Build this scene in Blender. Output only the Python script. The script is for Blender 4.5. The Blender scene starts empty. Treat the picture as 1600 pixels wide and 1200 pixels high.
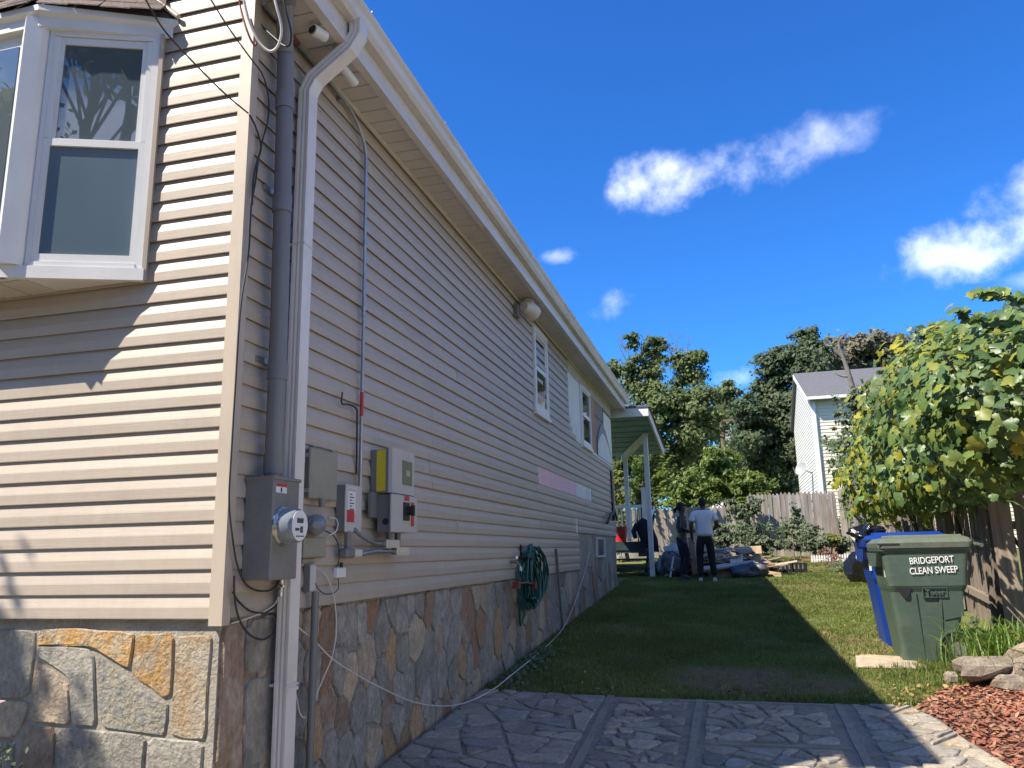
import bpy, math, random
import numpy as np
from mathutils import Vector, Matrix

random.seed(7)
rng = np.random.default_rng(11)
SC = bpy.context.scene
COL = SC.collection
PI = math.pi
X0, YF = -2.306, 3.35            # planes of the house's long side wall and of its front wall
EYE = np.array([0.0, 0.0, 1.66])

# ------------------------------------------------------------------ camera
FPX = 1238.0                      # focal length in pixels of a 1600 px wide picture
def _n(v): return v / np.linalg.norm(v)
_Y = _n(np.array([341.0, 257.0, FPX]))
_X = np.array([4782.0, -363.0, -FPX]); _X = _n(_X - _Y * (_X @ _Y))
_Z = np.cross(_Y, _X)
if _Z[1] > 0: _Z = -_Z
RW = np.array([_X, _Y, _Z])       # camera (right, down, forward) -> world
cd = bpy.data.cameras.new('camera'); cam = bpy.data.objects.new('camera', cd); COL.objects.link(cam)
cd.sensor_fit = 'HORIZONTAL'; cd.sensor_width = 36.0; cd.lens = FPX / 1600 * 36
cd.clip_start = 0.05; cd.clip_end = 2000
_m = Matrix.Identity(4)
for i in range(3):
    _m[i][0] = RW[i, 0]; _m[i][1] = -RW[i, 1]; _m[i][2] = -RW[i, 2]; _m[i][3] = EYE[i]
cam.matrix_world = _m
SC.camera = cam

def ray(px, py): return RW @ np.array([px - 800.0, py - 600.0, FPX])
def onX(px, py, x): d = ray(px, py); return EYE + d * (x - EYE[0]) / d[0]
def onY(px, py, y): d = ray(px, py); return EYE + d * (y - EYE[1]) / d[1]
def gz(x, y):
    return 0.03 + 0.053 * min(max(y, -6.0), 27.0)
def onG(px, py):
    d = ray(px, py); t = (0.03 - EYE[2]) / (d[2] - 0.053 * d[1]); return EYE + d * t
def onZ(px, py, z): d = ray(px, py); return EYE + d * (z - EYE[2]) / d[2]
def W(px, py, out=0.0):           # point on (or out from) the long side wall
    return Vector(onX(px, py, X0 + out))

# ------------------------------------------------------------------ world, sun, exposure
SUN = Vector((0.665, 0.555, -1.0)).normalized()       # the way sunlight travels
elev = math.asin(-SUN.z)
world = bpy.data.worlds.new('World'); SC.world = world; world.use_nodes = True
SKY_STRENGTH, SKY_SAT = 0.10, 1.15
SKY_TINT = (.165, .425, .70)
def build_world():
    nt = world.node_tree; N = nt.nodes; L = nt.links; N.clear()
    out = N.new('ShaderNodeOutputWorld'); bg = N.new('ShaderNodeBackground')
    sky = N.new('ShaderNodeTexSky'); sky.sky_type = 'NISHITA'; sky.sun_disc = False
    sky.sun_elevation = elev
    sky.sun_rotation = math.atan2(-SUN.x, -SUN.y)
    sky.air_density = 1.0; sky.dust_density = 0.25; sky.ozone_density = 2.5; sky.altitude = 50
    hs = N.new('ShaderNodeHueSaturation'); hs.inputs['Saturation'].default_value = SKY_SAT
    hs.inputs['Hue'].default_value = 0.505
    L.new(sky.outputs[0], hs.inputs['Color'])
    ti = N.new('ShaderNodeMixRGB'); ti.blend_type = 'MULTIPLY'; ti.inputs[0].default_value = 1.0; ti.inputs[2].default_value = (*SKY_TINT, 1)
    L.new(hs.outputs[0], ti.inputs[1])
    tc = N.new('ShaderNodeTexCoord')
    nrm = N.new('ShaderNodeVectorMath'); nrm.operation = 'NORMALIZE'; L.new(tc.outputs['Generated'], nrm.inputs[0])
    def noise(scale, detail, rough, off):
        mp = N.new('ShaderNodeVectorMath'); mp.operation = 'ADD'; mp.inputs[1].default_value = (off, off * .7, -off)
        L.new(nrm.outputs[0], mp.inputs[0])
        nz = N.new('ShaderNodeTexNoise'); nz.inputs['Scale'].default_value = scale; nz.inputs['Detail'].default_value = detail
        nz.inputs['Roughness'].default_value = rough; L.new(mp.outputs[0], nz.inputs['Vector']); return nz
    nz = noise(12.0, 8, 0.55, 3.0)
    nz2 = noise(26.0, 6, 0.65, 8.0)
    def math_(op, a, b, clamp=False):
        m = N.new('ShaderNodeMath'); m.operation = op; m.use_clamp = clamp
        for i, v in enumerate((a, b)):
            if v is None: continue
            if isinstance(v, (int, float)): m.inputs[i].default_value = v
            else: L.new(v, m.inputs[i])
        return m.outputs[0]
    nsum = math_('ADD', math_('MULTIPLY', math_('SUBTRACT', nz.outputs['Fac'], 0.5), 2.5), math_('MULTIPLY', math_('SUBTRACT', nz2.outputs['Fac'], 0.5), 0.95))
    dens = None
    def cloud(d, along, a, b, amp):
        nonlocal dens
        d = Vector(d).normalized()
        t1 = Vector(along); t1 = (t1 - d * t1.dot(d)).normalized(); t2 = d.cross(t1)
        def dot(v):
            k = N.new('ShaderNodeVectorMath'); k.operation = 'DOT_PRODUCT'; k.inputs[1].default_value = v
            L.new(nrm.outputs[0], k.inputs[0]); return k.outputs['Value']
        u, v, w = dot(t1 / a), dot(t2 / b), dot(d)
        r = math_('ADD', math_('MULTIPLY', u, u), math_('MULTIPLY', v, v))
        m = math_('SUBTRACT', 1.0, r)
        m = math_('MAXIMUM', m, -3.0)
        k = math_('MULTIPLY', math_('ADD', math_('MULTIPLY', m, 0.85), math_('MULTIPLY', nsum, 1.25)), amp)
        front = math_('GREATER_THAN', w, 0.0)
        k = math_('MULTIPLY', k, front)
        k = math_('MAXIMUM', k, 0.0)
        dens = k if dens is None else math_('MAXIMUM', dens, k)
    def px(a, b, c, d, ra, rb, amp):
        p, q = ray(a, b), ray(c, d); p /= np.linalg.norm(p); q /= np.linalg.norm(q)
        mid = (p + q) / 2
        cloud(mid, q - p, ra, rb, amp)
    px(950, 312, 1120, 262, .095, .038, 1.0); px(1060, 278, 1250, 232, .10, .036, .9); px(1170, 240, 1370, 190, .11, .030, .62)
    px(1450, 410, 1640, 350, .10, .045, 1.05); px(1540, 330, 1680, 250, .09, .035, .9)
    px(930, 490, 985, 450, .040, .026, .8); px(850, 405, 905, 398, .03, .012, .7); px(1100, 592, 1180, 585, .038, .016, .9)
    px(1560, 445, 1640, 430, .035, .016, .6)
    for k in range(58):                       # denser, larger unseen clouds, added to whiten the fill light
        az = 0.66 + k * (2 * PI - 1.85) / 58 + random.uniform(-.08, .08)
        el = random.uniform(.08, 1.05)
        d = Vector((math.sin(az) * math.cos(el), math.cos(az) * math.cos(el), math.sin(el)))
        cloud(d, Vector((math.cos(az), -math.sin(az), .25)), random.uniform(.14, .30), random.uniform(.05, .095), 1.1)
    dens = math_('MULTIPLY', dens, 1.0, True)
    sm = N.new('ShaderNodeMapRange'); sm.interpolation_type = 'SMOOTHSTEP'; L.new(dens, sm.inputs['Value'])
    sm.inputs['From Min'].default_value = 0.05; sm.inputs['From Max'].default_value = 2.3
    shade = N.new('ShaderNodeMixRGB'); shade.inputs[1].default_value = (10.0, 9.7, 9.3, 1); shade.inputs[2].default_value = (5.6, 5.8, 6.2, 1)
    L.new(nz2.outputs['Fac'], shade.inputs[0])
    mix = N.new('ShaderNodeMixRGB'); L.new(sm.outputs[0], mix.inputs[0]); L.new(ti.outputs[0], mix.inputs[1]); L.new(shade.outputs[0], mix.inputs[2])
    L.new(mix.outputs[0], bg.inputs['Color']); bg.inputs['Strength'].default_value = SKY_STRENGTH
    L.new(bg.outputs[0], out.inputs['Surface'])
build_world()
sd = bpy.data.lights.new('sun', 'SUN'); sd.energy = 2.75; sd.angle = math.radians(0.55); sd.color = (1.0, 0.905, 0.765)
sun = bpy.data.objects.new('sun', sd); COL.objects.link(sun)
sun.rotation_euler = SUN.to_track_quat('-Z', 'Y').to_euler(); sun.location = (-20, -18, 30)
SC.view_settings.view_transform = 'Standard'; SC.view_settings.look = 'None'
SC.view_settings.gamma = 1.0; SC.view_settings.exposure = 1.78; SC.view_settings.use_curve_mapping = False

# ------------------------------------------------------------------ materials
def lin(r, g, b):
    f = lambda c: (c / 255 / 12.92) if c / 255 <= .04045 else ((c / 255 + .055) / 1.055) ** 2.4
    return (f(r), f(g), f(b))
def mat(name, c1, c2=None, scale=6.0, stretch=(1, 1, 1), rough=0.6, bump=0.0, bscale=60.0, bstretch=None, metal=0.0, spec=0.5,
        rnd=0.0, detail=5, lo=0.35, hi=0.65, dirt=None, dscale=1.2, coat=0.0, grain=0.0, gscale=70, gstretch=(1, 1, 1)):
    m = bpy.data.materials.new(name); m.use_nodes = True; nt = m.node_tree; N = nt.nodes; L = nt.links
    b = N['Principled BSDF']; b.inputs['Roughness'].default_value = rough; b.inputs['Metallic'].default_value = metal
    b.inputs['Specular IOR Level'].default_value = spec
    if coat: b.inputs['Coat Weight'].default_value = coat
    tc = N.new('ShaderNodeTexCoord'); oi = N.new('ShaderNodeObjectInfo')
    off = N.new('ShaderNodeVectorMath'); off.operation = 'MULTIPLY_ADD'
    cmb = N.new('ShaderNodeCombineXYZ')
    for i in range(3): L.new(oi.outputs['Random'], cmb.inputs[i])
    off.inputs[1].default_value = (37, 23, 31); L.new(cmb.outputs[0], off.inputs[0]); L.new(tc.outputs['Object'], off.inputs[2])
    def nz(s, st, d=detail, r=.6):
        mp = N.new('ShaderNodeMapping'); mp.inputs['Scale'].default_value = st; L.new(off.outputs[0], mp.inputs['Vector'])
        n = N.new('ShaderNodeTexNoise'); n.inputs['Scale'].default_value = s; n.inputs['Detail'].default_value = d; n.inputs['Roughness'].default_value = r
        L.new(mp.outputs[0], n.inputs['Vector']); return n.outputs['Fac']
    col = None
    if c2 is not None:
        cr = N.new('ShaderNodeMapRange'); cr.inputs['From Min'].default_value = lo; cr.inputs['From Max'].default_value = hi
        L.new(nz(scale, stretch), cr.inputs['Value'])
        mx = N.new('ShaderNodeMixRGB'); mx.inputs[1].default_value = (*c1, 1); mx.inputs[2].default_value = (*c2, 1)
        L.new(cr.outputs[0], mx.inputs[0]); col = mx.outputs[0]
    else:
        b.inputs['Base Color'].default_value = (*c1, 1)
    if dirt is not None:
        if col is None:
            rgb = N.new('ShaderNodeRGB'); rgb.outputs[0].default_value = (*c1, 1); col = rgb.outputs[0]
        dr = N.new('ShaderNodeMapRange'); dr.inputs['From Min'].default_value = .52; dr.inputs['From Max'].default_value = .78; dr.inputs['To Max'].default_value = .6
        L.new(nz(dscale, (1, 1, 1), 8, .7), dr.inputs['Value'])
        mx = N.new('ShaderNodeMixRGB'); mx.inputs[2].default_value = (*dirt, 1); L.new(dr.outputs[0], mx.inputs[0]); L.new(col, mx.inputs[1]); col = mx.outputs[0]
    if grain:
        if col is None:
            rgb = N.new('ShaderNodeRGB'); rgb.outputs[0].default_value = (*c1, 1); col = rgb.outputs[0]
        gm = N.new('ShaderNodeMapRange'); gm.inputs['From Min'].default_value = .3; gm.inputs['From Max'].default_value = .7
        gm.inputs['To Min'].default_value = 1 - grain; gm.inputs['To Max'].default_value = 1 + grain
        L.new(nz(gscale, gstretch, 8, .75), gm.inputs['Value']); hg = N.new('ShaderNodeHueSaturation'); L.new(gm.outputs[0], hg.inputs['Value']); L.new(col, hg.inputs['Color']); col = hg.outputs[0]
    if rnd:
        if col is None:
            rgb = N.new('ShaderNodeRGB'); rgb.outputs[0].default_value = (*c1, 1); col = rgb.outputs[0]
        hs = N.new('ShaderNodeHueSaturation'); mr = N.new('ShaderNodeMapRange')
        mr.inputs['To Min'].default_value = 1 - rnd; mr.inputs['To Max'].default_value = 1 + rnd
        L.new(oi.outputs['Random'], mr.inputs['Value']); L.new(mr.outputs[0], hs.inputs['Value']); L.new(col, hs.inputs['Color']); col = hs.outputs[0]
    if col is not None: L.new(col, b.inputs['Base Color'])
    if bump:
        bp = N.new('ShaderNodeBump'); bp.inputs['Strength'].default_value = bump; bp.inputs['Distance'].default_value = .02
        L.new(nz(bscale, bstretch or stretch, 6, .65), bp.inputs['Height']); L.new(bp.outputs[0], b.inputs['Normal'])
    return m
def leafmat(name, cols, trans=0.35, rough=0.45, spec=.4):
    m = bpy.data.materials.new(name); m.use_nodes = True; nt = m.node_tree; N = nt.nodes; L = nt.links
    b = N['Principled BSDF']; b.inputs['Roughness'].default_value = rough; b.inputs['Specular IOR Level'].default_value = spec
    g = N.new('ShaderNodeNewGeometry'); oi = N.new('ShaderNodeObjectInfo')
    ad = N.new('ShaderNodeMath'); ad.operation = 'ADD'; L.new(g.outputs['Random Per Island'], ad.inputs[0]); L.new(oi.outputs['Random'], ad.inputs[1])
    fr = N.new('ShaderNodeMath'); fr.operation = 'FRACT'; L.new(ad.outputs[0], fr.inputs[0])
    cr = N.new('ShaderNodeValToRGB'); e = cr.color_ramp.elements
    e[0].position = 0; e[0].color = (*cols[0], 1); e[1].position = 1; e[1].color = (*cols[-1], 1)
    for i, c in enumerate(cols[1:-1]): k = e.new((i + 1) / (len(cols) - 1)); k.color = (*c, 1)
    L.new(fr.outputs[0], cr.inputs[0])
    # wide tonal patches through the crown
    tc = N.new('ShaderNodeTexCoord'); nz = N.new('ShaderNodeTexNoise'); nz.inputs['Scale'].default_value = .9; nz.inputs['Detail'].default_value = 3
    L.new(tc.outputs['Object'], nz.inputs['Vector'])
    mr = N.new('ShaderNodeMapRange'); mr.inputs['From Min'].default_value = .3; mr.inputs['From Max'].default_value = .7; mr.inputs['To Min'].default_value = .75; mr.inputs['To Max'].default_value = 1.25
    L.new(nz.outputs['Fac'], mr.inputs['Value'])
    hs = N.new('ShaderNodeHueSaturation'); L.new(mr.outputs[0], hs.inputs['Value']); L.new(cr.outputs[0], hs.inputs['Color'])
    L.new(hs.outputs[0], b.inputs['Base Color'])
    tr = N.new('ShaderNodeBsdfTranslucent'); L.new(hs.outputs[0], tr.inputs['Color'])
    mx = N.new('ShaderNodeMixShader'); mx.inputs[0].default_value = trans
    L.new(b.outputs[0], mx.inputs[1]); L.new(tr.outputs[0], mx.inputs[2]); L.new(mx.outputs[0], N['Material Output'].inputs['Surface'])
    return m
def glassmat(name, tint=(.02, .028, .034), ior=1.75, rough=.01):
    m = bpy.data.materials.new(name); m.use_nodes = True; b = m.node_tree.nodes['Principled BSDF']
    b.inputs['Base Color'].default_value = (*tint, 1); b.inputs['Roughness'].default_value = rough; b.inputs['IOR'].default_value = ior
    return m

M = {}
SID = (.445, .377, .302)
M['siding'] = mat('siding vinyl', SID, tuple(c * .93 for c in SID), 7, (.25, .25, 6), .48, .10, 55, (.06, .06, 5), rnd=.05, dirt=tuple(c * .74 for c in SID), dscale=1.1, grain=.05, gscale=9, gstretch=(1.6, 1.6, .5))
M['trim'] = mat('tan trim', (.485, .41, .325), (.45, .38, .30), 5, (1, 1, .1), .45, .05, 40, dirt=(.33, .29, .24), dscale=1.5)
M['white'] = mat('white vinyl', (.74, .74, .72), (.68, .68, .66), 4, rough=.38, bump=.02, bscale=30)
M['whitepaint'] = mat('weathered white paint', (.72, .71, .67), (.50, .48, .43), 5, (1, 1, .3), .6, .1, 30, rnd=.06, lo=.45, hi=.8)
M['soffit'] = mat('soffit aluminium', (.60, .57, .52), (.54, .51, .46), 4, rough=.5, rnd=.03)
M['gutter'] = mat('gutter white', (.66, .63, .58), (.55, .52, .47), 3, (1, .3, 1), .4, .03, 20, dirt=(.36, .33, .29), dscale=2.5)
M['spout'] = mat('downspout white', (.74, .69, .63), (.66, .61, .55), 4, (1, 1, .3), .35, .05, 30, dirt=(.5, .46, .44), dscale=3)
M['shingle'] = mat('brown shingle', (.115, .085, .075), (.20, .16, .145), 60, rough=.9, bump=.5, bscale=180, rnd=.2)
M['roofdark'] = mat('roof', (.10, .095, .09), (.16, .15, .145), 30, rough=.9, bump=.4, bscale=120)
M['glass'] = glassmat('window glass', (.085, .11, .125), 2.1)
M['screenglass'] = glassmat('screened window glass', (.10, .14, .17), 1.45, .12)
M['glassdark'] = glassmat('dark window', (.012, .014, .016), 1.38, .06)
M['meterglass'] = glassmat('meter glass', (.20, .23, .26), 1.6, .04)
M['black'] = mat('black plastic', (.012, .012, .013), (.022, .022, .024), 6, rough=.45)
M['blackbag'] = mat('black bin liner', (.008, .008, .009), rough=.18, spec=.8, bump=.6, bscale=14)
M['mortar'] = mat('mortar', (.40, .36, .30), (.30, .27, .225), 9, grain=.2, gscale=60, rough=.95, bump=.7, bscale=70)
M['pmortar'] = mat('patio mortar', (.31, .26, .195), (.22, .185, .14), 6, rough=.95, bump=.6, bscale=60, dirt=(.10, .09, .075), dscale=1.3, grain=.3, gscale=40)
def stone(n, a, b, sc=7, bump=1.0, st=(1, 1, 1), rnd=.16): M[n] = mat(n, a, b, sc, st, .85, bump, 38, (1, 1, 1), rnd=rnd, detail=9, lo=.42, hi=.60, grain=.38, gscale=34, gstretch=(1, 1, .55))
stone('stone grey', (.27, .25, .205), (.37, .335, .275), 6)
stone('stone pale', (.35, .325, .27), (.27, .25, .21), 7)
stone('stone dark', (.205, .19, .165), (.27, .25, .215), 6)
stone('stone tan', (.47, .36, .24), (.36, .30, .225), 6)
stone('stone rust', (.33, .18, .10), (.27, .205, .145), 7)
stone('stone orange', (.43, .265, .125), (.37, .285, .18), 6)
stone('stone brown', (.26, .175, .12), (.33, .265, .20), 8)
stone('stone cream', (.46, .40, .31), (.42, .30, .17), 5, 1.0)
stone('stone ochre', (.56, .33, .12), (.47, .38, .26), 12, 1.6)
stone('stone speckled', (.37, .33, .245), (.28, .275, .255), 18, 1.5)
stone('flag blue', (.33, .28, .21), (.40, .34, .255), 5, .45)
stone('flag grey', (.345, .285, .21), (.26, .22, .165), 5, .5)
stone('flag pale', (.33, .30, .25), (.25, .225, .19), 6, .5)
stone('flag dark', (.17, .15, .125), (.22, .195, .16), 6, .4)
stone('boulder', (.30, .25, .19), (.20, .165, .13), 5, .9)
M['concrete'] = mat('concrete', (.33, .285, .22), (.25, .215, .165), 7, rough=.95, bump=.5, bscale=50, dirt=(.19, .175, .15), dscale=2, grain=.2, gscale=50)
M['bounce_concrete'] = mat('driveway concrete', (.40, .375, .335), (.34, .32, .285), 5, rough=.95, bump=.3, bscale=50)
M['metergrey'] = mat('meter box paint', (.205, .198, .185), (.185, .18, .168), 5, dirt=(.15, .135, .115), dscale=5, grain=.07, gscale=30, rough=.42, bump=.03, bscale=20)
M['metergreydark'] = mat('grey pvc', (.18, .178, .175), (.16, .158, .155), 4, (1, 1, .2), .4)
M['lightgrey'] = mat('light grey paint', (.52, .505, .475), (.48, .465, .44), 5, rough=.4)
M['invgrey'] = mat('inverter grey', (.46, .445, .42), (.43, .415, .39), 5, rough=.38)
M['beigegrey'] = mat('beige grey plastic', (.30, .285, .22), (.265, .25, .195), 6, rough=.5, dirt=(.2, .19, .15), dscale=5)
M['emt'] = mat('galvanised conduit', (.42, .43, .44), (.32, .33, .34), 12, (1, 1, .3), .35, metal=.75)
M['steel'] = mat('bright steel', (.6, .6, .6), rough=.25, metal=1)
M['brass'] = mat('aged brass', (.28, .23, .15), (.18, .15, .11), 30, rough=.4, metal=.7)
M['cream'] = mat('cream plastic', (.60, .55, .45), rough=.4)
M['yellow'] = mat('yellow label', (.62, .52, .03), (.55, .46, .03), 60, rough=.5)
M['red'] = mat('red label', (.50, .035, .045), (.42, .03, .04), 20, rough=.5)
M['redp'] = mat('red plastic', (.45, .02, .02), (.36, .02, .02), 6, rough=.35)
M['labelwhite'] = mat('white label', (.72, .72, .70), rough=.5)
M['ink'] = mat('label ink', (.06, .06, .07), rough=.6)
M['screen'] = mat('display', (.13, .14, .12), rough=.15)
M['lcd'] = mat('lcd', (.33, .34, .29), rough=.2)
M['cable'] = mat('black cable', (.028, .028, .03), rough=.5)
M['cablegrey'] = mat('grey cable', (.12, .12, .125), rough=.5)
M['cablewhite'] = mat('white cable', (.62, .60, .55), rough=.45)
M['wirered'] = mat('red wire', (.20, .035, .035), rough=.5)
M['hose'] = mat('green hose', (.006, .072, .060), (.01, .10, .082), 12, rough=.38)
M['pink'] = mat('pink foam board', (.86, .56, .57), (.80, .50, .52), 4, (1, 1, .15), .7, .05, 20)
M['sheath'] = mat('white sheathing', (.82, .79, .71), (.72, .69, .62), 3, (1, 1, .4), .75, .1, 12, dirt=(.62, .60, .54), dscale=3, rnd=.05)
M['beigewood'] = mat('beige board', (.50, .44, .34), (.42, .36, .28), 5, (1, 1, 1), .7)
M['ply'] = mat('brown wood', (.46, .235, .11), (.38, .19, .09), 6, (1, 1, .1), .7, .1, 40)
M['pinkboard'] = mat('pinkish sheathing', (.30, .235, .21), (.26, .20, .18), 4, rough=.8)
M['flap'] = mat('grey flap', (.25, .255, .26), rough=.6)
M['teal'] = mat('teal porch paint', (.15, .30, .255), (.125, .26, .22), 4, rough=.5)
M['tealdark'] = mat('dark teal stair paint', (.022, .045, .050), (.03, .055, .06), 5, rough=.5)
M['lawnwood'] = mat('weathered fence board', (.34, .30, .255), (.20, .18, .155), 5, (3, 3, .22), .9, .35, 26, (5, 5, .3), rnd=.26)
M['lawnwood2'] = mat('grey brown fence board', (.245, .20, .155), (.145, .12, .095), 5, (4, 4, .25), .9, .35, 26, (5, 5, .3), rnd=.22)
M['bark'] = mat('bark', (.105, .08, .06), (.06, .046, .035), 8, (1, 1, .3), .95, .8, 30)
M['barkgrey'] = mat('grey dead wood', (.20, .175, .15), (.13, .112, .095), 6, (1, 1, .3), .95, .5, 30)
M['greenbin'] = mat('green cart plastic', (.060, .092, .070), (.070, .102, .078), 5, rough=.42, bump=.02, bscale=90, dirt=(.12, .14, .115), dscale=3, grain=.16, gscale=16, gstretch=(.5, 1, 2.2))
M['greenlid'] = mat('green cart lid', (.095, .118, .085), (.115, .135, .10), 5, rough=.5, dirt=(.17, .18, .15), dscale=4, grain=.15, gscale=25)
M['bluebin'] = mat('blue cart plastic', (.006, .035, .24), (.008, .04, .22), 5, rough=.35)
M['skin'] = mat('brown skin', (.085, .047, .030), (.07, .038, .025), 9, rough=.55)
M['tee'] = mat('white cotton', (.74, .74, .77), (.68, .68, .72), 7, rough=.9, bump=.25, bscale=10)
M['navy'] = mat('navy cotton', (.012, .014, .024), rough=.9)
M['navytop'] = mat('dark blue grey top', (.035, .042, .060), rough=.9)
M['trousers'] = mat('black trousers', (.010, .010, .013), rough=.9, bump=.2, bscale=10)
M['hair'] = mat('black hair', (.007, .006, .006), rough=.8)
M['shoe'] = mat('white shoe', (.55, .55, .55), rough=.6)
M['blackshoe'] = mat('black shoe', (.02, .02, .022), rough=.6)
M['tarp'] = mat('blue grey tarp', (.06, .068, .075), (.10, .108, .118), 6, rough=.4, bump=.4, bscale=9)
M['paleplastic'] = mat('pale plastic sheet', (.50, .53, .58), (.40, .43, .48), 6, rough=.35, bump=.4, bscale=9)
M['board1'] = mat('old tan board', (.36, .27, .17), (.28, .2, .125), 5, (1, 1, 1), .8, rnd=.3)
M['board2'] = mat('grey board', (.30, .29, .28), (.2, .195, .19), 5, rough=.8, rnd=.3)
M['board3'] = mat('dark board', (.06, .05, .043), (.09, .075, .06), 5, rough=.8, rnd=.3)
M['cardboard'] = mat('brown cardboard', (.33, .23, .135), (.29, .2, .12), 5, rough=.85)
M['housewhite'] = mat('white house siding', (.72, .72, .70), rough=.5)
M['housecream'] = mat('cream house siding', (.68, .64, .50), rough=.5)
M['greyroof'] = mat('grey shingle roof', (.095, .095, .10), (.13, .13, .135), 8, rough=.9, bump=.3, bscale=30)
M['polewood'] = mat('utility pole wood', (.20, .135, .09), (.15, .10, .07), 6, (1, 1, .1), .9)
M['mulch'] = mat('red brown mulch', (.20, .085, .055), (.12, .06, .042), 22, rough=.95, bump=1.0, bscale=55)
M['chip'] = leafmat('mulch chips', [(.27, .085, .052), (.33, .12, .072), (.22, .095, .06), (.36, .20, .12), (.30, .09, .055), (.40, .27, .17)], 0.0, .85)
M['dryleaf'] = leafmat('dry leaves', [(.26, .15, .07), (.34, .22, .09), (.18, .10, .05), (.40, .30, .10)], .15, .7)
M['brick'] = mat('red edging brick', (.33, .12, .075), (.25, .10, .065), 8, rough=.9, rnd=.2)
M['dishgrey'] = mat('dish grey', (.30, .30, .30), rough=.5)
M['lawnblade'] = leafmat('grass blades', [(.12, .185, .036), (.165, .235, .05), (.24, .265, .075), (.145, .21, .042), (.35, .31, .13)], .5, .5, .3)
M['dryblade'] = leafmat('dry grass blades', [(.26, .24, .09), (.33, .29, .13), (.20, .22, .07), (.38, .32, .16)], .35, .6, .2)
M['bladebright'] = leafmat('bright ornamental grass', [(.13, .24, .03), (.20, .31, .05), (.10, .19, .03), (.26, .32, .08)], .35, .45)

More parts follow.
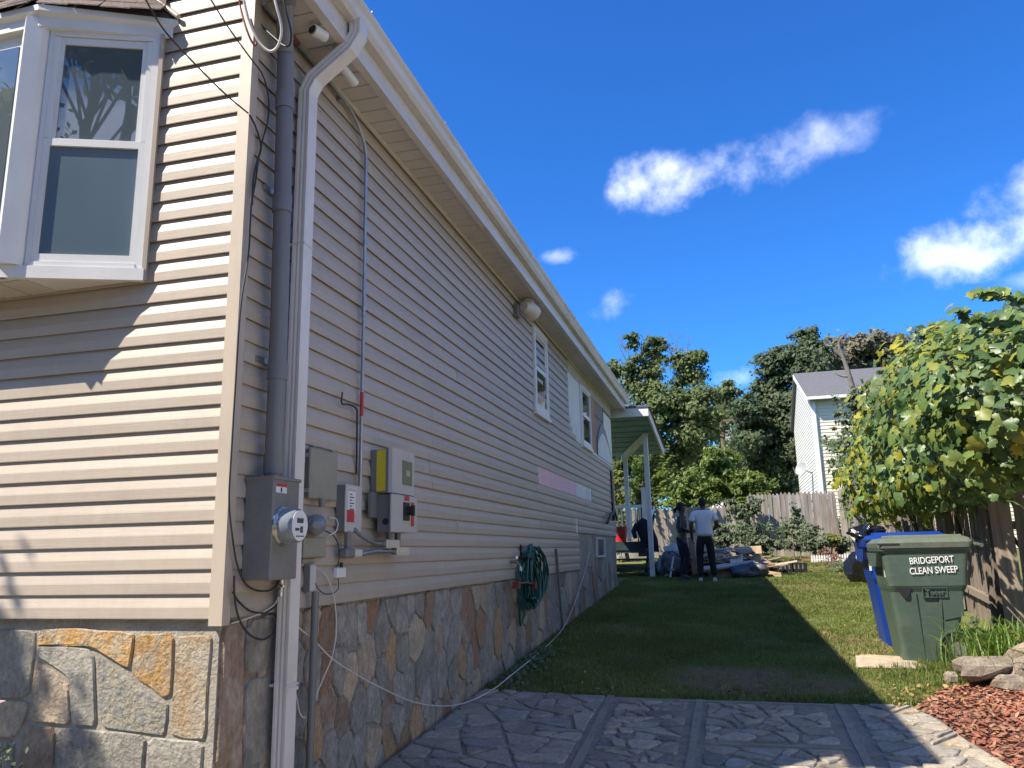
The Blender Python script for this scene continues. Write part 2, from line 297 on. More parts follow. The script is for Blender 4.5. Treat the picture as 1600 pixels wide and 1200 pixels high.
# ------------------------------------------------------------------ mesh helpers
ORG = {}
class MB:
    def __init__(self): self.v = []; self.f = []; self.m = []; self.smooth = []
    def add(self, vs, fs, mi=0, smooth=False):
        o = len(self.v); self.v += [tuple(map(float, p)) for p in vs]
        for f in fs: self.f.append([i + o for i in f]); self.m.append(mi); self.smooth.append(smooth)
        return self
    def box(self, lo, hi, mi=0):
        x0, y0, z0 = lo; x1, y1, z1 = hi
        return self.add([(x0, y0, z0), (x1, y0, z0), (x1, y1, z0), (x0, y1, z0), (x0, y0, z1), (x1, y0, z1), (x1, y1, z1), (x0, y1, z1)],
                        [(0, 3, 2, 1), (4, 5, 6, 7), (0, 1, 5, 4), (1, 2, 6, 5), (2, 3, 7, 6), (3, 0, 4, 7)], mi)
    def obox(self, c, ax, ay, az, mi=0):     # centre and half-axis vectors
        c, ax, ay, az = (np.array(q, float) for q in (c, ax, ay, az))
        vs = [c + sx * ax + sy * ay + sz * az for sz in (-1, 1) for sx, sy in ((-1, -1), (1, -1), (1, 1), (-1, 1))]
        return self.add(vs, [(0, 3, 2, 1), (4, 5, 6, 7), (0, 1, 5, 4), (1, 2, 6, 5), (2, 3, 7, 6), (3, 0, 4, 7)], mi)
    def bbox(self, lo, hi, b=.006, mi=0):     # box with chamfered edges
        lo = np.array(lo, float); hi = np.array(hi, float); vs = []; idx = {}
        for sx in (0, 1):
            for sy in (0, 1):
                for sz in (0, 1):
                    c = np.array([hi[0] if sx else lo[0], hi[1] if sy else lo[1], hi[2] if sz else lo[2]])
                    s = np.array([-1 if sx else 1, -1 if sy else 1, -1 if sz else 1]) * b
                    for a in range(3):
                        p = c + s; p[a] = c[a]; idx[(sx, sy, sz, a)] = len(vs); vs.append(p)
        F = []
        I = lambda x, y, z, a: idx[(x, y, z, a)]
        for s in (0, 1):
            F.append([I(s, 0, 0, 0), I(s, 1, 0, 0), I(s, 1, 1, 0), I(s, 0, 1, 0)])
            F.append([I(0, s, 0, 1), I(1, s, 0, 1), I(1, s, 1, 1), I(0, s, 1, 1)])
            F.append([I(0, 0, s, 2), I(1, 0, s, 2), I(1, 1, s, 2), I(0, 1, s, 2)])
            for t in (0, 1):
                F.append([I(s, t, 0, 0), I(s, t, 1, 0), I(s, t, 1, 1), I(s, t, 0, 1)])
                F.append([I(s, 0, t, 0), I(s, 1, t, 0), I(s, 1, t, 2), I(s, 0, t, 2)])
                F.append([I(0, s, t, 1), I(1, s, t, 1), I(1, s, t, 2), I(0, s, t, 2)])
                for u in (0, 1): F.append([I(s, t, u, 0), I(s, t, u, 1), I(s, t, u, 2)])
        ctr = (lo + hi) / 2
        for f in F:                             # outward winding
            p = [np.array(vs[i]) for i in f]; n = np.cross(p[1] - p[0], p[2] - p[0])
            if n @ (sum(p) / len(p) - ctr) < 0: f.reverse()
        return self.add(vs, F, mi)
    def tube(self, pts, r, n=8, mi=0, caps=True, smooth=True):
        pts = [Vector(p) for p in pts]; rs = r if isinstance(r, (list, tuple)) else [r] * len(pts)
        rings = []; up = None
        for i, p in enumerate(pts):
            t = (pts[min(i + 1, len(pts) - 1)] - pts[max(i - 1, 0)])
            if t.length < 1e-9: t = Vector((0, 0, 1))
            t.normalize()
            if up is None: up = Vector((1, 0, 0)) if abs(t.x) < .8 else Vector((0, 1, 0))
            a = (up - t * up.dot(t))
            if a.length < 1e-6: a = t.orthogonal()
            a.normalize(); b = t.cross(a); up = a
            rings.append([p + (a * math.cos(2 * PI * k / n) + b * math.sin(2 * PI * k / n)) * rs[i] for k in range(n)])
        vs = [q for r_ in rings for q in r_]; fs = []
        for i in range(len(rings) - 1):
            for k in range(n): fs.append((i * n + k, i * n + (k + 1) % n, (i + 1) * n + (k + 1) % n, (i + 1) * n + k))
        self.add(vs, fs, mi, smooth)
        if caps: self.add(rings[0], [tuple(range(n - 1, -1, -1))], mi); self.add(rings[-1], [tuple(range(n))], mi)
        return self
    def loft(self, rings, mi=0, smooth=False, cap0=True, cap1=True):
        n = len(rings[0]); vs = [q for r in rings for q in r]; fs = []
        for i in range(len(rings) - 1):
            for k in range(n): fs.append((i * n + k, i * n + (k + 1) % n, (i + 1) * n + (k + 1) % n, (i + 1) * n + k))
        if cap0: fs.append(tuple(range(n - 1, -1, -1)))
        if cap1: fs.append(tuple((len(rings) - 1) * n + k for k in range(n)))
        return self.add(vs, fs, mi, smooth)
    def prism(self, poly, axis, a, b, mi=0):   # polygon of 2-tuples extruded along an axis (0 x, 1 y, 2 z)
        def P(q, h):
            return (h, q[0], q[1]) if axis == 0 else ((q[0], h, q[1]) if axis == 1 else (q[0], q[1], h))
        return self.loft([[P(q, a) for q in poly], [P(q, b) for q in poly]], mi)
    def mesh(self, name, mats, org=(0, 0, 0)):
        me = bpy.data.meshes.new(name); o = Vector(org)
        me.from_pydata([Vector(p) - o for p in self.v], [], self.f)
        for m in mats: me.materials.append(m)
        me.polygons.foreach_set('material_index', self.m)
        me.polygons.foreach_set('use_smooth', self.smooth)
        me.update()
        return me
    def build(self, name, mats, parent=None, org=None):
        if not isinstance(mats, (list, tuple)): mats = [mats]
        mats = [M[m] if isinstance(m, str) else m for m in mats]
        po = ORG.get(parent.name, Vector((0, 0, 0))) if parent else Vector((0, 0, 0))
        w = Vector(org) if org is not None else po
        ob = bpy.data.objects.new(name, self.mesh(name, mats, w)); COL.objects.link(ob)
        if parent: ob.parent = parent
        ob.location = w - po; ORG[ob.name] = w
        return ob
def fix_normals(ob):
    import bmesh
    bm = bmesh.new(); bm.from_mesh(ob.data); bmesh.ops.recalc_face_normals(bm, faces=bm.faces); bm.to_mesh(ob.data); bm.free(); return ob
def link_mesh(name, me, parent, loc, rot=(0, 0, 0), scale=(1, 1, 1)):
    ob = bpy.data.objects.new(name, me); COL.objects.link(ob)
    po = ORG.get(parent.name, Vector((0, 0, 0))) if parent else Vector((0, 0, 0))
    if parent: ob.parent = parent
    ob.location = Vector(loc) - po; ob.rotation_euler = rot; ob.scale = scale; ORG[ob.name] = Vector(loc)
    return ob
def tag(o, label, cat, group=None, kind=None):
    o['label'] = label; o['category'] = cat
    if group: o['group'] = group
    if kind: o['kind'] = kind
    return o
def thing(name, label, cat, loc=(0, 0, 0), group=None):
    o = bpy.data.objects.new(name, None); COL.objects.link(o); o.location = loc; o.empty_display_size = .2
    ORG[o.name] = Vector(loc); return tag(o, label, cat, group)
def structure(o, label=None):
    o['kind'] = 'structure'
    if label: o['label'] = label
    return o
def np_mesh(name, verts, faces, mats, parent=None, smooth=False, org=None, midx=None):
    po = ORG.get(parent.name, Vector((0, 0, 0))) if parent else Vector((0, 0, 0))
    w = Vector(org) if org is not None else po
    verts = np.asarray(verts, np.float32) - np.array(w, np.float32); faces = np.asarray(faces, np.int32)
    me = bpy.data.meshes.new(name); k = faces.shape[1]
    me.vertices.add(len(verts)); me.vertices.foreach_set('co', verts.ravel())
    me.loops.add(faces.size); me.loops.foreach_set('vertex_index', faces.ravel())
    me.polygons.add(len(faces)); me.polygons.foreach_set('loop_start', np.arange(0, faces.size, k, dtype=np.int32))
    if midx is not None: me.polygons.foreach_set('material_index', np.asarray(midx, np.int32))
    if smooth: me.polygons.foreach_set('use_smooth', np.ones(len(faces), bool))
    for m in (mats if isinstance(mats, (list, tuple)) else [mats]): me.materials.append(M[m] if isinstance(m, str) else m)
    me.update(calc_edges=True); me.validate()
    ob = bpy.data.objects.new(name, me); COL.objects.link(ob)
    if parent: ob.parent = parent
    ob.location = w - po; ORG[ob.name] = w
    return ob
def catmull(pts, k=6):
    P = [Vector(p) for p in pts]; P = [P[0] * 2 - P[1]] + P + [P[-1] * 2 - P[-2]]; out = []
    for i in range(1, len(P) - 2):
        for j in range(k):
            t = j / k; a, b, c, d = P[i - 1], P[i], P[i + 1], P[i + 2]
            out.append(.5 * ((2 * b) + (c - a) * t + (2 * a - 5 * b + 4 * c - d) * t * t + (3 * b - a - 3 * c + d) * t ** 3))
    out.append(P[-2]); return out
def wire(name, label, cat, pts, r, m, k=6, n=6, parent=None):
    b = MB().tube(catmull(pts, k), r, n)
    if parent is not None: return b.build(name, m, parent)
    o = b.build(name, m, None, org=pts[0]); return tag(o, label, cat)
def text_mesh(name, body, size, m, mtx, parent, extrude=.0012, spacing=1.0, offset=0.0):
    cu = bpy.data.curves.new(name, 'FONT'); cu.body = body; cu.size = size; cu.extrude = extrude; cu.align_x = 'CENTER'; cu.align_y = 'CENTER'
    cu.space_character = spacing; cu.offset = offset
    t = bpy.data.objects.new('tmp', cu); COL.objects.link(t)
    dg = bpy.context.evaluated_depsgraph_get(); me = bpy.data.meshes.new_from_object(t.evaluated_get(dg))
    bpy.data.objects.remove(t)
    po = ORG.get(parent.name, Vector((0, 0, 0)))
    me.transform(Matrix.Translation(-po) @ mtx); me.materials.clear(); me.materials.append(M[m])
    ob = bpy.data.objects.new(name, me); COL.objects.link(ob); ob.parent = parent; ORG[ob.name] = po
    return ob
def facing_x(p): return Matrix.Translation(p) @ Matrix(((0, 0, 1, 0), (1, 0, 0, 0), (0, 1, 0, 0), (0, 0, 0, 1)))     # text that faces +X
def facing_my(p): return Matrix.Translation(p) @ Matrix(((1, 0, 0, 0), (0, 0, -1, 0), (0, 1, 0, 0), (0, 0, 0, 1)))   # text that faces -Y

# polygon helpers
def clip(poly, n, d):                # keep the side n.p <= d
    out = []
    for i in range(len(poly)):
        a, b = poly[i], poly[(i + 1) % len(poly)]; da, db = n[0] * a[0] + n[1] * a[1] - d, n[0] * b[0] + n[1] * b[1] - d
        if da <= 0: out.append(a)
        if (da < 0 < db) or (db < 0 < da):
            t = da / (da - db); out.append((a[0] + (b[0] - a[0]) * t, a[1] + (b[1] - a[1]) * t))
    return out
def area(p): return .5 * sum(p[i][0] * p[(i + 1) % len(p)][1] - p[(i + 1) % len(p)][0] * p[i][1] for i in range(len(p)))
def centroid(p): return (sum(q[0] for q in p) / len(p), sum(q[1] for q in p) / len(p))
def inset(p, g):
    if area(p) < 0: p = p[::-1]
    q = p
    for i in range(len(p)):
        a, b = p[i], p[(i + 1) % len(p)]; ex, ey = b[0] - a[0], b[1] - a[1]; l = math.hypot(ex, ey)
        if l < 1e-6: continue
        n = (ey / l, -ex / l); q = clip(q, n, n[0] * a[0] + n[1] * a[1] - g)
        if len(q) < 3: return []
    return q
def rough_outline(p, cut=.18, jit=.006):
    out = []
    for i in range(len(p)):
        a, b, c = p[i - 1], p[i], p[(i + 1) % len(p)]
        la, lc = math.dist(a, b), math.dist(b, c)
        ka = min(cut, .04 / max(la, 1e-6)); kc = min(cut, .04 / max(lc, 1e-6))
        out.append((b[0] + (a[0] - b[0]) * ka, b[1] + (a[1] - b[1]) * ka)); out.append((b[0] + (c[0] - b[0]) * kc, b[1] + (c[1] - b[1]) * kc))
        if lc > .12: out.append(((b[0] + c[0]) / 2 + random.uniform(-jit, jit), (b[1] + c[1]) / 2 + random.uniform(-jit, jit)))
    return out
def voronoi(poly, seeds, sy=1.0):
    cells = []
    for i, s in enumerate(seeds):
        c = [(p[0], p[1] * sy) for p in poly]
        for j, t in enumerate(seeds):
            if i == j: continue
            n = (t[0] - s[0], (t[1] - s[1]) * sy)
            l2 = n[0] ** 2 + n[1] ** 2
            if l2 > 4: continue
            d = ((t[0] ** 2 + (t[1] * sy) ** 2) - (s[0] ** 2 + (s[1] * sy) ** 2)) / 2
            c = clip(c, n, d)
            if len(c) < 3: break
        cells.append([(p[0], p[1] / sy) for p in c] if len(c) >= 3 else [])
    return cells
def stone_mesh(name, poly, h, m, parent, to3, bevel=.012, org2=None):
    """a stone slab: outline polygon (u,v) raised by h, edges rounded over; to3(u,v,h) -> world"""
    if area(poly) < 0: poly = poly[::-1]
    inn = []
    c = centroid(poly)
    for q in poly:
        dx, dy = c[0] - q[0], c[1] - q[1]; l = math.hypot(dx, dy) or 1; k = min(bevel / l, .4); inn.append((q[0] + dx * k, q[1] + dy * k))
    n = len(poly); vs = [to3(q[0], q[1], -.02) for q in poly] + [to3(q[0], q[1], h * .45) for q in poly] + [to3(q[0], q[1], h + random.uniform(-.1, .1) * h) for q in inn] + [to3(c[0], c[1], h * 1.1)]
    fs = []
    for k in range(n):
        k2 = (k + 1) % n
        fs += [(k, k2, n + k2, n + k), (n + k, n + k2, 2 * n + k2, 2 * n + k), (2 * n + k, 2 * n + k2, 3 * n)]
    b = MB().add(vs, fs); ob = b.build(name, m, parent, org=to3(c[0], c[1], 0)); return fix_normals(ob)

# ================================================================== ground
def lawn_material():
    m = bpy.data.materials.new('lawn ground'); m.use_nodes = True; nt = m.node_tree; N = nt.nodes; L = nt.links; b = N['Principled BSDF']
    b.inputs['Roughness'].default_value = .95; b.inputs['Specular IOR Level'].default_value = .1
    tc = N.new('ShaderNodeTexCoord')
    def nz(s, d=6, r=.65):
        n = N.new('ShaderNodeTexNoise'); n.inputs['Scale'].default_value = s; n.inputs['Detail'].default_value = d; n.inputs['Roughness'].default_value = r
        L.new(tc.outputs['Object'], n.inputs['Vector']); return n.outputs['Fac']
    def mix(f, a, c):
        x = N.new('ShaderNodeMixRGB')
        if isinstance(f, float): x.inputs[0].default_value = f
        else: L.new(f, x.inputs[0])
        for i, q in ((1, a), (2, c)):
            if isinstance(q, tuple): x.inputs[i].default_value = (*q, 1)
            else: L.new(q, x.inputs[i])
        return x.outputs[0]
    def rng_(v, a, c, to0=0., to1=1.):
        r = N.new('ShaderNodeMapRange'); r.inputs['From Min'].default_value = a; r.inputs['From Max'].default_value = c
        r.inputs['To Min'].default_value = to0; r.inputs['To Max'].default_value = to1; L.new(v, r.inputs['Value']); return r.outputs[0]
    g = mix(rng_(nz(30), .35, .65), (.10, .135, .04), (.16, .18, .065))
    g = mix(rng_(nz(2.2), .45, .75), g, (.22, .20, .095))
    soil = mix(rng_(nz(26, 8), .35, .7), (.15, .105, .06), (.30, .22, .13))
    # bare earth: worn strip along the paving and a trodden patch beyond it
    sep = N.new('ShaderNodeSeparateXYZ'); L.new(tc.outputs['Object'], sep.inputs[0])
    def M_(op, a, c):
        q = N.new('ShaderNodeMath'); q.operation = op
        for i, v in ((0, a), (1, c)):
            if isinstance(v, (int, float)): q.inputs[i].default_value = v
            else: L.new(v, q.inputs[i])
        return q.outputs[0]
    wob = M_('MULTIPLY', M_('SUBTRACT', nz(1.7), .5), 1.3)
    strip = rng_(M_('ADD', M_('SUBTRACT', sep.outputs['Y'], 7.15), wob), .75, .1)
    dx = M_('MULTIPLY', M_('SUBTRACT', sep.outputs['X'], .25), 1 / 1.0); dy = M_('MULTIPLY', M_('SUBTRACT', sep.outputs['Y'], 8.0), 1 / .75)
    rr = M_('ADD', M_('ADD', M_('MULTIPLY', dx, dx), M_('MULTIPLY', dy, dy)), wob)
    patch = rng_(rr, 1.2, .5)
    f = M_('MAXIMUM', strip, patch)
    f2 = M_('MULTIPLY', f, rng_(nz(9), .3, .5))
    c = mix(f2, g, soil)
    L.new(c, b.inputs['Base Color'])
    bp = N.new('ShaderNodeBump'); bp.inputs['Strength'].default_value = .8; bp.inputs['Distance'].default_value = .03; L.new(nz(45, 8), bp.inputs['Height']); L.new(bp.outputs[0], b.inputs['Normal'])
    return m
M['lawn'] = lawn_material()
def dirtiness(x, y):
    """1 on the trodden earth, 0 on full turf"""
    s = max(0, 1 - max(0, y - 7.2) / .55)
    r = ((x - .25) / 1.0) ** 2 + ((y - 8.0) / .75) ** 2
    return max(s * .85, min(1, max(0, (1.15 - r) / .7)))
def build_ground():
    xs = np.concatenate([[-300, -120, -60, -30, -15, -8], np.arange(-4, 6.01, .5), [8, 15, 30, 60, 120, 300]])
    ys = np.concatenate([[-120, -60, -20, -6], np.arange(-4, 27.01, .5), [27.5, 30, 45, 80, 150, 400]])
    vs = []
    for y in ys:
        for x in xs: vs.append((x, y, gz(x, y) + (.012 * math.sin(x * 2.1 + y) * math.sin(y * 1.7) if 7.5 < y < 24 and -2 < x < 2.6 else 0)))
    n = len(xs); fs = [(j * n + i, j * n + i + 1, (j + 1) * n + i + 1, (j + 1) * n + i) for j in range(len(ys) - 1) for i in range(n - 1)]
    return structure(np_mesh('ground', vs, fs, 'lawn'), 'green lawn sloping gently up past the house')
build_ground()

# ------------------------------------------------------------------ flagstone paving
PAT = [(-2.30, 2.0), (-2.30, 7.36), (-1.2, 7.22), (.7, 7.16), (1.28, 7.14), (1.38, 6.75), (1.42, 6.3), (1.52, 5.7), (1.6, 5.0), (1.62, 2.0)]
b = MB(); b.prism(PAT, 2, 0, 1)
b.v = [(x, y, gz(x, y) + (.018 if z > .5 else -.12)) for x, y, z in b.v]
patio = structure(fix_normals(b.build('patio', 'pmortar')), 'crazy paving of grey flagstones in concrete panels')
def split(poly, target, out):
    a = abs(area(poly))
    if a < target * random.uniform(.6, 1.7) or len(poly) < 3: out.append(poly); return
    c = centroid(poly); P = np.array(poly) - np.array(c); _, _, vt = np.linalg.svd(P, full_matrices=False)
    ang = math.atan2(vt[0][1], vt[0][0]) + random.gauss(0, .5)
    n = (math.cos(ang), math.sin(ang)); d = n[0] * c[0] + n[1] * c[1] + random.uniform(-.12, .12) * math.sqrt(a)
    for s in (1, -1): q = clip(poly, (n[0] * s, n[1] * s), d * s); len(q) > 2 and split(q, target, out)
def pave(poly, target, gap, kinds):
    out = []; split(poly, target, out)
    for q in out:
        q = inset(q, gap * random.uniform(.5, 1.2))
        if len(q) < 3 or abs(area(q)) < .0015: continue
        q = rough_outline(q, .14, .010)
        stone_mesh('flagstone', q, .012 + random.uniform(-.005, .006), random.choices(kinds[0], kinds[1])[0], patio, lambda u, v, h: Vector((u, v, gz(u, v) + .018 + h)), .006)
kA = (['flag grey', 'flag blue', 'flag pale', 'stone grey'], [5, 4, .8, 2]); kB = (['flag blue', 'flag grey', 'flag dark', 'flag pale', 'stone tan'], [6, 3, .8, 1.2, .3])
def cut(a, b_, y0, y1): return clip(clip(clip(clip(PAT, (-1, 0), -a), (1, 0), b_), (0, -1), -y0), (0, 1), y1)
pave(cut(-2.28, -1.12, 4.7, 7.4), .075, .016, kA)
pave(cut(-1.0, -.42, 4.9, 7.08), .032, .014, kB)
pave(cut(-.28, .62, 6.0, 7.05), .030, .014, kB)
pave(cut(-.28, .62, 4.9, 5.86), .034, .014, kB)
pave(clip(clip(PAT, (-1, 0), -.82), (0, -1), -4.9), .045, .022, (['flag pale', 'stone pale', 'flag blue', 'stone cream'], [4, 3, 2, 1]))
for (x0, y0, x1, y1, w) in [(-1.03, 4.6, -1.09, 7.24, .045), (-.345, 4.6, -.34, 7.17, .05), (.71, 4.6, .735, 7.14, .055), (-.30, 5.93, .68, 5.93, .045), (-1.0, 7.12, .66, 7.09, .03)]:
    d = Vector((x1 - x0, y1 - y0, 0)).normalized(); p = Vector((-d.y, d.x, 0)); b = MB(); K = 8
    rings = []
    for k in range(K + 1):
        x = x0 + (x1 - x0) * k / K; y = y0 + (y1 - y0) * k / K; z = gz(x, y); ww = w * .68 * random.uniform(.85, 1.15)
        rings.append([(x - p.x * ww, y - p.y * ww, z), (x + p.x * ww, y + p.y * ww, z), (x + p.x * ww * .8, y + p.y * ww * .8, z + .027), (x - p.x * ww * .8, y - p.y * ww * .8, z + .027)])
    b.loft(rings); fix_normals(b.build('concrete_strip', 'concrete', patio))

# unseen pale concrete added out of view, bouncing sunlight onto the side wall
vs = [(x, y, gz(x, y) + .012) for x, y in [(-1.6, 2.0), (-.6, -1.0), (-.2, -14), (9, -14), (9, 2.6), (1.62, 2.0)]]
structure(MB().add(vs, [(0, 1, 2, 3, 4, 5)]).build('bounce_slab', 'bounce_concrete'), 'unseen pale concrete added before the house to bounce sunlight')

# bark mulch bed on the right
MUL = [(1.30, 7.16), (1.50, 7.5), (1.66, 7.85), (1.9, 8.0), (3.0, 8.15), (6.0, 8.2), (6.0, 3.0), (1.64, 3.0), (1.62, 5.0), (1.54, 5.7), (1.44, 6.3), (1.40, 6.75)]
vs = [(x, y, gz(x, y) + .006) for x, y in MUL]
structure(tag(MB().add(vs, [tuple(range(len(vs)))[::-1]]).build('mulch_bed', 'mulch'), 'bed of red brown bark mulch beside the paving', 'mulch bed'))
def inside(p, poly):
    r = False; j = len(poly) - 1
    for i in range(len(poly)):
        if (poly[i][1] > p[1]) != (poly[j][1] > p[1]) and p[0] < (poly[j][0] - poly[i][0]) * (p[1] - poly[i][1]) / (poly[j][1] - poly[i][1]) + poly[i][0]: r = not r
        j = i
    return r
def scatter_chips(name, label, cat, count, sampler, lx, ly, m, zoff=.012, tilt=.5):
    V = []; F = []
    for _ in range(count):
        x, y = sampler()
        L_ = random.uniform(*lx) / 2; w = random.uniform(*ly) / 2; a = random.uniform(0, 2 * PI); t = random.uniform(-tilt, tilt); u = random.uniform(-tilt, tilt)
        d = np.array([math.cos(a) * math.cos(t), math.sin(a) * math.cos(t), math.sin(t)]); e = np.array([-math.sin(a) * math.cos(u), math.cos(a) * math.cos(u), math.sin(u)])
        c = np.array([x, y, gz(x, y) + zoff + random.uniform(0, .018)]); o = len(V)
        V += [c - d * L_ - e * w * .6, c - e * w + d * 0.0, c + d * L_ - e * .3 * w, c + d * L_ * .8 + e * w, c - d * L_ * .7 + e * w]
        V[o + 1] = V[o + 1] + np.array([0, 0, w * .5])
        F += [(o, o + 1, o + 4), (o + 1, o + 3, o + 4), (o + 1, o + 2, o + 3)]
    ob = np_mesh(name, V, F, m); return tag(ob, label, cat, kind='stuff')
def in_mulch():
    while True:
        p = (random.uniform(1.28, 3.2), random.uniform(4.6, 8.1))
        if inside(p, MUL): return p
scatter_chips('bark_chips', 'loose red brown bark chips covering the bed', 'bark chips', 7000, in_mulch, (.03, .085), (.01, .026), 'chip')
def litter():
    k = random.random()
    if k < .45: return (random.uniform(1.15, 1.9), random.gauss(7.45, .3))
    if k < .8: return (random.uniform(-1.6, 1.4), 7.25 + abs(random.gauss(0, .35)))
    return (random.uniform(-2.0, 2.6), random.uniform(7.3, 16))
scatter_chips('fallen_leaves', 'dry fallen leaves scattered on the lawn edge', 'fallen leaves', 260, litter, (.02, .055), (.015, .035), 'dryleaf', .02, .6)

# grass blades
def build_grass():
    n = 330000
    y = 7.15 + (rng.random(n) ** 1.45) * 17.5; x = rng.uniform(-2.35, 3.3, n)
    keep = np.ones(n, bool)
    d = np.array([dirtiness(a, b_) for a, b_ in zip(x, y)])
    nz_ = .5 + .5 * np.sin(x * 3.1 + 1.3 * np.sin(y * 2.3)) * np.sin(y * 2.7 + np.sin(x * 4.1))
    keep &= rng.random(n) > d * (.42 + .40 * nz_)
    keep &= ~((x > 1.28) & (y < 7.16 + (x - 1.28) * 1.4) & (y < 8.1))
    keep &= ~((x < 1.3) & (y < 7.2 - .06 * x))
    keep &= ~((x > 1.12) & (x < 1.62) & (y > 8.75) & (y < 9.35))
    keep &= ~((x > 2.75 + (y - 9.9) * .045))
    x = x[keep]; y = y[keep]; n = len(x); d = d[keep]
    z = .03 + .053 * np.minimum(y, 27)
    far = np.clip((y - 7) / 17, 0, 1)
    h = rng.uniform(.014, .036, n) * (1 - .45 * d) * (1 + .5 * (rng.random(n) < .05)) * (1 + .9 * (y > 21.5)) * (.75 + .5 * (np.sin(x * 5.3 + y * 3.1) * np.sin(y * 6.7 - x * 2.2) > .1)); w = rng.uniform(.0022, .0045, n) * (1 + 2.4 * far)
    a = rng.uniform(0, 2 * PI, n); l = rng.uniform(.1, .9, n) * h; la = rng.uniform(0, 2 * PI, n)
    dx, dy = np.cos(a) * w, np.sin(a) * w; bx, by = np.cos(la) * l, np.sin(la) * l
    V = np.empty((n, 5, 3), np.float32)
    V[:, 0] = np.stack([x - dx, y - dy, z], 1); V[:, 1] = np.stack([x + dx, y + dy, z], 1)
    V[:, 2] = np.stack([x + dx * .7 + bx * .4, y + dy * .7 + by * .4, z + h * .6], 1); V[:, 3] = np.stack([x - dx * .7 + bx * .4, y - dy * .7 + by * .4, z + h * .6], 1)
    V[:, 4] = np.stack([x + bx, y + by, z + h], 1)
    o = (np.arange(n) * 5)[:, None]
    F = np.concatenate([o + np.array([0, 1, 2]), o + np.array([0, 2, 3]), o + np.array([3, 2, 4])], 0)
    pn = np.sin(x * 2.3 + 2 * np.sin(y * 1.1)) + np.sin(y * 1.9 + 1.7 * np.sin(x * 1.6)) + .8 * np.sin(x * 6.1 + y * 4.3) + rng.normal(0, .9, n) + .9 * (y > 19) + .35 * (x > .9)
    mi = np.tile((pn > 1.35).astype(np.int32), 3)
    tag(np_mesh('grass', V.reshape(-1, 3), F, ['lawnblade', 'dryblade'], midx=mi), 'short lawn grass, green with yellowed patches', 'grass', kind='stuff')
build_grass()

def build_tufts():
    V = []; F = []; R = random.Random(19)
    for k in range(420):
        t = R.random()
        if t < .45: cx, cy = R.uniform(-2.2, 1.35), 7.22 + abs(R.gauss(0, .12)) - .0
        elif t < .6: cx, cy = -2.22 + abs(R.gauss(0, .05)), R.uniform(7.4, 16)
        elif t < .75: cx, cy = R.gauss(1.75, .25), R.gauss(8.3, .35)
        else: cx, cy = R.uniform(-2.1, 2.5), R.uniform(7.4, 17)
        if inside((cx, cy), PAT) or inside((cx, cy), MUL): continue
        n_ = R.randint(8, 26); sc = R.uniform(.6, 1.25)
        for j in range(n_):
            a = R.uniform(0, 2 * PI); L_ = R.uniform(.035, .085) * sc; x = cx + R.gauss(0, .022); y = cy + R.gauss(0, .022); d = np.array([math.cos(a), math.sin(a), 0]) * L_ * R.uniform(.2, .8); w = np.array([-math.sin(a), math.cos(a), 0]) * R.uniform(.0018, .0034)
            b0 = np.array([x, y, gz(x, y)]); m_ = b0 + d * .4 + np.array([0, 0, L_ * .65]); e = b0 + d + np.array([0, 0, L_ * R.uniform(.7, 1.0)]); o = len(V)
            V += [b0 - w, b0 + w, m_ + w * .8, m_ - w * .8, e]; F += [(o, o + 1, o + 2), (o, o + 2, o + 3), (o + 3, o + 2, o + 4)]
    tag(np_mesh('grass_tufts', V, F, 'lawnblade'), 'taller grass tufts and weeds along the lawn edges', 'grass', kind='stuff')
build_tufts()

# ================================================================== the house
HY1 = 17.08; ZS = 4.72
house = thing('house', 'long tan vinyl sided house on a stone foundation with white gutter', 'house', (X0, YF, .2))
# carcass behind the cladding
b = MB(); b.box((-9.6, YF + .045, -.3), (X0 - .045, HY1 - .03, ZS - .004))
b.add([(-9.6, YF + .05, ZS), (X0 - .045, YF + .05, ZS), (-5.9, YF + .05, ZS + 1.55), (-9.6, HY1 - .04, ZS), (X0 - .045, HY1 - .04, ZS), (-5.9, HY1 - .04, ZS + 1.55)], [(0, 1, 2), (3, 5, 4), (0, 3, 4, 1)])
b.build('wall_core', 'board2', house)
foundation = MB().box((-9.55, YF + .035, -.25), (X0 - .036, HY1 - .06, 1.40)).build('foundation', 'mortar', house)
MB().box((X0 - .07, 12.68, 1.36), (X0 - .034, HY1 - .062, 1.97)).build('foundation_course', 'mortar', foundation)

# siding courses: Dutch-lap vinyl, one object per plank
LAP = .114
PROF = [(0.0, .016), (.0125, .016), (.0135, .001), (.0165, 0.0), (.0180, .004), (.0180, .052), (.0168, .058), (.0050, .104), (.0035, .117), (0.0, .117)]    # (out, up)
def plank_mesh(length, along, waver=0.0015):
    K = max(1, int(length / .9)); rings = []
    for k in range(K + 1):
        t = length * k / K; wo, wz = (random.uniform(-waver, waver), random.uniform(-waver, waver) * .8) if 0 < k < K else (0, 0)
        if along == 'y': rings.append([(o + (wo if o > 0 else 0), t, u + (wz if u < .09 else 0)) for o, u in PROF])
        else: rings.append([(t, -(o + (wo if o > 0 else 0)), u + wz) for o, u in PROF])
    b = MB().loft(rings); me = b.mesh('siding_plank', [M['siding']])
    import bmesh
    bm = bmesh.new(); bm.from_mesh(me); bmesh.ops.recalc_face_normals(bm, faces=bm.faces); bm.to_mesh(me); bm.free(); return me
side_wall = MB().box((X0 - .0449, YF + .055, 1.41), (X0 - .021, HY1 - .02, ZS - .006)).build('side_wall', 'mortar', house)
front_wall = MB().box((-9.6, YF + .021, 1.41), (X0 - .046, YF + .0449, ZS - .006)).build('front_wall', 'mortar', house)
YA = YF + .062
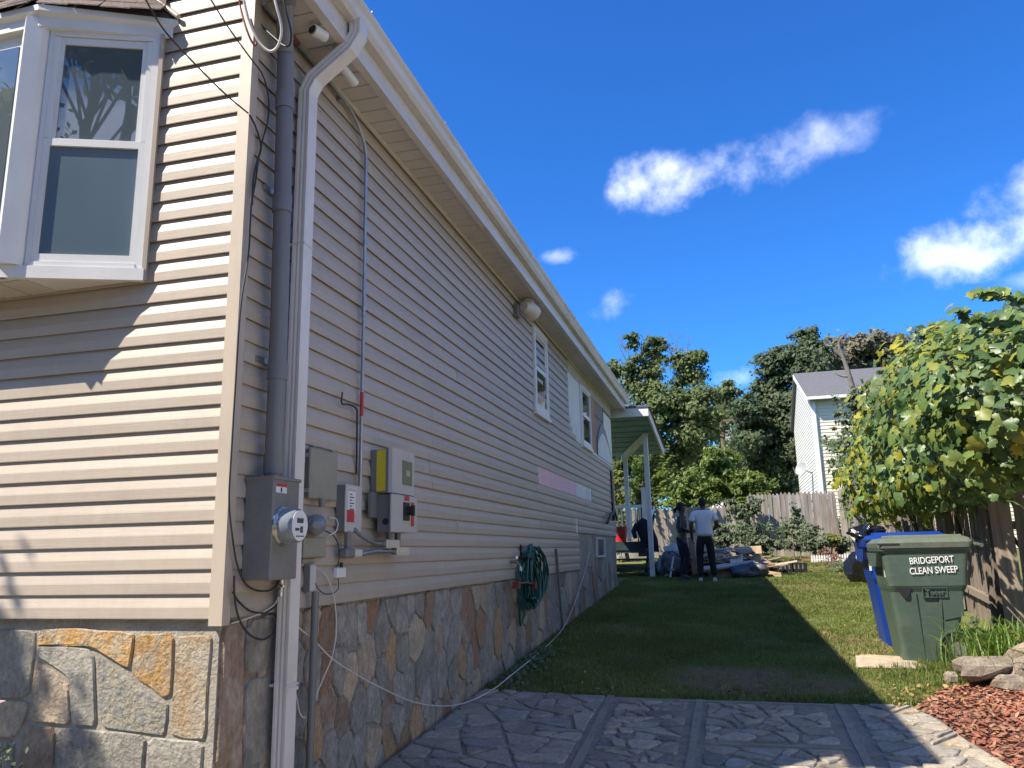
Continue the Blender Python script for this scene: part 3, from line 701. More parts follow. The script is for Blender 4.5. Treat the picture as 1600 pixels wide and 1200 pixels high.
def run(z, y0, y1):
    """one course from y0 to y1, broken into boards"""
    cuts = [y0]; y = y0 + random.uniform(2.2, 3.9)
    while y < y1 - 1.2: cuts.append(y); y += random.uniform(3.2, 4.2)
    cuts.append(y1)
    for a, c in zip(cuts[:-1], cuts[1:]):
        link_mesh('siding_plank', plank_mesh(c - a - .002, 'y', .0022), side_wall, (X0 - .020 + random.uniform(0, .0028), a, z + random.uniform(-.0015, .0015)))
for k in range(30):
    z = 1.385 + LAP * k
    if z + .117 > ZS: break
    end = 12.66 if k < 5 else HY1 - .05
    if k in (10, 11): run(z, YA, 9.95); run(z, 14.1, end)
    elif k in (5, 6): run(z, YA, 12.42 + .05 * (k - 5)); run(z, 12.66, end)
    elif k >= 18: run(z, YA, (12.2 if k > 20 else 12.2 + (.55, .25, .1)[k - 18]))
    else: run(z, YA, end)
FP = [plank_mesh(6.9, 'x', .001) for _ in range(6)]
for k in range(32):
    z = 1.385 + LAP * k
    link_mesh('siding_plank', FP[k % 6], front_wall, (-9.27, YF + .020, z))
# outside corner post, lower starter edges
b = MB(); b.box((X0 - .072, YF - .004, 1.355), (X0, YF + .030, ZS + .25)); b.box((X0 - .030, YF + .030, 1.355), (X0, YF + .060, ZS)); b.build('corner_post', 'trim', house)
b = MB(); b.box((X0 - .05, HY1 - .05, 1.93), (X0 - .002, HY1 + .004, 3.44)); b.build('corner_post', 'trim', house)
MB().box((X0 - .02, 12.662, 1.385), (X0 - .004, 12.69, 1.955)).build('siding_end_trim', 'trim', house)
# exposed boards where siding has come away
MB().box((X0 - .019, 9.92, 2.527), (X0 - .010, 12.62, 2.752)).build('insulation_board', 'pink', side_wall)
MB().box((X0 - .019, 12.622, 2.527), (X0 - .011, 14.12, 2.752)).build('sheathing_panel', 'sheath', side_wall)
MB().box((X0 - .019, 12.40, 1.957), (X0 - .012, 12.655, 2.182)).build('sheathing_panel', 'sheath', side_wall)
def panel(y0, y1, z0, z1, m='sheath', nm='sheathing_panel', out=-.008): return MB().box((X0 - .019, y0, z0), (X0 + out, y1, z1)).build(nm, m, side_wall)
panel(12.2, 13.22, 3.44, 4.50); panel(15.98, 17.03, 3.44, 4.45); panel(13.22, 17.03, 3.40, 3.45, 'sheath', 'sill_board', .006)
panel(12.2, 17.03, 4.50, 4.70, 'beigewood', 'header_board', .001)
panel(13.22, 13.30, 3.45, 4.5, 'whitepaint', 'window_trim', .014)
panel(14.24, 14.72, 3.45, 4.50, 'ply', 'stud_board', .004); panel(14.72, 15.86, 3.45, 4.50, 'pinkboard', 'sheathing_panel', -.010); panel(15.86, 15.98, 3.45, 4.5, 'black', 'dark_gap', -.014)
for z in (3.78, 4.2): panel(14.722, 15.86, z, z + .025, 'black', 'dark_gap', -.006)
b = MB(); P = []                              # sagging grey flap hanging below the right-hand panel
for k in range(15):
    t = k / 14; y = 14.95 + 2.05 * t; P.append((y, 3.44 + .72 * (1 - abs(2 * t - .72) ** 1.6 if t < .36 else max(0, 1 - ((t - .36) / .64) ** 1.5))))
b.loft([[(X0 + .004, 14.95, 3.44)] + [(X0 + .004, y, max(3.445, z)) for y, z in P] + [(X0 + .004, 17.0, 3.44)], [(X0 + .012, 14.95, 3.44)] + [(X0 + .012, y, max(3.445, z)) for y, z in P] + [(X0 + .012, 17.0, 3.44)]])
fix_normals(b.build('grey_flap', 'flap', side_wall))
b = MB(); b.loft([[(X0 + .0122, y, 3.45 + (max(3.445, z) - 3.45) * .0) for y, z in P[:-1]] , [(X0 + .016, y, 3.45 + (max(3.45, z) - 3.45) * .72) for y, z in P[:-1]]], cap0=False, cap1=False)
b.build('white_flap', 'sheath', side_wall)
# dark leftover trim strip near the far corner and its rag
b = MB(); b.box((X0 - .004, 16.55, 2.28), (X0 + .03, 16.75, 3.30)); o_ = b.build('dark_trim_strip', 'black', side_wall)

def side_window(y0, y1, z0, z1, casing=.075, part='window', whole=True):
    w = MB()
    c = casing
    for lo, hi in (((y0, z0), (y0 + c, z1)), ((y1 - c, z0), (y1, z1)), ((y0 + c, z1 - c), (y1 - c, z1)), ((y0 + c, z0), (y1 - c, z0 + c))):
        w.box((X0 - .018, lo[0], lo[1]), (X0 + .022, hi[0], hi[1]))
    w = w.build(part, 'white', house)
    MB().box((X0 - .018, y0 - .03, z0 - .05), (X0 + .04, y1 + .03, z0 - .002)).build('sill', 'white', w)
    zm = (z0 + z1) / 2
    for zz0, zz1, o in ((zm + .015, z1 - c, -.002), (z0 + c, zm + .015, .006)):
        s = MB(); t = .035
        for lo, hi in (((y0 + c, zz0), (y0 + c + t, zz1)), ((y1 - c - t, zz0), (y1 - c, zz1)), ((y0 + c + t, zz1 - t), (y1 - c - t, zz1)), ((y0 + c + t, zz0), (y1 - c - t, zz0 + t))):
            s.box((X0 - .016, lo[0], lo[1]), (X0 + o + .01, hi[0], hi[1]))
        s.build('sash', 'white', w)
        MB().box((X0 - .015, y0 + c + t, zz0 + t), (X0 - .006 + o, y1 - c - t, zz1 - t)).build('pane', 'glassdark', w)
    return w
side_window(9.82, 10.62, 3.46, 4.62)
side_window(13.32, 14.22, 3.46, 4.50, .05)
b = MB(); yb0, yb1, zb0, zb1 = 14.4, 15.36, 1.55, 1.90
for lo, hi in (((yb0, zb0), (yb0 + .05, zb1)), ((yb1 - .07, zb0), (yb1, zb1)), ((yb0 + .05, zb0), (yb1 - .07, zb0 + .035)), ((yb0 + .05, zb1 - .02), (yb1 - .07, zb1))): b.box((X0 - .045, *lo), (X0 + .012, *hi))
bw = b.build('basement_window', 'white', house)
MB().box((X0 - .04, yb0 + .05, zb0 + .035), (X0 - .012, yb1 - .07, zb1 - .02)).build('pane', 'glassdark', bw)

# eaves: soffit panels, fascia, gutter, roof
XS = X0 + .262
soffit = MB().box((X0 - .02, 3.12, ZS + .012), (XS, HY1 + .3, ZS + .03)).build('soffit', 'soffit', house)
pm = MB(); pw = .15
pm.loft([[(0, 0, 0), (0, pw - .012, 0), (0, pw - .004, .010), (0, pw, .010), (0, pw, .013), (0, 0, .013)], [(.254, 0, 0), (.254, pw - .012, 0), (.254, pw - .004, .010), (.254, pw, .010), (.254, pw, .013), (.254, 0, .013)]])
pme = pm.mesh('soffit_panel', [M['soffit']]); y = 3.14
while y < HY1 + .13: link_mesh('soffit_panel', pme, soffit, (X0 + .003, y, ZS)); y += pw
MB().box((X0 + .001, 3.4, ZS - .035), (X0 + .016, HY1, ZS - .001)).build('frieze_trim', 'soffit', house)
fascia = MB().box((XS, 3.10, ZS - .012), (XS + .022, HY1 + .3, ZS + .175)).build('fascia', 'gutter', house)
MB().box((XS - .03, 3.10, ZS - .022), (XS + .026, HY1 + .3, ZS - .0125)).build('fascia_lip', 'gutter', fascia)
GX = XS + .023
g = [(GX, ZS + .125), (GX + .055, ZS + .125), (GX + .078, ZS + .155), (GX + .088, ZS + .20), (GX + .108, ZS + .225), (GX + .108, ZS + .252), (GX + .096, ZS + .252), (GX + .096, ZS + .236),
     (GX + .078, ZS + .21), (GX + .066, ZS + .16), (GX + .05, ZS + .135), (GX + .006, ZS + .135), (GX + .006, ZS + .25), (GX, ZS + .25)]
b = MB(); b.prism(g, 1, 3.12, HY1 + .30); b.add([(q[0], 3.119, q[1]) for q in g[:6]] + [(GX, 3.119, ZS + .25)], [tuple(range(7))]); b.add([(q[0], HY1 + .301, q[1]) for q in g[:6]] + [(GX, HY1 + .301, ZS + .25)], [tuple(range(7))[::-1]])
gutter = fix_normals(b.build('gutter', 'gutter', house))
y = 4.0
hm = MB().box((0, -.012, 0), (.112, .012, .004)).box((.102, -.006, .004), (.11, .006, .016)).mesh('gutter_hanger', [M['steel']])
while y < HY1: link_mesh('gutter_hanger', hm, gutter, (GX, y, ZS + .2525)); y += 1.35
b = MB(); RK = .42
for sgn in (1,):
    z0 = ZS + .265
    b.add([(GX + .05, 3.10, z0), (GX + .05, HY1 + .32, z0), (-5.9, HY1 + .32, z0 + RK * (GX + .05 + 5.9)), (-5.9, 3.10, z0 + RK * (GX + .05 + 5.9)),
           (GX + .05, 3.10, z0 - .02), (GX + .05, HY1 + .32, z0 - .02), (-5.9, HY1 + .32, z0 - .02 + RK * (GX + .05 + 5.9)), (-5.9, 3.10, z0 - .02 + RK * (GX + .05 + 5.9)),
           (-9.9, HY1 + .32, z0 + .1), (-9.9, 3.10, z0 + .1)],
          [(0, 1, 2, 3), (4, 7, 6, 5), (0, 4, 5, 1), (0, 3, 7, 4), (1, 5, 6, 2), (2, 8, 9, 3)])
b.build('roof', 'roofdark', house)

# downspout with its two elbows, at the near corner
yd = 3.835
p0 = onX(556, 52, XS + .06)
pts = [(XS + .075, p0[1], ZS + .14), (XS + .075, p0[1], ZS + .05), (XS + .03, p0[1] - .02, ZS - .045), (X0 + .10, yd + .01, ZS - .25), (X0 + .062, yd, ZS - .34), (X0 + .062, yd, ZS - .46), (X0 + .062, yd - .012, .05)]
pts = [Vector(p) for p in pts]
def rect_tube(b, pts, hx, hy, n_groove=3):
    rings = []
    for i, p in enumerate(pts):
        t = (pts[min(i + 1, len(pts) - 1)] - pts[max(i - 1, 0)]).normalized()
        a = Vector((0, 1, 0)); n = t.cross(a)
        if n.length < .1: n = Vector((1, 0, 0))
        n.normalize()
        if n.x < 0 and abs(n.x) > .3: n = -n
        prof = []
        for s in (-1, 1):                         # long grooved faces
            for k in range(7):
                u = -1 + 2 * k / 6; d = .004 if k in (2, 4) else 0
                prof.append((u * s * -hx, s * (hy - d)) )
        rings.append([p + n * u + a * v for u, v in prof])
    b.loft(rings)
b = MB(); rect_tube(b, pts, .036, .049)
spout = fix_normals(b.build('downspout', 'spout', house))
for z in (1.02, 3.4): MB().box((X0 - .006, yd - .0515, z), (X0 + .1012, yd + .0515, z + .012)).build('downspout_strap', 'gutter', spout)
MB().box((X0 + .022, yd - .0525, .995), (X0 + .1015, yd + .0525, 1.012)).build('downspout_joint', 'gutter', spout)

# foundation stones on the long side
def pin(px, py): p = onX(px, py, X0 - .02); return (p[1], p[2])
NEAR = {'stone rust': [(512, 985), (672, 942), (751, 985), (581, 950)], 'stone orange': [(490, 1152), (652, 1128), (609, 1171), (724, 1040)],
        'stone tan': [(575, 1033), (548, 1067), (581, 1165), (745, 1070), (487, 968), (652, 990)], 'stone brown': [(609, 1101), (516, 1105), (722, 1080), (700, 1110)],
        'stone grey': [(550, 975), (600, 985), (628, 958), (560, 1110), (600, 1060), (640, 1080), (690, 1045), (700, 985), (770, 945), (765, 1010), (660, 1060), (530, 1050)],
        'stone pale': [(693, 935), (665, 1085), (704, 1000), (540, 1175)]}
seeds = []; kind = []
for k_, l_ in NEAR.items():
    for q in l_: seeds.append(pin(*q)); kind.append(k_)
tries = 0
while tries < 9000:
    tries += 1; y = random.uniform(3.62, HY1 - .1); zt = 1.37 if y < 12.68 else 1.95; z = random.uniform(gz(0, y) - .1, zt)
    dmin = random.choice((.13, .17, .22)) + .014 * (y - 4)
    if all((y - s[0]) ** 2 + ((z - s[1]) * .72) ** 2 > dmin ** 2 for s in seeds):
        seeds.append((y, z)); kind.append(random.choices(['stone grey', 'stone pale', 'stone dark', 'stone tan', 'stone rust', 'stone brown', 'stone orange'], [6, 3.6, 2.4, 2.6, 1.2, 1.8, .7])[0])
FPOLY = [(3.60, -.1), (HY1 - .04, .78), (HY1 - .04, 1.945), (12.69, 1.945), (12.69, 1.375), (3.60, 1.375)]
def stones_on_side():
    for reg, dom in (([(3.60, -.1), (12.69, .60), (12.69, 1.376), (3.60, 1.376)], 0), ([(12.70, .6), (HY1 - .05, .84), (HY1 - .05, 1.945), (12.70, 1.945)], 1)):
        cells = voronoi(reg, seeds, .72)
        for c, k_ in zip(cells, kind):
            if len(c) < 3: continue
            c = inset(c, .0045)
            if len(c) < 3 or abs(area(c)) < .004: continue
            c = rough_outline(c, .13, .014)
            stone_mesh('stone', c, random.uniform(.006, .024), k_, foundation, lambda u, v, h: Vector((X0 - .036 + h, u, v)), .007)
stones_on_side()
PIL = [[(337, 978), (384, 966), (381, 1062), (378, 1215), (320, 1215)], [(387, 967), (432, 962), (430, 1046), (384, 1057)], [(383, 1061), (430, 1050), (428, 1215), (380, 1215)]]
for poly, k_ in zip(PIL, ('stone brown', 'stone grey', 'stone pale')):
    q = [(onX(a, b_, X0 - .02)[1], onX(a, b_, X0 - .02)[2]) for a, b_ in poly]
    q = [(max(y, YF + .04), z) for y, z in q]
    q = inset(q, .004); q = rough_outline(q, .15, .004)
    stone_mesh('stone', q, .022, k_, foundation, lambda u, v, h: Vector((X0 - .036 + h, u, v)), .008)
# foundation stones on the front
FS = [('stone ochre', [(225, 430), (240, 340), (480, 330), (740, 350), (830, 370), (800, 570), (770, 562), (640, 470), (560, 442), (250, 422)]),
      ('stone ochre', [(842, 372), (1075, 360), (1058, 740), (1010, 760), (862, 650), (815, 600)]),
      ('stone cream', [(1097, 385), (1300, 375), (1312, 400), (1272, 1020), (1150, 1020), (1062, 990), (1072, 760), (1087, 720)]),
      ('stone speckled', [(602, 505), (690, 565), (790, 655), (900, 735), (1000, 795), (1038, 805), (1018, 1000), (910, 985), (617, 945)]),
      ('stone pale', [(225, 442), (420, 440), (540, 460), (575, 510), (588, 940), (442, 935), (442, 660), (332, 560), (228, 500)]),
      ('stone tan', [(225, 532), (330, 602), (418, 690), (430, 930), (182, 908), (202, 640)]),
      ('stone grey', [(-260, 330), (208, 345), (203, 480), (165, 760), (-260, 775)]), ('stone tan', [(-260, 792), (158, 787), (148, 880), (78, 1010), (-260, 1010)]),
      ('stone pale', [(352, 957), (600, 972), (898, 1002), (880, 1330), (325, 1330)]), ('stone pale', [(922, 1012), (1258, 1042), (1245, 1330), (900, 1330)]),
      ('stone brown', [(152, 942), (330, 952), (310, 1330), (70, 1330)]), ('stone grey', [(-260, 1030), (78, 1030), (50, 1330), (-260, 1330)])]
for k_, poly in FS:
    q = []
    for a, b_ in poly:
        p = onY(a / 4, 900 + b_ / 4, YF + .02); q.append((min(p[0], X0 - .03), p[2]))
    if area(q) < 0: q = q[::-1]
    c_ = centroid(q); q = [(a - (c_[0] - a) * .004 / max(.05, math.dist((a, b_), c_)), b_ - (c_[1] - b_) * .004 / max(.05, math.dist((a, b_), c_))) for a, b_ in q]
    q = rough_outline(q, .10, .005)
    stone_mesh('stone', q, .011 + random.uniform(-.002, .004), k_, foundation, lambda u, v, h: Vector((u, YF + .035 - h, v)), .007)
sx = -2.36
for i in range(14):                                       # the courses run on to the left and below
    pass

# ------------------------------------------------------------------ bay window on the front
C = Vector((-3.486, 3.10, 0)); J = Vector((-2.879, 3.35, 0)); BW = (J - C).length; D = (J - C).normalized(); NB = Vector((D.y, -D.x, 0))
bay = MB()
CL = Vector((-5.1, 3.10, 0)); JL = Vector((-5.707, 3.35, 0))
ring = lambda z, o=0: [(JL.x - o, JL.y, z), (CL.x - o * .6, CL.y - o, z), (C.x + o * .6, C.y - o, z), (J.x + o, J.y, z)]
bay.loft([ring(3.112), ring(4.59)]); bay = bay.build('bay_window', 'white', house)
def FB(b, u0, u1, o0, o1, z0, z1, mi=0):                  # box in the right-hand facet's own frame
    c = C + D * (u0 + u1) / 2 + NB * (o0 + o1) / 2 + Vector((0, 0, (z0 + z1) / 2))
    return b.obox(c, D * (u1 - u0) / 2, NB * (o1 - o0) / 2, Vector((0, 0, (z1 - z0) / 2)), mi)
b = MB(); FB(b, -.075, BW - .005, .002, .034, 3.098, 3.165); b.box((CL.x, C.y - .034, 3.098), (C.x - .078 + .055, C.y - .002, 3.165)); b.build('sill_board', 'white', bay)
b = MB(); b.loft([[(C.x - .095, C.y - .03, z), (C.x - .020, C.y - .085, z), (C.x + .045, C.y - .035, z), (C.x + .055, C.y + .012, z)] for z in (3.166, 4.598)]); fix_normals(b.build('corner_mullion', 'white', bay))
for (u0, u1, o, z0, z1, nm) in [(.058, .082, .022, 3.166, 4.56, 'casing'), (.60, .640, .020, 3.166, 4.56, 'casing'), (.082, .60, .022, 4.515, 4.56, 'casing'), (.082, .60, .026, 3.166, 3.192, 'casing'),
                                (.64, .662, .030, 3.10, 4.56, 'side_trim')]:
    b = MB(); FB(b, u0, u1, .001, o, z0, z1); b.build(nm, 'trim' if nm == 'side_trim' else 'white', bay)
def sash(u0, u1, z0, z1, o, t, tb, tt, gm='glass'):
    b = MB(); FB(b, u0, u0 + t, .001, o, z0, z1); FB(b, u1 - t, u1, .001, o, z0, z1); FB(b, u0 + t, u1 - t, .001, o, z0, z0 + tb); FB(b, u0 + t, u1 - t, .001, o, z1 - tt, z1)
    b.build('sash', 'white', bay); g = MB(); FB(g, u0 + t, u1 - t, .002, .004, z0 + tb, z1 - tt); g.build('pane', gm, bay)
sash(.083, .599, 3.87, 4.512, .013, .052, .03, .042)
sash(.083, .599, 3.195, 3.895, .0185, .030, .042, .04, 'screenglass')
for u0, u1 in ((.083, .108), (.574, .599)): b = MB(); FB(b, u0, u1, .0135, .019, 3.897, 4.512); b.build('track', 'white', bay)
b = MB(); b.box((CL.x + .1, C.y - .012, 3.166), (C.x - .10, C.y - .001, 4.56)); b.build('front_frame', 'white', bay)
MB().box((CL.x + .16, C.y - .016, 3.24), (C.x - .125, C.y - .0125, 4.47)).build('pane', 'glass', bay)
# eave board and shingled roof of the bay
b = MB(); b.loft([ring(4.545, .05), ring(4.605, .05), ring(4.622, .078), ring(4.656, .078)]); fix_normals(b.build('eave_board', 'white', bay))
for row in range(5):
    za, zb = 4.658 + row * .085, 4.658 + (row + 1) * .085 + .012
    oa, ob_ = .10 - row * .068, .10 - (row + 1) * .068 - .02
    for (P0, P1, N_) in ((C, J, NB), (CL, C, Vector((0, -1, 0)))):
        n = 4 if P0 is C else 7; d = (P1 - P0)
        e0 = Vector((.05 - row * .02, 0, 0)) if P0 is C else Vector((0, 0, 0))
        for k in range(n):
            t0, t1 = k / n, (k + 1) / n - .004
            def pt(t, o, z): 
                p = P0 + d * t + N_ * o; return Vector((p.x, min(p.y, YF + .01), z))
            j = random.uniform(-.006, .006); b = MB()
            a0, a1 = pt(t0, oa + j, za), pt(t1, oa + j, za); c0, c1 = pt(t0, ob_, zb), pt(t1, ob_, zb); up = Vector((0, 0, .008))
            b.loft([[a0, a1, c1, c0], [a0 + up, a1 + up, c1 + up, c0 + up]]); fix_normals(b.build('shingle', 'shingle', bay))
b = MB(); b.loft([[tuple(Vector(ring(4.645, .07)[i]) ) for i in range(4)], [(JL.x + .3, 3.36, 5.05), (CL.x + .2, 3.35, 5.06), (C.x - .2, 3.35, 5.06), (J.x - .3, 3.36, 5.05)]], cap0=False); b.build('roof_deck', 'roofdark', bay)
b = MB(); b.tube([(J.x + .09, YF - .016, 4.66), (J.x - .10, YF - .018, 4.83), (J.x - .3, YF - .018, 5.02)], .016, 5); b.build('flashing', 'trim', bay)
b = MB()
for k in range(9):
    x = CL.x + .05 + k * (C.x - CL.x) / 9
    b.box((x, 3.14, 3.106), (x + .16, YF - .001, 3.111))
b.build('underside_panels', 'soffit', bay)

# ================================================================== fittings on the long side wall
def wb(pw, po, pr, pt, pb):
    """pixels of wall-left, outer-left, outer-right edges and top/bottom of a box on the wall -> lo, hi"""
    y0 = W(pw, (pt + pb) / 2)[1]; xo = onY(po, (pt + pb) / 2, y0)[0]
    y1 = onX(pr, (pt + pb) / 2, xo)[1]; zt = onY(po, pt, y0)[2]; zb = onY(po, pb, y0)[2]
    return (X0 - .004, y0, zb), (xo, y1, zt)
# electricity meter
lo, hi = wb(381, 425, 466, 745, 907)
meter = thing('electric_meter', 'dark grey meter cabinet with round glass electricity meter by the downspout', 'electric meter', (X0, (lo[1] + hi[1]) / 2, lo[2]))
b = MB().bbox(lo, hi, .006); b.bbox((lo[0], lo[1] - .006, hi[2] - .012), (hi[0] + .008, hi[1] + .006, hi[2] + .006), .004); b.build('cabinet', 'metergrey', meter)
c0 = Vector(onX(442, 822, hi[0])); c1 = Vector(onY(468, 822, c0.y)); L_ = c1.x - c0.x; R_ = .088
b = MB(); b.tube([c0, c0 + Vector((.012, 0, 0))], R_ + .014, 28); b.tube([c0 + Vector((.012, 0, 0)), c0 + Vector((.022, 0, 0))], R_ + .006, 28); b.build('sealing_ring', 'steel', meter)
b = MB(); b.tube([c0 + Vector((.02, 0, 0)), c0 + Vector((L_ * .92, 0, 0)), c0 + Vector((L_, 0, 0))], [R_, R_ * .95, R_ * .88], 28); b.build('glass_cover', 'meterglass', meter)
b = MB(); b.tube([c0 + Vector((L_ + .001, 0, 0)), c0 + Vector((L_ + .003, 0, 0))], R_ * .86, 28); dial = b.build('dial', 'labelwhite', meter)
b = MB(); q = c0 + Vector((L_ + .004, 0, 0))
b.box((q.x - .001, q.y - .03, q.z + .012), (q.x + .001, q.y + .03, q.z + .036)); b.box((q.x - .001, q.y + .002, q.z - .035), (q.x + .001, q.y + .026, q.z - .004)); b.box((q.x - .001, q.y - .045, q.z - .026), (q.x + .001, q.y - .008, q.z - .012))
for k in range(5): b.box((q.x - .001, q.y - .035 + k * .016, q.z - .056), (q.x + .0008, q.y - .026 + k * .016, q.z - .049))
b.build('dial_print', 'ink', meter)
b = MB().box((hi[0] + .0005, lo[1] + .02, hi[2] - .075), (hi[0] + .0015, lo[1] + .12, hi[2] - .03)); b.build('warning_label', 'labelwhite', meter)
b = MB().box((hi[0] + .0015, lo[1] + .02, hi[2] - .045), (hi[0] + .002, lo[1] + .12, hi[2] - .03)); b.build('label_band', 'red', meter)
b = MB().box((hi[0] + .0015, lo[1] + .062, hi[2] - .072), (hi[0] + .002, lo[1] + .076, hi[2] - .048)); b.build('label_symbol', 'ink', meter)
mt = hi[2]
# service conduit of grey PVC from the meter to the eave
yb = (lo[1] + hi[1]) / 2 - .01
path = [Vector((X0 + .080, yb, mt)), Vector((X0 + .080, yb - .01, 3.0)), Vector((X0 + .080, yb - .05, 4.33)), Vector((X0 + .085, yb - .075, 4.47)), Vector((X0 + .12, yb - .14, 4.60)), Vector((X0 + .17, yb - .22, 4.70))]
sc_ = thing('service_conduit', 'thick grey plastic service pipe rising from the meter to the eave', 'conduit', path[0])
MB().tube(catmull(path, 6), .047, 16).build('pipe', 'metergreydark', sc_)
for z in (2.13, 2.62, 3.55, 4.16):
    t_ = (z - mt) / (4.33 - mt); y_ = yb - .01 - .04 * max(0, (z - 3.0) / 1.33) if z > 3 else yb - .01 * t_
    MB().tube([(X0 + .08, y_, z - .05), (X0 + .08, y_, z + .05)], .0525, 16).build('coupling', 'metergreydark', sc_)
for z in (2.66, 3.62): MB().box((X0 - .004, yb - .09, z), (X0 + .014, yb + .06, z + .03)).build('pipe_strap', 'emt', sc_)
MB().tube([path[-1] - Vector((.03, -.04, .03)), path[-1] + Vector((.03, -.05, .02)), path[-1] + Vector((.06, -.10, -.01))], [.055, .068, .06], 12).build('weatherhead', 'metergreydark', sc_)
# service wires looping at the corner
wh = path[-1] + Vector((.06, -.10, 0))
def swire(nm, lab, px, r, m): return wire(nm, lab, 'wire', [onY(a, b_, 3.22 + o) for a, b_, o in px], r, m, 8)
swire('service_wire', 'thick white wire loop hanging beneath the weatherhead', [(424, -20, 0), (432, 10, .02), (440, 45, .06), (434, 72, .08), (421, 80, .08), (405, 66, .06), (392, 40, .03), (384, 14, 0), (378, -20, -.03)], .0075, 'cablewhite')
swire('service_wire', 'red brown wire drooping left of the white loop', [(372, -20, 0), (376, 12, .02), (385, 45, .03), (394, 66, .05), (400, 70, .06), (398, 55, .06), (392, 30, .05)], .006, 'wirered')
swire('service_wire', 'black wire loop hanging right of the white loop', [(440, -15, 0), (447, 18, .03), (455, 50, .08), (452, 70, .12), (443, 71, .14), (430, 60, .16), (412, 44, .18)], .006, 'cable')
swire('overhead_wire', 'thin black wire stretching down across the bay window to the corner', [(225, -5, -.55), (255, 45, -.4), (300, 95, -.2), (350, 145, 0), (389, 178, .12)], .0045, 'cable')
swire('overhead_wire', 'thin black wire coming down over the siding to the bracket', [(325, -8, -.35), (355, 40, -.2), (385, 82, -.05), (408, 112, .1)], .0045, 'cable')
o1 = .022
def w_(*q): return [W(a, b_, (c[0] if c else o1)) for a, b_, *c in q]
swire_pts = w_((408, 112, .03), (415, 130), (420, 160), (418, 190), (410, 220), (404, 250), (399, 285), (393, 320), (391, 350), (388, 400), (376, 480), (368, 600), (362, 700), (358, 780), (362, 830), (370, 880), (382, 910), (400, 922), (422, 922), (436, 908, .04), (440, 890, .06))
wire('drop_cable', 'black cable running down the corner and looping under the meter', 'cable', swire_pts, .005, 'cable', 6)
wire('drop_cable', 'black cable bundle clipped beside the corner under the eave', 'cable', w_((389, 178, .03), (398, 195), (405, 215), (408, 232), (402, 252), (396, 280), (394, 320)), .006, 'cable', 6)
wire('loose_cable', 'black cable drooping from the corner onto the foundation below the meter', 'cable', w_((366, 900, .03), (366, 925), (370, 955), (380, 980), (395, 995), (412, 999), (428, 990)), .0055, 'cable', 6)
wire('loose_cable', 'second black cable curving from the corner to the ground clamp', 'cable', w_((364, 925, .03), (373, 940), (392, 955), (415, 957), (432, 945)), .0055, 'cable', 6)
wire('ground_wire', 'pale bare wire along the bottom of the siding to the clamp', 'cable', w_((362, 974, .015), (385, 967), (410, 957), (430, 943), (437, 925, .03)), .004, 'cream', 5)
gc = thing('ground_clamp', 'small bright metal clamp hanging under the meter cabinet', 'clamp', W(441, 915, .04))
MB().tube([W(441, 905, .06), W(439, 922, .05), W(438, 932, .05)], .014, 8).build('clamp_body', 'steel', gc); MB().tube([W(436, 916, .05), W(443, 916, .08)], .007, 6).build('bolt', 'steel', gc)

# beige junction cabinet
lo, hi = wb(476, 487, 527, 700, 777)
jb = thing('junction_box', 'beige grey plastic cabinet on the wall right of the downspout', 'junction box', (X0, lo[1], lo[2]))
MB().bbox(lo, (hi[0] - .025, hi[1], hi[2]), .006).build('case', 'metergreydark', jb); MB().bbox((hi[0] - .024, lo[1] - .008, lo[2] - .006), (hi[0], hi[1] + .008, hi[2] + .006), .008).build('door', 'beigegrey', jb)
for z in (lo[2] + .03, hi[2] - .05): MB().box((hi[0] - .05, lo[1] - .010, z), (hi[0] - .004, lo[1] - .004, z + .022)).build('hinge', 'emt', jb)
for y in (lo[1] + .06, lo[1] + .28): MB().box((X0, y, hi[2] + .006), (X0 + .02, y + .03, hi[2] + .022)).build('mounting_tab', 'beigegrey', jb)
MB().tube([(X0 + .06, lo[1] + .10, lo[2] - .006), (X0 + .06, lo[1] + .10, lo[2] - .05)], .02, 8).build('cable_gland', 'metergreydark', jb)
# lower network box with its outlet and pipe
lo, hi = wb(468, 476, 510, 838, 872)
lo = (lo[0], lo[1], W(476, 872)[2])
nb = thing('network_box', 'small beige box below the meter dial with cables out of its bottom', 'junction box', (X0, lo[1], lo[2]))
MB().bbox(lo, hi, .008).build('cover', 'beigegrey', nb); MB().bbox((X0, lo[1] + .02, lo[2] - .03), (hi[0] - .015, hi[1] - .1, lo[2] - .001), .006).build('lower_lip', 'beigegrey', nb)
lo2, hi2 = wb(474, 486, 494, 882, 925)
ob_ = thing('outlet_box', 'narrow grey weatherproof outlet under the small beige box', 'outlet', (X0, lo2[1], lo2[2]))
MB().bbox(lo2, (hi2[0] - .012, hi2[1], hi2[2]), .004).build('box', 'metergreydark', ob_); MB().bbox((hi2[0] - .011, lo2[1] - .002, lo2[2] + .002), (hi2[0], hi2[1] + .002, hi2[2] - .002), .004).build('cover_plate', 'lightgrey', ob_)
ps = W(478, 930, .05); pe = W(474, 1200, .05)
tag(MB().tube([Vector((ps.x, lo2[1] + .05, lo2[2])), Vector((ps.x, lo2[1] + .04, .12))], .021, 12).build('riser_pipe', 'metergreydark', None, org=(ps.x, lo2[1] + .04, .12)), 'slim grey riser pipe running down the stones beside the downspout', 'pipe')
mc = thing('meter_socket', 'small clear plastic dome on the wall behind the meter dial', 'meter', W(492, 820))
MB().tube([W(494, 820, .02), W(494, 820, .06), W(494, 820, .10), W(494, 820, .115)], [.055, .052, .045, .02], 16).build('dome', 'meterglass', mc); MB().tube([W(494, 820, 0), W(494, 820, .02)], .06, 16).build('base', 'beigegrey', mc)
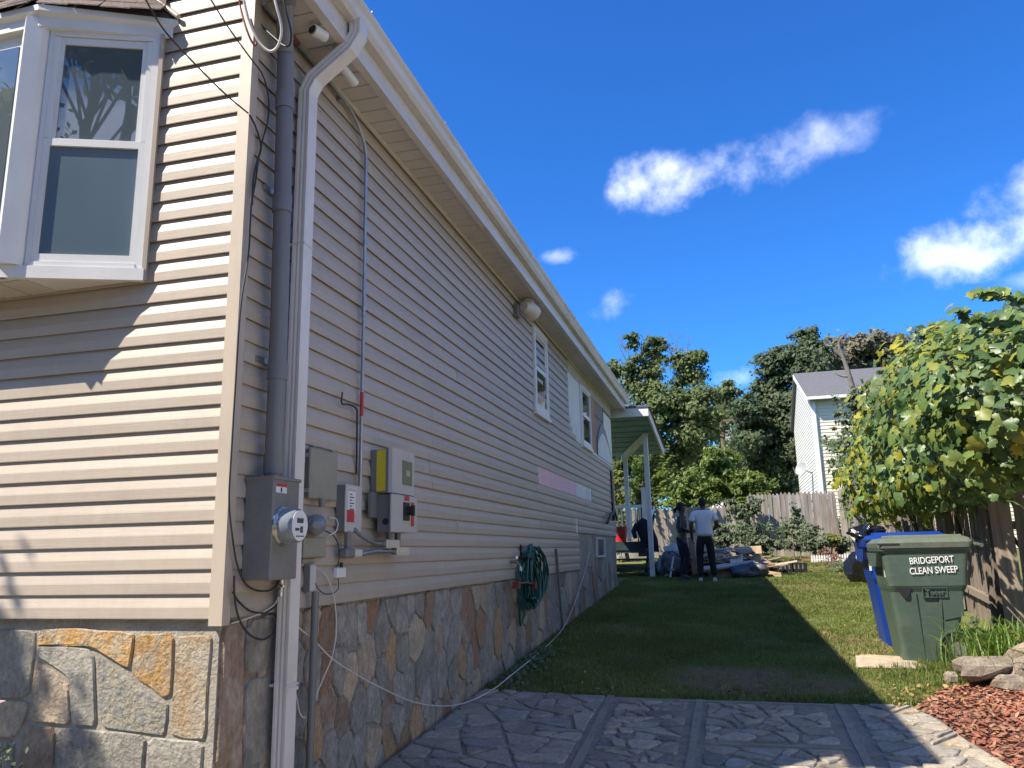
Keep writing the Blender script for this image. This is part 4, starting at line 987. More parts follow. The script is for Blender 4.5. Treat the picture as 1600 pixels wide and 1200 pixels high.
# white adapter
lo, hi = wb(521, 527, 541, 887, 903)
wa = thing('power_adapter', 'little white plastic adapter block on the siding above the stones', 'adapter', (X0, lo[1], lo[2]))
MB().bbox(lo, (hi[0], hi[1], hi[2]), .004).build('block', 'labelwhite', wa); MB().tube([((lo[0] + hi[0]) / 2 + .01, lo[1] + .06, hi[2]), ((lo[0] + hi[0]) / 2 + .01, lo[1] + .06, hi[2] + .03)], .01, 8).build('plug', 'black', wa)
wire('adapter_lead', 'thin black lead looping down to the white adapter', 'cable', w_((497, 820, .03), (505, 828), (520, 836), (528, 850), (530, 870), (528, 884, .03)), .0035, 'cable')
wire('adapter_lead', 'thin dark lead curling below the white adapter to the outlet', 'cable', w_((528, 904, .03), (529, 918), (522, 926), (508, 928), (497, 920), (493, 912, .05)), .003, 'cable')
wire('phone_cable', 'thin pale cable curved beside the disconnect box', 'cable', w_((514, 809, .01), (524, 810, .03), (528, 818, .05), (525, 830, .05), (514, 837, .03)), .004, 'cablewhite')
wire('white_cable', 'white cable curving down the stones and back up to the downspout', 'cable', w_((492, 885, .04), (508, 898), (520, 925), (525, 960), (525, 990), (522, 1012), (517, 1032), (505, 1060), (491, 1093), (480, 1116), (474, 1121), (468, 1112), (462, 1085, .05)), .0042, 'cablewhite', 8)
wire('white_cable', 'long white cable sagging along the foundation to the far basement corner', 'cable', w_((452, 968, .04), (468, 982), (490, 1000), (520, 1030), (560, 1056), (600, 1077), (640, 1095), (680, 1103), (715, 1101), (745, 1091, .12), (775, 1074, .2), (800, 1054, .25), (830, 1030, .2), (862, 1002, .12), (882, 978, .08), (897, 945), (908, 912), (916, 885), (921, 862)), .0045, 'cablewhite', 8)

# disconnect switch
lo, hi = wb(525, 541, 565, 757, 830)
ds = thing('disconnect_switch', 'pale grey switch box with red label on the wall under the thin conduit', 'switch box', (X0, lo[1], lo[2]))
MB().bbox(lo, (hi[0] - .014, hi[1], hi[2]), .004).build('case', 'metergreydark', ds); MB().bbox((hi[0] - .013, lo[1] - .003, lo[2] - .004), (hi[0], hi[1] + .003, hi[2] + .004), .004).build('door', 'lightgrey', ds)
wd = hi[1] - lo[1]; X_ = hi[0]
MB().box((X_ + .0004, lo[1] + .02, hi[2] - .17), (X_ + .0012, lo[1] + wd * .58, hi[2] - .015)).build('instruction_label', 'labelwhite', ds)
b = MB()
for k in range(6): b.box((X_ + .0014, lo[1] + .04, hi[2] - .06 - k * .018), (X_ + .0018, lo[1] + wd * (.36 + .12 * (k % 2)), hi[2] - .053 - k * .018))
b.build('label_print', 'ink', ds)
text_mesh('label_name', 'EATON', .028, 'ink', facing_x(Vector((X_ + .0016, lo[1] + wd * .33, hi[2] - .03))), ds, .0002)
MB().box((X_ + .0004, lo[1] + .01, lo[2] + .055), (X_ + .0014, lo[1] + wd * .52, lo[2] + .13)).build('danger_label', 'red', ds)
yc = lo[1] + wd * .22
MB().tube([(X0 + .06, yc, lo[2]), (X0 + .06, yc, lo[2] - .10)], .021, 10).build('drain_pipe', 'metergreydark', ds)
el = thing('conduit_elbow', 'grey elbow fitting with pale cover plate under the disconnect switch', 'conduit fitting', (X0 + .05, yc, lo[2] - .14))
MB().bbox((X0 + .03, yc - .06, lo[2] - .16), (X0 + .09, yc + .05, lo[2] - .10), .012).build('body', 'metergreydark', el); MB().bbox((X0 + .05, yc + .052, lo[2] - .155), (X0 + .098, yc + .14, lo[2] - .105), .01).build('cover_plate', 'cream', el)
zlo = lo[2]
# solar inverter
lo, hi = wb(578, 613, 652, 701, 831)
inv = thing('solar_inverter', 'grey solar inverter with yellow labels and black rotary switch', 'inverter', (X0, lo[1], lo[2]))
zm = W(613, 768)[2]; zm = onY(613, 770, lo[1])[2]; X_ = hi[0]
MB().bbox((lo[0], lo[1], zm + .003), (X_ - .03, hi[1], hi[2]), .008).build('heat_sink', 'metergreydark', inv)
b = MB()
prof = [(lo[1] - .001, X_ - .03), (lo[1] + .004, X_ - .004), (lo[1] + .03, X_), (hi[1] - .16, X_), (hi[1] - .03, X_ - .012), (hi[1] + .002, X_ - .03)]
b.loft([[(x, y, zm + .003) for y, x in prof], [(x, y, hi[2] + .01) for y, x in prof]]); fix_normals(b.build('upper_cover', 'invgrey', inv))
MB().bbox((X0 + .04, lo[1] + .03, lo[2]), (X_ - .02, hi[1] - .01, zm), .005).build('wiring_box', 'metergreydark', inv)
MB().bbox((X_ - .019, lo[1] + .0, lo[2] - .002), (X_, hi[1], zm - .002), .005).build('lower_cover', 'invgrey', inv)
MB().box((X0 + .03, lo[1] - .09, zm - .16), (X0 + .05, lo[1] + .05, zm + .005)).build('wall_bracket', 'metergreydark', inv)
wi = hi[1] - lo[1]
for (za, zb) in ((hi[2] - .145, hi[2] - .005), (zm + .015, zm + .15)): MB().box((X_ - .115, lo[1] - .0026, za), (X_ - .05, lo[1] - .0012, zb)).build('yellow_label', 'yellow', inv)
MB().bbox((X_ + .0005, lo[1] + wi * .38, zm + .07), (X_ + .005, lo[1] + wi * .76, zm + .235), .002).build('display_panel', 'screen', inv); MB().box((X_ + .0052, lo[1] + wi * .51, zm + .13), (X_ + .006, lo[1] + wi * .66, zm + .17)).build('lcd', 'lcd', inv)
MB().box((X_ + .0005, lo[1] + wi * .42, lo[2] + .08), (X_ + .006, lo[1] + wi * .66, lo[2] + .205)).build('switch_plate', 'black', inv)
b = MB(); c = Vector((X_ + .006, lo[1] + wi * .62, lo[2] + .15)); b.tube([c, c + Vector((.03, 0, 0))], .032, 14); b.obox(c + Vector((.03, 0, 0)), (.012, 0, 0), (0, .012, 0), (0, 0, .036)); b.build('rotary_switch', 'black', inv)
MB().box((X_ + .0005, lo[1] + wi * .46, lo[2] + .215), (X_ + .0015, lo[1] + wi * .66, lo[2] + .25)).build('red_label', 'red', inv)
MB().box((X_ + .0005, lo[1] + wi * .73, lo[2] + .045), (X_ + .0015, lo[1] + wi * .86, lo[2] + .21)).build('red_label', 'red', inv)
MB().tube([(X_ - .06, lo[1] + .0295, lo[2] + .07), (X_ - .06, lo[1] + .026, lo[2] + .07)], .022, 14).build('knockout_plug', 'black', inv)
for y in (lo[1] + wi * .30, lo[1] + wi * .62): MB().tube([(X0 + .085, y, lo[2]), (X0 + .085, y, lo[2] - .085 - (.03 if y > lo[1] + wi * .5 else 0))], .022, 10).build('cable_entry', 'metergreydark', inv)
zi = lo[2]; y1_, y2_ = lo[1] + wi * .30, lo[1] + wi * .62
for nm, yc_, zc_, lab in (('conduit_fitting', y1_ + .02, zi - .075, 'cream conduit body just under the inverter, upper of the two'), ('conduit_fitting', y2_ + .05, zi - .125, 'cream conduit body under the right end of the inverter, lower of the two')):
    cb = thing(nm, lab, 'conduit fitting', (X0 + .085, yc_, zc_), 'conduit bodies under the inverter')
    MB().bbox((X0 + .06, yc_ - .13, zc_ - .022), (X0 + .105, yc_ + .09, zc_ + .022), .012).build('body', 'metergreydark', cb)
    MB().bbox((X0 + .106, yc_ - .12, zc_ - .027), (X0 + .113, yc_ + .10, zc_ + .027), .004).build('cover_plate', 'cream', cb)
    MB().bbox((X0 + .114, yc_ - .09, zc_ - .012), (X0 + .118, yc_ + .06, zc_ + .012), .002).build('cover_rib', 'cream', cb)
tag(MB().tube(catmull([(X0 + .085, y1_ - .14, zi - .075), (X0 + .085, y1_ - .25, zi - .07), (X0 + .08, y1_ - .40, zi - .035), (X0 + .07, y1_ - .5, zi + .01)], 6), .014, 8).build('metal_conduit', 'emt', None, org=(X0 + .08, y1_ - .3, zi)), 'short curved metal conduit between the disconnect box and the inverter', 'conduit')
tag(MB().tube(catmull([(X0 + .085, y2_ - .1, zi - .125), (X0 + .085, y2_ - .38, zi - .125), (X0 + .08, y2_ - .55, zi - .14), (X0 + .07, yc + .14, zlo - .13)], 6), .015, 8).build('metal_conduit', 'emt', None, org=(X0 + .08, y2_, zi)), 'lower metal conduit running from the elbow to the right conduit body', 'conduit')

# thin galvanised conduit up to the eave
mcn = thing('eave_conduit', 'thin galvanised conduit running up the wall and along under the soffit', 'conduit', (X0, 4.70, 2.13))
p = [(X0 + .03, 4.705, 1.98), (X0 + .03, 4.71, 2.6), (X0 + .03, 4.71, 3.4), (X0 + .03, 4.70, 4.30), (X0 + .03, 4.69, 4.44), (X0 + .03, 4.62, 4.55), (X0 + .03, 4.46, 4.625), (X0 + .03, 4.2, 4.66), (X0 + .03, 3.95, 4.672), (X0 + .03, 3.6, 4.672), (X0 + .03, 3.38, 4.67)]
MB().tube(catmull(p, 5), .0125, 10).build('pipe', 'emt', mcn)
for z in (3.24, 3.28, 3.76): MB().tube([(X0 + .03, 4.709, z), (X0 + .03, 4.709, z + .03)], .0165, 10).build('coupling', 'emt', mcn)
MB().tube([(X0 + .03, 4.707, 2.56), (X0 + .03, 4.7075, 2.72)], .0131, 10).build('red_tape', 'red', mcn)
MB().tube([(X0 + .03, 3.60, 4.672), (X0 + .03, 3.76, 4.672)], .0135, 10).build('red_tape', 'wirered', mcn)
MB().box((X0, 4.30, 4.62), (X0 + .03, 4.33, 4.66)).build('strap', 'emt', mcn)
wire('stub_wire', 'short bent black wire sticking out of the siding left of the conduit', 'wire', w_((535, 613, .03), (534, 630, .03), (545, 632, .02), (556, 638, .02), (558, 652, .03), (557, 740, .012)), .006, 'cable')

# cameras and lamps under the eave
c = Vector((X0 + .16, 3.93, ZS)); q = Vector(onZ(492, 48, ZS - .062))
cm = thing('security_camera', 'white dome security camera under the soffit left of the downspout', 'camera', (q.x, q.y + .04, ZS))
MB().tube([(q.x + .02, q.y + .06, ZS), (q.x + .02, q.y + .06, ZS - .015)], .04, 14).build('mount', 'white', cm); MB().tube([(q.x + .02, q.y + .06, ZS - .01), (q.x + .01, q.y + .05, q.z + .02)], .012, 8).build('arm', 'white', cm)
MB().tube([(q.x - .005, q.y - .02, q.z - .003), (q.x, q.y, q.z), (q.x + .02, q.y + .08, q.z + .012)], [.033, .036, .034], 16).build('housing', 'white', cm); MB().tube([(q.x - .006, q.y - .023, q.z - .003), (q.x - .0056, q.y - .0215, q.z - .003)], .027, 14).build('lens', 'black', cm)
q = Vector(onZ(539, 112, ZS - .055))
cm = thing('security_camera', 'white bullet camera under the soffit right of the downspout', 'camera', (q.x, q.y, ZS))
MB().tube([(q.x, q.y - .05, ZS), (q.x, q.y - .05, q.z + .01)], .016, 8).build('arm', 'white', cm); MB().tube([(q.x, q.y - .06, q.z + .012), (q.x + .02, q.y + .10, q.z - .025)], .029, 14).build('housing', 'white', cm); MB().tube([(q.x, q.y - .064, q.z + .013), (q.x, q.y - .0605, q.z + .012)], .022, 12).build('lens', 'black', cm)
wire('camera_lead', 'thin pale lead dangling from the soffit by the dome camera', 'cable', [onY(508, 40, 3.9), onY(512, 55, 3.9), onY(517, 66, 3.9), onY(521, 75, 3.9)], .003, 'cablewhite')
q = W(822, 487, .10)
fl = thing('flood_light', 'cream floodlight and sensor on the wall above the small window', 'wall lamp', W(818, 490))
MB().box((X0, q.y - .22, q.z - .11), (X0 + .05, q.y - .10, q.z + .05)).build('bracket', 'metergreydark', fl); MB().tube([q + Vector((0, -.12, .03)), q + Vector((.04, .0, .03)), q + Vector((.06, .10, .0))], [.06, .10, .11], 14).build('lamp_head', 'cream', fl)
MB().tube([q + Vector((.04, -.06, .10)), q + Vector((.05, .02, .10))], .055, 12).build('sensor', 'cream', fl); MB().tube([q + Vector((.0605, .101, 0)), q + Vector((.063, .106, -.001))], .09, 14).build('lens', 'lightgrey', fl)

# tap and coiled garden hose
q = W(797, 878, .0)
tp = thing('wall_tap', 'brass garden tap on the siding beside the coiled hose', 'tap', q)
MB().tube([q, q + Vector((.07, .03, 0)), q + Vector((.10, .04, -.05))], .016, 8).build('spout', 'brass', tp); MB().tube([q + Vector((.06, .03, .03)), q + Vector((.06, .03, .06))], .028, 8).build('handle', 'steel', tp)
hk = W(813, 858, .0); hz = thing('garden_hose', 'dark green garden hose hanging in a coil on the wall', 'hose', W(820, 900))
yc = (W(797, 910)[1] + W(846, 905)[1]) / 2; zc = (W(820, 856)[2] + W(820, 942)[2]) / 2
for k in range(13):
    ry = random.uniform(.28, .44); rz = random.uniform(.27, .33) * (1 + .03 * random.random()); ox = .05 + .011 * (k % 6) + .006 * random.random(); oy = random.uniform(-.16, .16); P = []
    for j in range(21):
        a = 2 * PI * j / 20; s = math.sin(a); cc = math.cos(a)
        P.append((X0 + ox + .035 * math.cos(a * 2 + k), yc + oy + ry * s * (1 - .22 * cc), zc + rz * cc + (.03 * random.uniform(-1, 1) if j % 20 else 0) - (.05 if cc < -.5 else 0) * random.random()))
    MB().tube(catmull(P, 3), .0125, 6).build('hose_loop', 'hose', hz)
b = MB(); b.tube(catmull([W(809, 905, .09), W(811, 930, .08), W(812, 965, .06), W(813, 977, .05), W(818, 965, .05), W(821, 940, .06), W(820, 915, .08)], 5), .0125, 6); b.build('loose_end', 'hose', hz)
b = MB(); b.tube([W(808, 913, .14), W(822, 911, .15), W(834, 914, .14)], .02, 8); b.build('strap', 'black', hz)
for a in (807, 834): MB().obox(W(a, 914, .15), (.03, 0, 0), (0, .05, 0), (0, 0, .035)).build('red_grip', 'wirered', hz)
MB().tube([W(813, 886, .13), W(814, 893, .14)], .016, 8).build('brass_fitting', 'steel', hz)
b = MB(); b.box((X0, hk.y - .14, hk.z - .10), (X0 + .13, hk.y + .16, hk.z - .08)); b.box((X0, hk.y - .02, hk.z - .1), (X0 + .012, hk.y + .02, hk.z + .05)); b.build('hook', 'black', hz)
tag(MB().tube([W(869, 858, .02), W(874, 920, .02), W(880, 992, .02)], .018, 8).build('thin_pipe', 'metergreydark', None, org=W(880, 992)), 'slim grey pipe down the siding right of the hose', 'pipe')
MB().box((X0 + .03, 16.45, 2.1), (X0 + .10, 16.85, 2.34))
rag = thing('cable_bundle', 'bundle of black cable hanging at the far corner of the wall', 'cable', W(955, 812))
for k in range(5): MB().tube(catmull([W(948 + random.uniform(-2, 2), 818, .05), W(954, 806 + random.uniform(-3, 3), .1), W(960, 800, .08), W(964, 812 + random.uniform(-4, 4), .06)], 4), .02, 5).build('cable_strand', 'cable', rag)

# ================================================================== back porch
def V3(x, y, z): return Vector((x, y, z))
porch = thing('back_porch', 'back porch with teal ceiling, white posts and dark stair at the house end', 'porch', (-2.1, 19.5, 1.04))
b = MB(); b.loft([[(-4.3, 17.42, 4.60), (-1.56, 17.42, 4.60), (-1.56, 21.4, 4.17), (-4.3, 21.4, 4.17)], [(-4.3, 17.42, 4.615), (-1.56, 17.42, 4.615), (-1.56, 21.4, 4.185), (-4.3, 21.4, 4.185)]]); fix_normals(b.build('canopy_ceiling', 'teal', porch))
for k in range(7):
    y = 17.9 + k * .5; z = 4.598 - (y - 17.42) * .1082; MB().box((-4.2, y, z - .010), (-1.60, y + .02, z - .0005)).build('ceiling_batten', 'teal', porch)
b = MB(); b.loft([[(-4.3, 17.38, 4.55), (-4.3, 17.415, 4.55), (-4.3, 17.415, 4.74), (-4.3, 17.38, 4.74)], [(-1.52, 17.38, 4.55), (-1.52, 17.415, 4.55), (-1.52, 17.415, 4.74), (-1.52, 17.38, 4.74)]]); fix_normals(b.build('fascia', 'whitepaint', porch))
b = MB(); b.loft([[(-1.555, 17.416, 4.55), (-1.515, 17.416, 4.55), (-1.515, 17.416, 4.74), (-1.555, 17.416, 4.74)], [(-1.555, 21.42, 4.11), (-1.515, 21.42, 4.11), (-1.515, 21.42, 4.31), (-1.555, 21.42, 4.31)]]); fix_normals(b.build('fascia', 'whitepaint', porch))
b = MB(); b.loft([[(-4.3, 17.36, 4.745), (-1.47, 17.36, 4.745), (-1.47, 21.48, 4.315), (-4.3, 21.48, 4.315)], [(-4.3, 17.36, 4.80), (-1.60, 17.36, 4.79), (-1.60, 21.48, 4.36), (-4.3, 21.48, 4.37)]]); fix_normals(b.build('canopy_roof', 'roofdark', porch))
def post(x, y, z0, z1, w=.055): return MB().bbox((x - w, y - w, z0), (x + w, y + w, z1), .008).build('post', 'whitepaint', porch)
post(-1.78, 19.1, 1.03, 4.42); post(-2.52, 21.1, 1.9, 4.20)
b = MB(); b.obox((-2.15, 20.1, 4.23), (-.37, 1.0, -.105), (.05, .02, 0), (0, 0, .07)); b.build('beam', 'whitepaint', porch)
MB().box((-4.4, 20.3, 1.60), (-2.02, 23.3, 1.88)).build('deck', 'tealdark', porch)
for k in range(3):
    y = 19.25 + k * .33; z = 1.27 + k * .20; MB().box((-3.0, y, z - .04), (-1.86, y + .30, z)).build('stair_tread', 'tealdark', porch)
for x in (-2.98, -1.95): b = MB(); b.obox((x, 19.75, 1.32), (.025, 0, 0), (0, .55, .34), (0, -.06, .10)); b.build('stringer', 'tealdark', porch)
MB().box((-3.1, 21.95, 2.80), (-2.2, 22.03, 2.88)).build('handrail', 'whitepaint', porch); MB().box((-3.1, 21.96, 2.02), (-2.2, 22.02, 2.08)).build('bottom_rail', 'whitepaint', porch)
bal = MB().box((-.02, -.02, 0), (.02, .02, .72)).mesh('baluster', [M['whitepaint']])
for k in range(7): link_mesh('baluster', bal, porch, (-3.05 + k * .125, 21.99, 2.08))
MB().bbox((-2.23, 21.9, 1.885), (-2.10, 22.05, 3.28), .01).build('newel_post', 'whitepaint', porch); MB().bbox((-2.26, 21.87, 3.28), (-2.07, 22.08, 3.33), .01).build('post_cap', 'whitepaint', porch)
b = MB(); b.obox((-2.0, 20.9, 2.35), (.02, 0, 0), (-.10, -1.0, -.42), (0, 0, .04)); b.build('stair_rail', 'whitepaint', porch)
bk = thing('bucket', 'red plastic bucket standing on the porch deck', 'bucket', (-2.66, 20.55, 1.881))
MB().tube([V3(-2.66, 20.55, 1.882), V3(-2.66, 20.55, 2.22), V3(-2.66, 20.55, 2.26)], [.135, .158, .16], 20).build('pail', 'redp', bk)
MB().tube([V3(-2.66, 20.55, 2.19), V3(-2.66, 20.55, 2.205)], .166, 20).build('rim', 'redp', bk); MB().tube(catmull([V3(-2.82, 20.55, 2.2), V3(-2.72, 20.42, 2.08), V3(-2.6, 20.42, 2.08), V3(-2.5, 20.55, 2.2)], 4), .005, 5).build('wire_handle', 'steel', bk)
def blob(b, c, r, n=14, m=9, wob=.15, seed=0, mi=0, squash=None):
    R = random.Random(seed); ph = [R.uniform(0, 6.28) for _ in range(6)]; rings = []
    for i in range(m + 1):
        t = i / m; th = PI * (0.02 + .96 * t); ring = []
        for k in range(n):
            a = 2 * PI * k / n; w = 1 + wob * (math.sin(3 * a + ph[0] + 4 * t) * .5 + math.sin(5 * a + ph[1] - 6 * t) * .3 + math.sin(2 * a + ph[2] + 9 * t) * .4 + R.uniform(-.25, .25))
            ring.append((c[0] + r[0] * math.sin(th) * math.cos(a) * w, c[1] + r[1] * math.sin(th) * math.sin(a) * w, c[2] - r[2] * math.cos(th) * (1 + .5 * (w - 1))))
        rings.append(ring)
    return b.loft(rings, mi, True)
jk = thing('dark_jacket', 'black jacket draped over the stair rail behind the front porch post', 'jacket', (-1.95, 19.95, 1.7))
b = MB(); b.loft([[(-2.16, 19.9, 2.36), (-2.02, 19.86, 2.44), (-1.86, 19.88, 2.36), (-1.9, 20.0, 2.34), (-2.1, 20.0, 2.34)], [(-2.2, 19.86, 2.18), (-2.0, 19.8, 2.2), (-1.76, 19.82, 2.16), (-1.78, 20.02, 2.16), (-2.15, 20.02, 2.16)],
                  [(-2.12, 19.85, 1.95), (-1.95, 19.8, 1.96), (-1.68, 19.82, 1.92), (-1.7, 20.0, 1.92), (-2.1, 20.02, 1.94)], [(-1.98, 19.86, 1.7), (-1.85, 19.82, 1.68), (-1.66, 19.85, 1.6), (-1.68, 19.98, 1.6), (-1.95, 20.0, 1.7)]], 0, True)
fix_normals(b.build('jacket_body', 'navy', jk)); b = MB().tube([V3(-2.16, 19.9, 2.3), V3(-2.26, 19.88, 2.12), V3(-2.22, 19.86, 1.95)], [.07, .065, .05], 8); b.build('sleeve', 'navy', jk)

# ================================================================== people
def skin_mesh(name, verts, edges, radii, m, parent, sub=2, root=0):
    me = bpy.data.meshes.new(name); me.from_pydata(verts, edges, []); t = bpy.data.objects.new('tmp', me); COL.objects.link(t)
    sk = t.modifiers.new('skin', 'SKIN'); sk.use_smooth_shade = True; sk.branch_smoothing = .6
    if not me.skin_vertices: raise RuntimeError('no skin layer')
    d = me.skin_vertices[0].data
    for i, r in enumerate(radii): d[i].radius = r if isinstance(r, tuple) else (r, r)
    for i in range(len(verts)): d[i].use_root = (i == root)
    ss = t.modifiers.new('sub', 'SUBSURF'); ss.levels = sub; ss.render_levels = sub
    dg = bpy.context.evaluated_depsgraph_get(); out = bpy.data.meshes.new_from_object(t.evaluated_get(dg)); bpy.data.objects.remove(t)
    out.materials.clear(); out.materials.append(M[m])
    po = ORG.get(parent.name, Vector((0, 0, 0))) if parent else Vector((0, 0, 0))
    out.transform(Matrix.Translation(-po))
    for p in out.polygons: p.use_smooth = True
    ob = bpy.data.objects.new(name, out); COL.objects.link(ob); ob.parent = parent; ORG[ob.name] = po
    return ob
def person(label, loc, yaw, J, R, hair, top, bottom, shoes, sleeves=True, cap=False):
    p = thing('person', label, 'person', loc)
    cy, sy = math.cos(yaw), math.sin(yaw)
    T = lambda q: Vector((loc[0] + q[0] * cy - q[1] * sy, loc[1] + q[0] * sy + q[1] * cy, loc[2] + q[2]))
    names = list(J); idx = {n: i for i, n in enumerate(names)}
    E_ = [('pelvis', 'belly'), ('belly', 'chest'), ('chest', 'neck'), ('neck', 'jaw'), ('jaw', 'face'), ('face', 'crown'), ('face', 'nose')]
    for s in 'LR':
        E_ += [('chest', 'sh' + s), ('sh' + s, 'el' + s), ('el' + s, 'wr' + s), ('wr' + s, 'palm' + s), ('pelvis', 'hip' + s), ('hip' + s, 'kn' + s), ('kn' + s, 'an' + s), ('an' + s, 'toe' + s)]
    verts = [T(J[n]) for n in names]; edges = [(idx[a], idx[c]) for a, c in E_]; rad = [R[n] for n in names]
    for s in 'LR':                                 # five fingers
        pa, wr = Vector(J['palm' + s]), Vector(J['wr' + s]); d = (pa - wr).normalized(); side = d.cross(Vector((0, 0, 1)) if abs(d.z) < .8 else Vector((1, 0, 0))).normalized()
        cur = d.cross(side).normalized() * (-1 if s == 'L' else 1)
        for k, ln in enumerate((.055, .07, .075, .068, .055)):
            if k == 0: q0 = pa + side * .035 - d * .02; q1 = q0 + (side + d * .6).normalized() * ln
            else: q0 = pa + side * (.03 - .02 * (k - 1)) + d * .02; q1 = q0 + d * ln * .7 + cur * ln * .4
            i0 = len(verts); verts += [T(q0), T(q1)]; rad += [.010, .008]; edges += [(idx['palm' + s], i0), (i0, i0 + 1)]
    body = skin_mesh('body', verts, edges, rad, 'skin', p)
    f0 = Vector(J['face']); hb = MB(); rings = []          # skull, jaw and nose grown onto the same mesh
    for t_, rx, ry, oy in ((-.125, .030, .030, .035), (-.11, .048, .055, .022), (-.075, .060, .078, .012), (-.03, .070, .092, .002), (.02, .076, .098, -.006), (.065, .070, .090, -.010), (.095, .050, .066, -.012), (.112, .022, .03, -.012)):
        rings.append([T(f0 + Vector((rx * math.cos(2 * PI * k / 14), oy + ry * math.sin(2 * PI * k / 14) * (1.0 + (.16 if k in (3, 4) and -.04 < t_ < -.02 else 0)), t_))) for k in range(14)])
    hb.loft(rings, 0, True); import bmesh
    bm = bmesh.new(); bm.from_mesh(body.data); hm_ = hb.mesh('h', [M['skin']], ORG[p.name]); bm.from_mesh(hm_); bmesh.ops.recalc_face_normals(bm, faces=bm.faces); bm.to_mesh(body.data); bm.free(); bpy.data.meshes.remove(hm_)
    def cloth(nm, m, parts, ed, sub=2): 
        vv = [T(q) for q, _ in parts]; return skin_mesh(nm, vv, ed, [r for _, r in parts], m, p, sub)
    Jv = {n: Vector(q) for n, q in J.items()}
    if sleeves:
        P = [(Jv['pelvis'] + Vector((0, 0, -.03)), (.205, .145)), (Jv['pelvis'] + Vector((0, 0, .08)), (.205, .15)), (Jv['belly'], (.205, .15)), (Jv['chest'] + Vector((0, 0, .02)), (.222, .155)), (Jv['chest'] + Vector((0, 0, .125)), (.165, .115))]
        ed = [(0, 1), (1, 2), (2, 3), (3, 4)]
        for s in 'LR':
            i = len(P); P += [(Jv['sh' + s] + Vector((0, 0, .012)), .094), (Jv['sh' + s].lerp(Jv['el' + s], .45), .088), (Jv['sh' + s].lerp(Jv['el' + s], .72), .088)]; ed += [(3, i), (i, i + 1), (i + 1, i + 2)]
        cloth('shirt', top, P, ed)
    else:
        P = [(Jv['pelvis'] + Vector((0, 0, .06)), (.15, .118)), (Jv['belly'], (.138, .112)), (Jv['chest'] + Vector((0, .01, -.06)), (.150, .125)), (Jv['chest'] + Vector((0, 0, .04)), (.12, .10))]
        cloth('tank_top', top, P, [(0, 1), (1, 2), (2, 3)])
        for s, k in (('L', -1), ('R', 1)): MB().tube([T(Jv['chest'] + Vector((k * .075, .09, .02))), T(Jv['chest'] + Vector((k * .085, .02, .125))), T(Jv['chest'] + Vector((k * .075, -.08, .02)))], .014, 6).build('strap', top, p)
    P = [(Jv['pelvis'] + Vector((0, 0, .05)), (.172 if sleeves else .160, .135)), (Jv['pelvis'], (.178 if sleeves else .172, .145 if sleeves else .15))]; ed = [(0, 1)]
    for s in 'LR':
        i = len(P); a = Jv['hip' + s]; k_ = Jv['kn' + s]; n_ = Jv['an' + s]
        P += [(a + Vector((0, 0, -.06)), .105), (a.lerp(k_, .5), .096), (k_, .078), (k_.lerp(n_, .5), .074), (n_ + Vector((0, 0, .02)), .066)]; ed += [(1, i), (i, i + 1), (i + 1, i + 2), (i + 2, i + 3), (i + 3, i + 4)]
    cloth('trousers', bottom, P, ed)
    for s in 'LR':
        a, t = Jv['an' + s], Jv['toe' + s]; h = a + (a - t).normalized() * .06; h.z = t.z + .012
        cloth('shoe', shoes, [(h, (.042, .045)), ((a + t) / 2 + Vector((0, 0, -.012)), (.046, .046)), (t + Vector((0, 0, .01)), (.042, .032))], [(0, 1), (1, 2)])
        MB().tube([T(h + Vector((0, 0, -.042))), T((a + t) / 2 + Vector((0, 0, -.05))), T(t + Vector((0, 0, -.02)))], [.043, .05, .042], 8).build('sole', 'labelwhite' if shoes == 'shoe' else 'black', p)
    f = Jv['face']
    hb = MB(); rings = []
    for t_, rx, ry, oy in ((-.055, .055, .05, -.050), (-.02, .078, .078, -.026), (.03, .083, .104, -.008), (.07, .076, .096, -.010), (.10, .056, .072, -.012), (.122, .02, .03, -.012)):
        rings.append([T(f + Vector((rx * math.cos(2 * PI * k / 14), oy + ry * math.sin(2 * PI * k / 14), t_ + (.05 if t_ < 0 and math.sin(2 * PI * k / 14) > .3 else 0)))) for k in range(14)])
    hb.loft(rings, 0, True); fix_normals(hb.build('cap' if cap else 'hair', 'navy' if cap else 'hair', p))
    if cap:
        b = MB(); c = f + Vector((0, .085, .055)); b.loft([[T(c + Vector((x, y, z))) for x, y, z in ((-.075, 0, 0), (-.05, .075, -.012), (0, .10, -.016), (.05, .075, -.012), (.075, 0, 0))], [T(c + Vector((x, y, z + .012))) for x, y, z in ((-.075, 0, 0), (-.05, .075, -.012), (0, .10, -.016), (.05, .075, -.012), (.075, 0, 0))]]); fix_normals(b.build('brim', 'navy', p))
        MB().tube([T(f + Vector((0, -.10, -.02))), T(f + Vector((0, -.15, -.06))), T(f + Vector((0, -.14, -.12)))], [.04, .045, .025], 8).build('hair', 'hair', p)
    for s in (-1, 1):                             # ears and eyes
        MB().tube([T(f + Vector((s * .076, -.005, -.02))), T(f + Vector((s * .086, -.012, .015)))], [.014, .017], 6).build('ear', 'skin', p)
        MB().tube([T(f + Vector((s * .030, .076, .012))), T(f + Vector((s * .030, .086, .012)))], .009, 6).build('eye', 'ink', p)
    MB().tube([T(f + Vector((-.024, .078, -.052))), T(f + Vector((.024, .078, -.052)))], .006, 6).build('mouth', 'wirered', p)
    return p
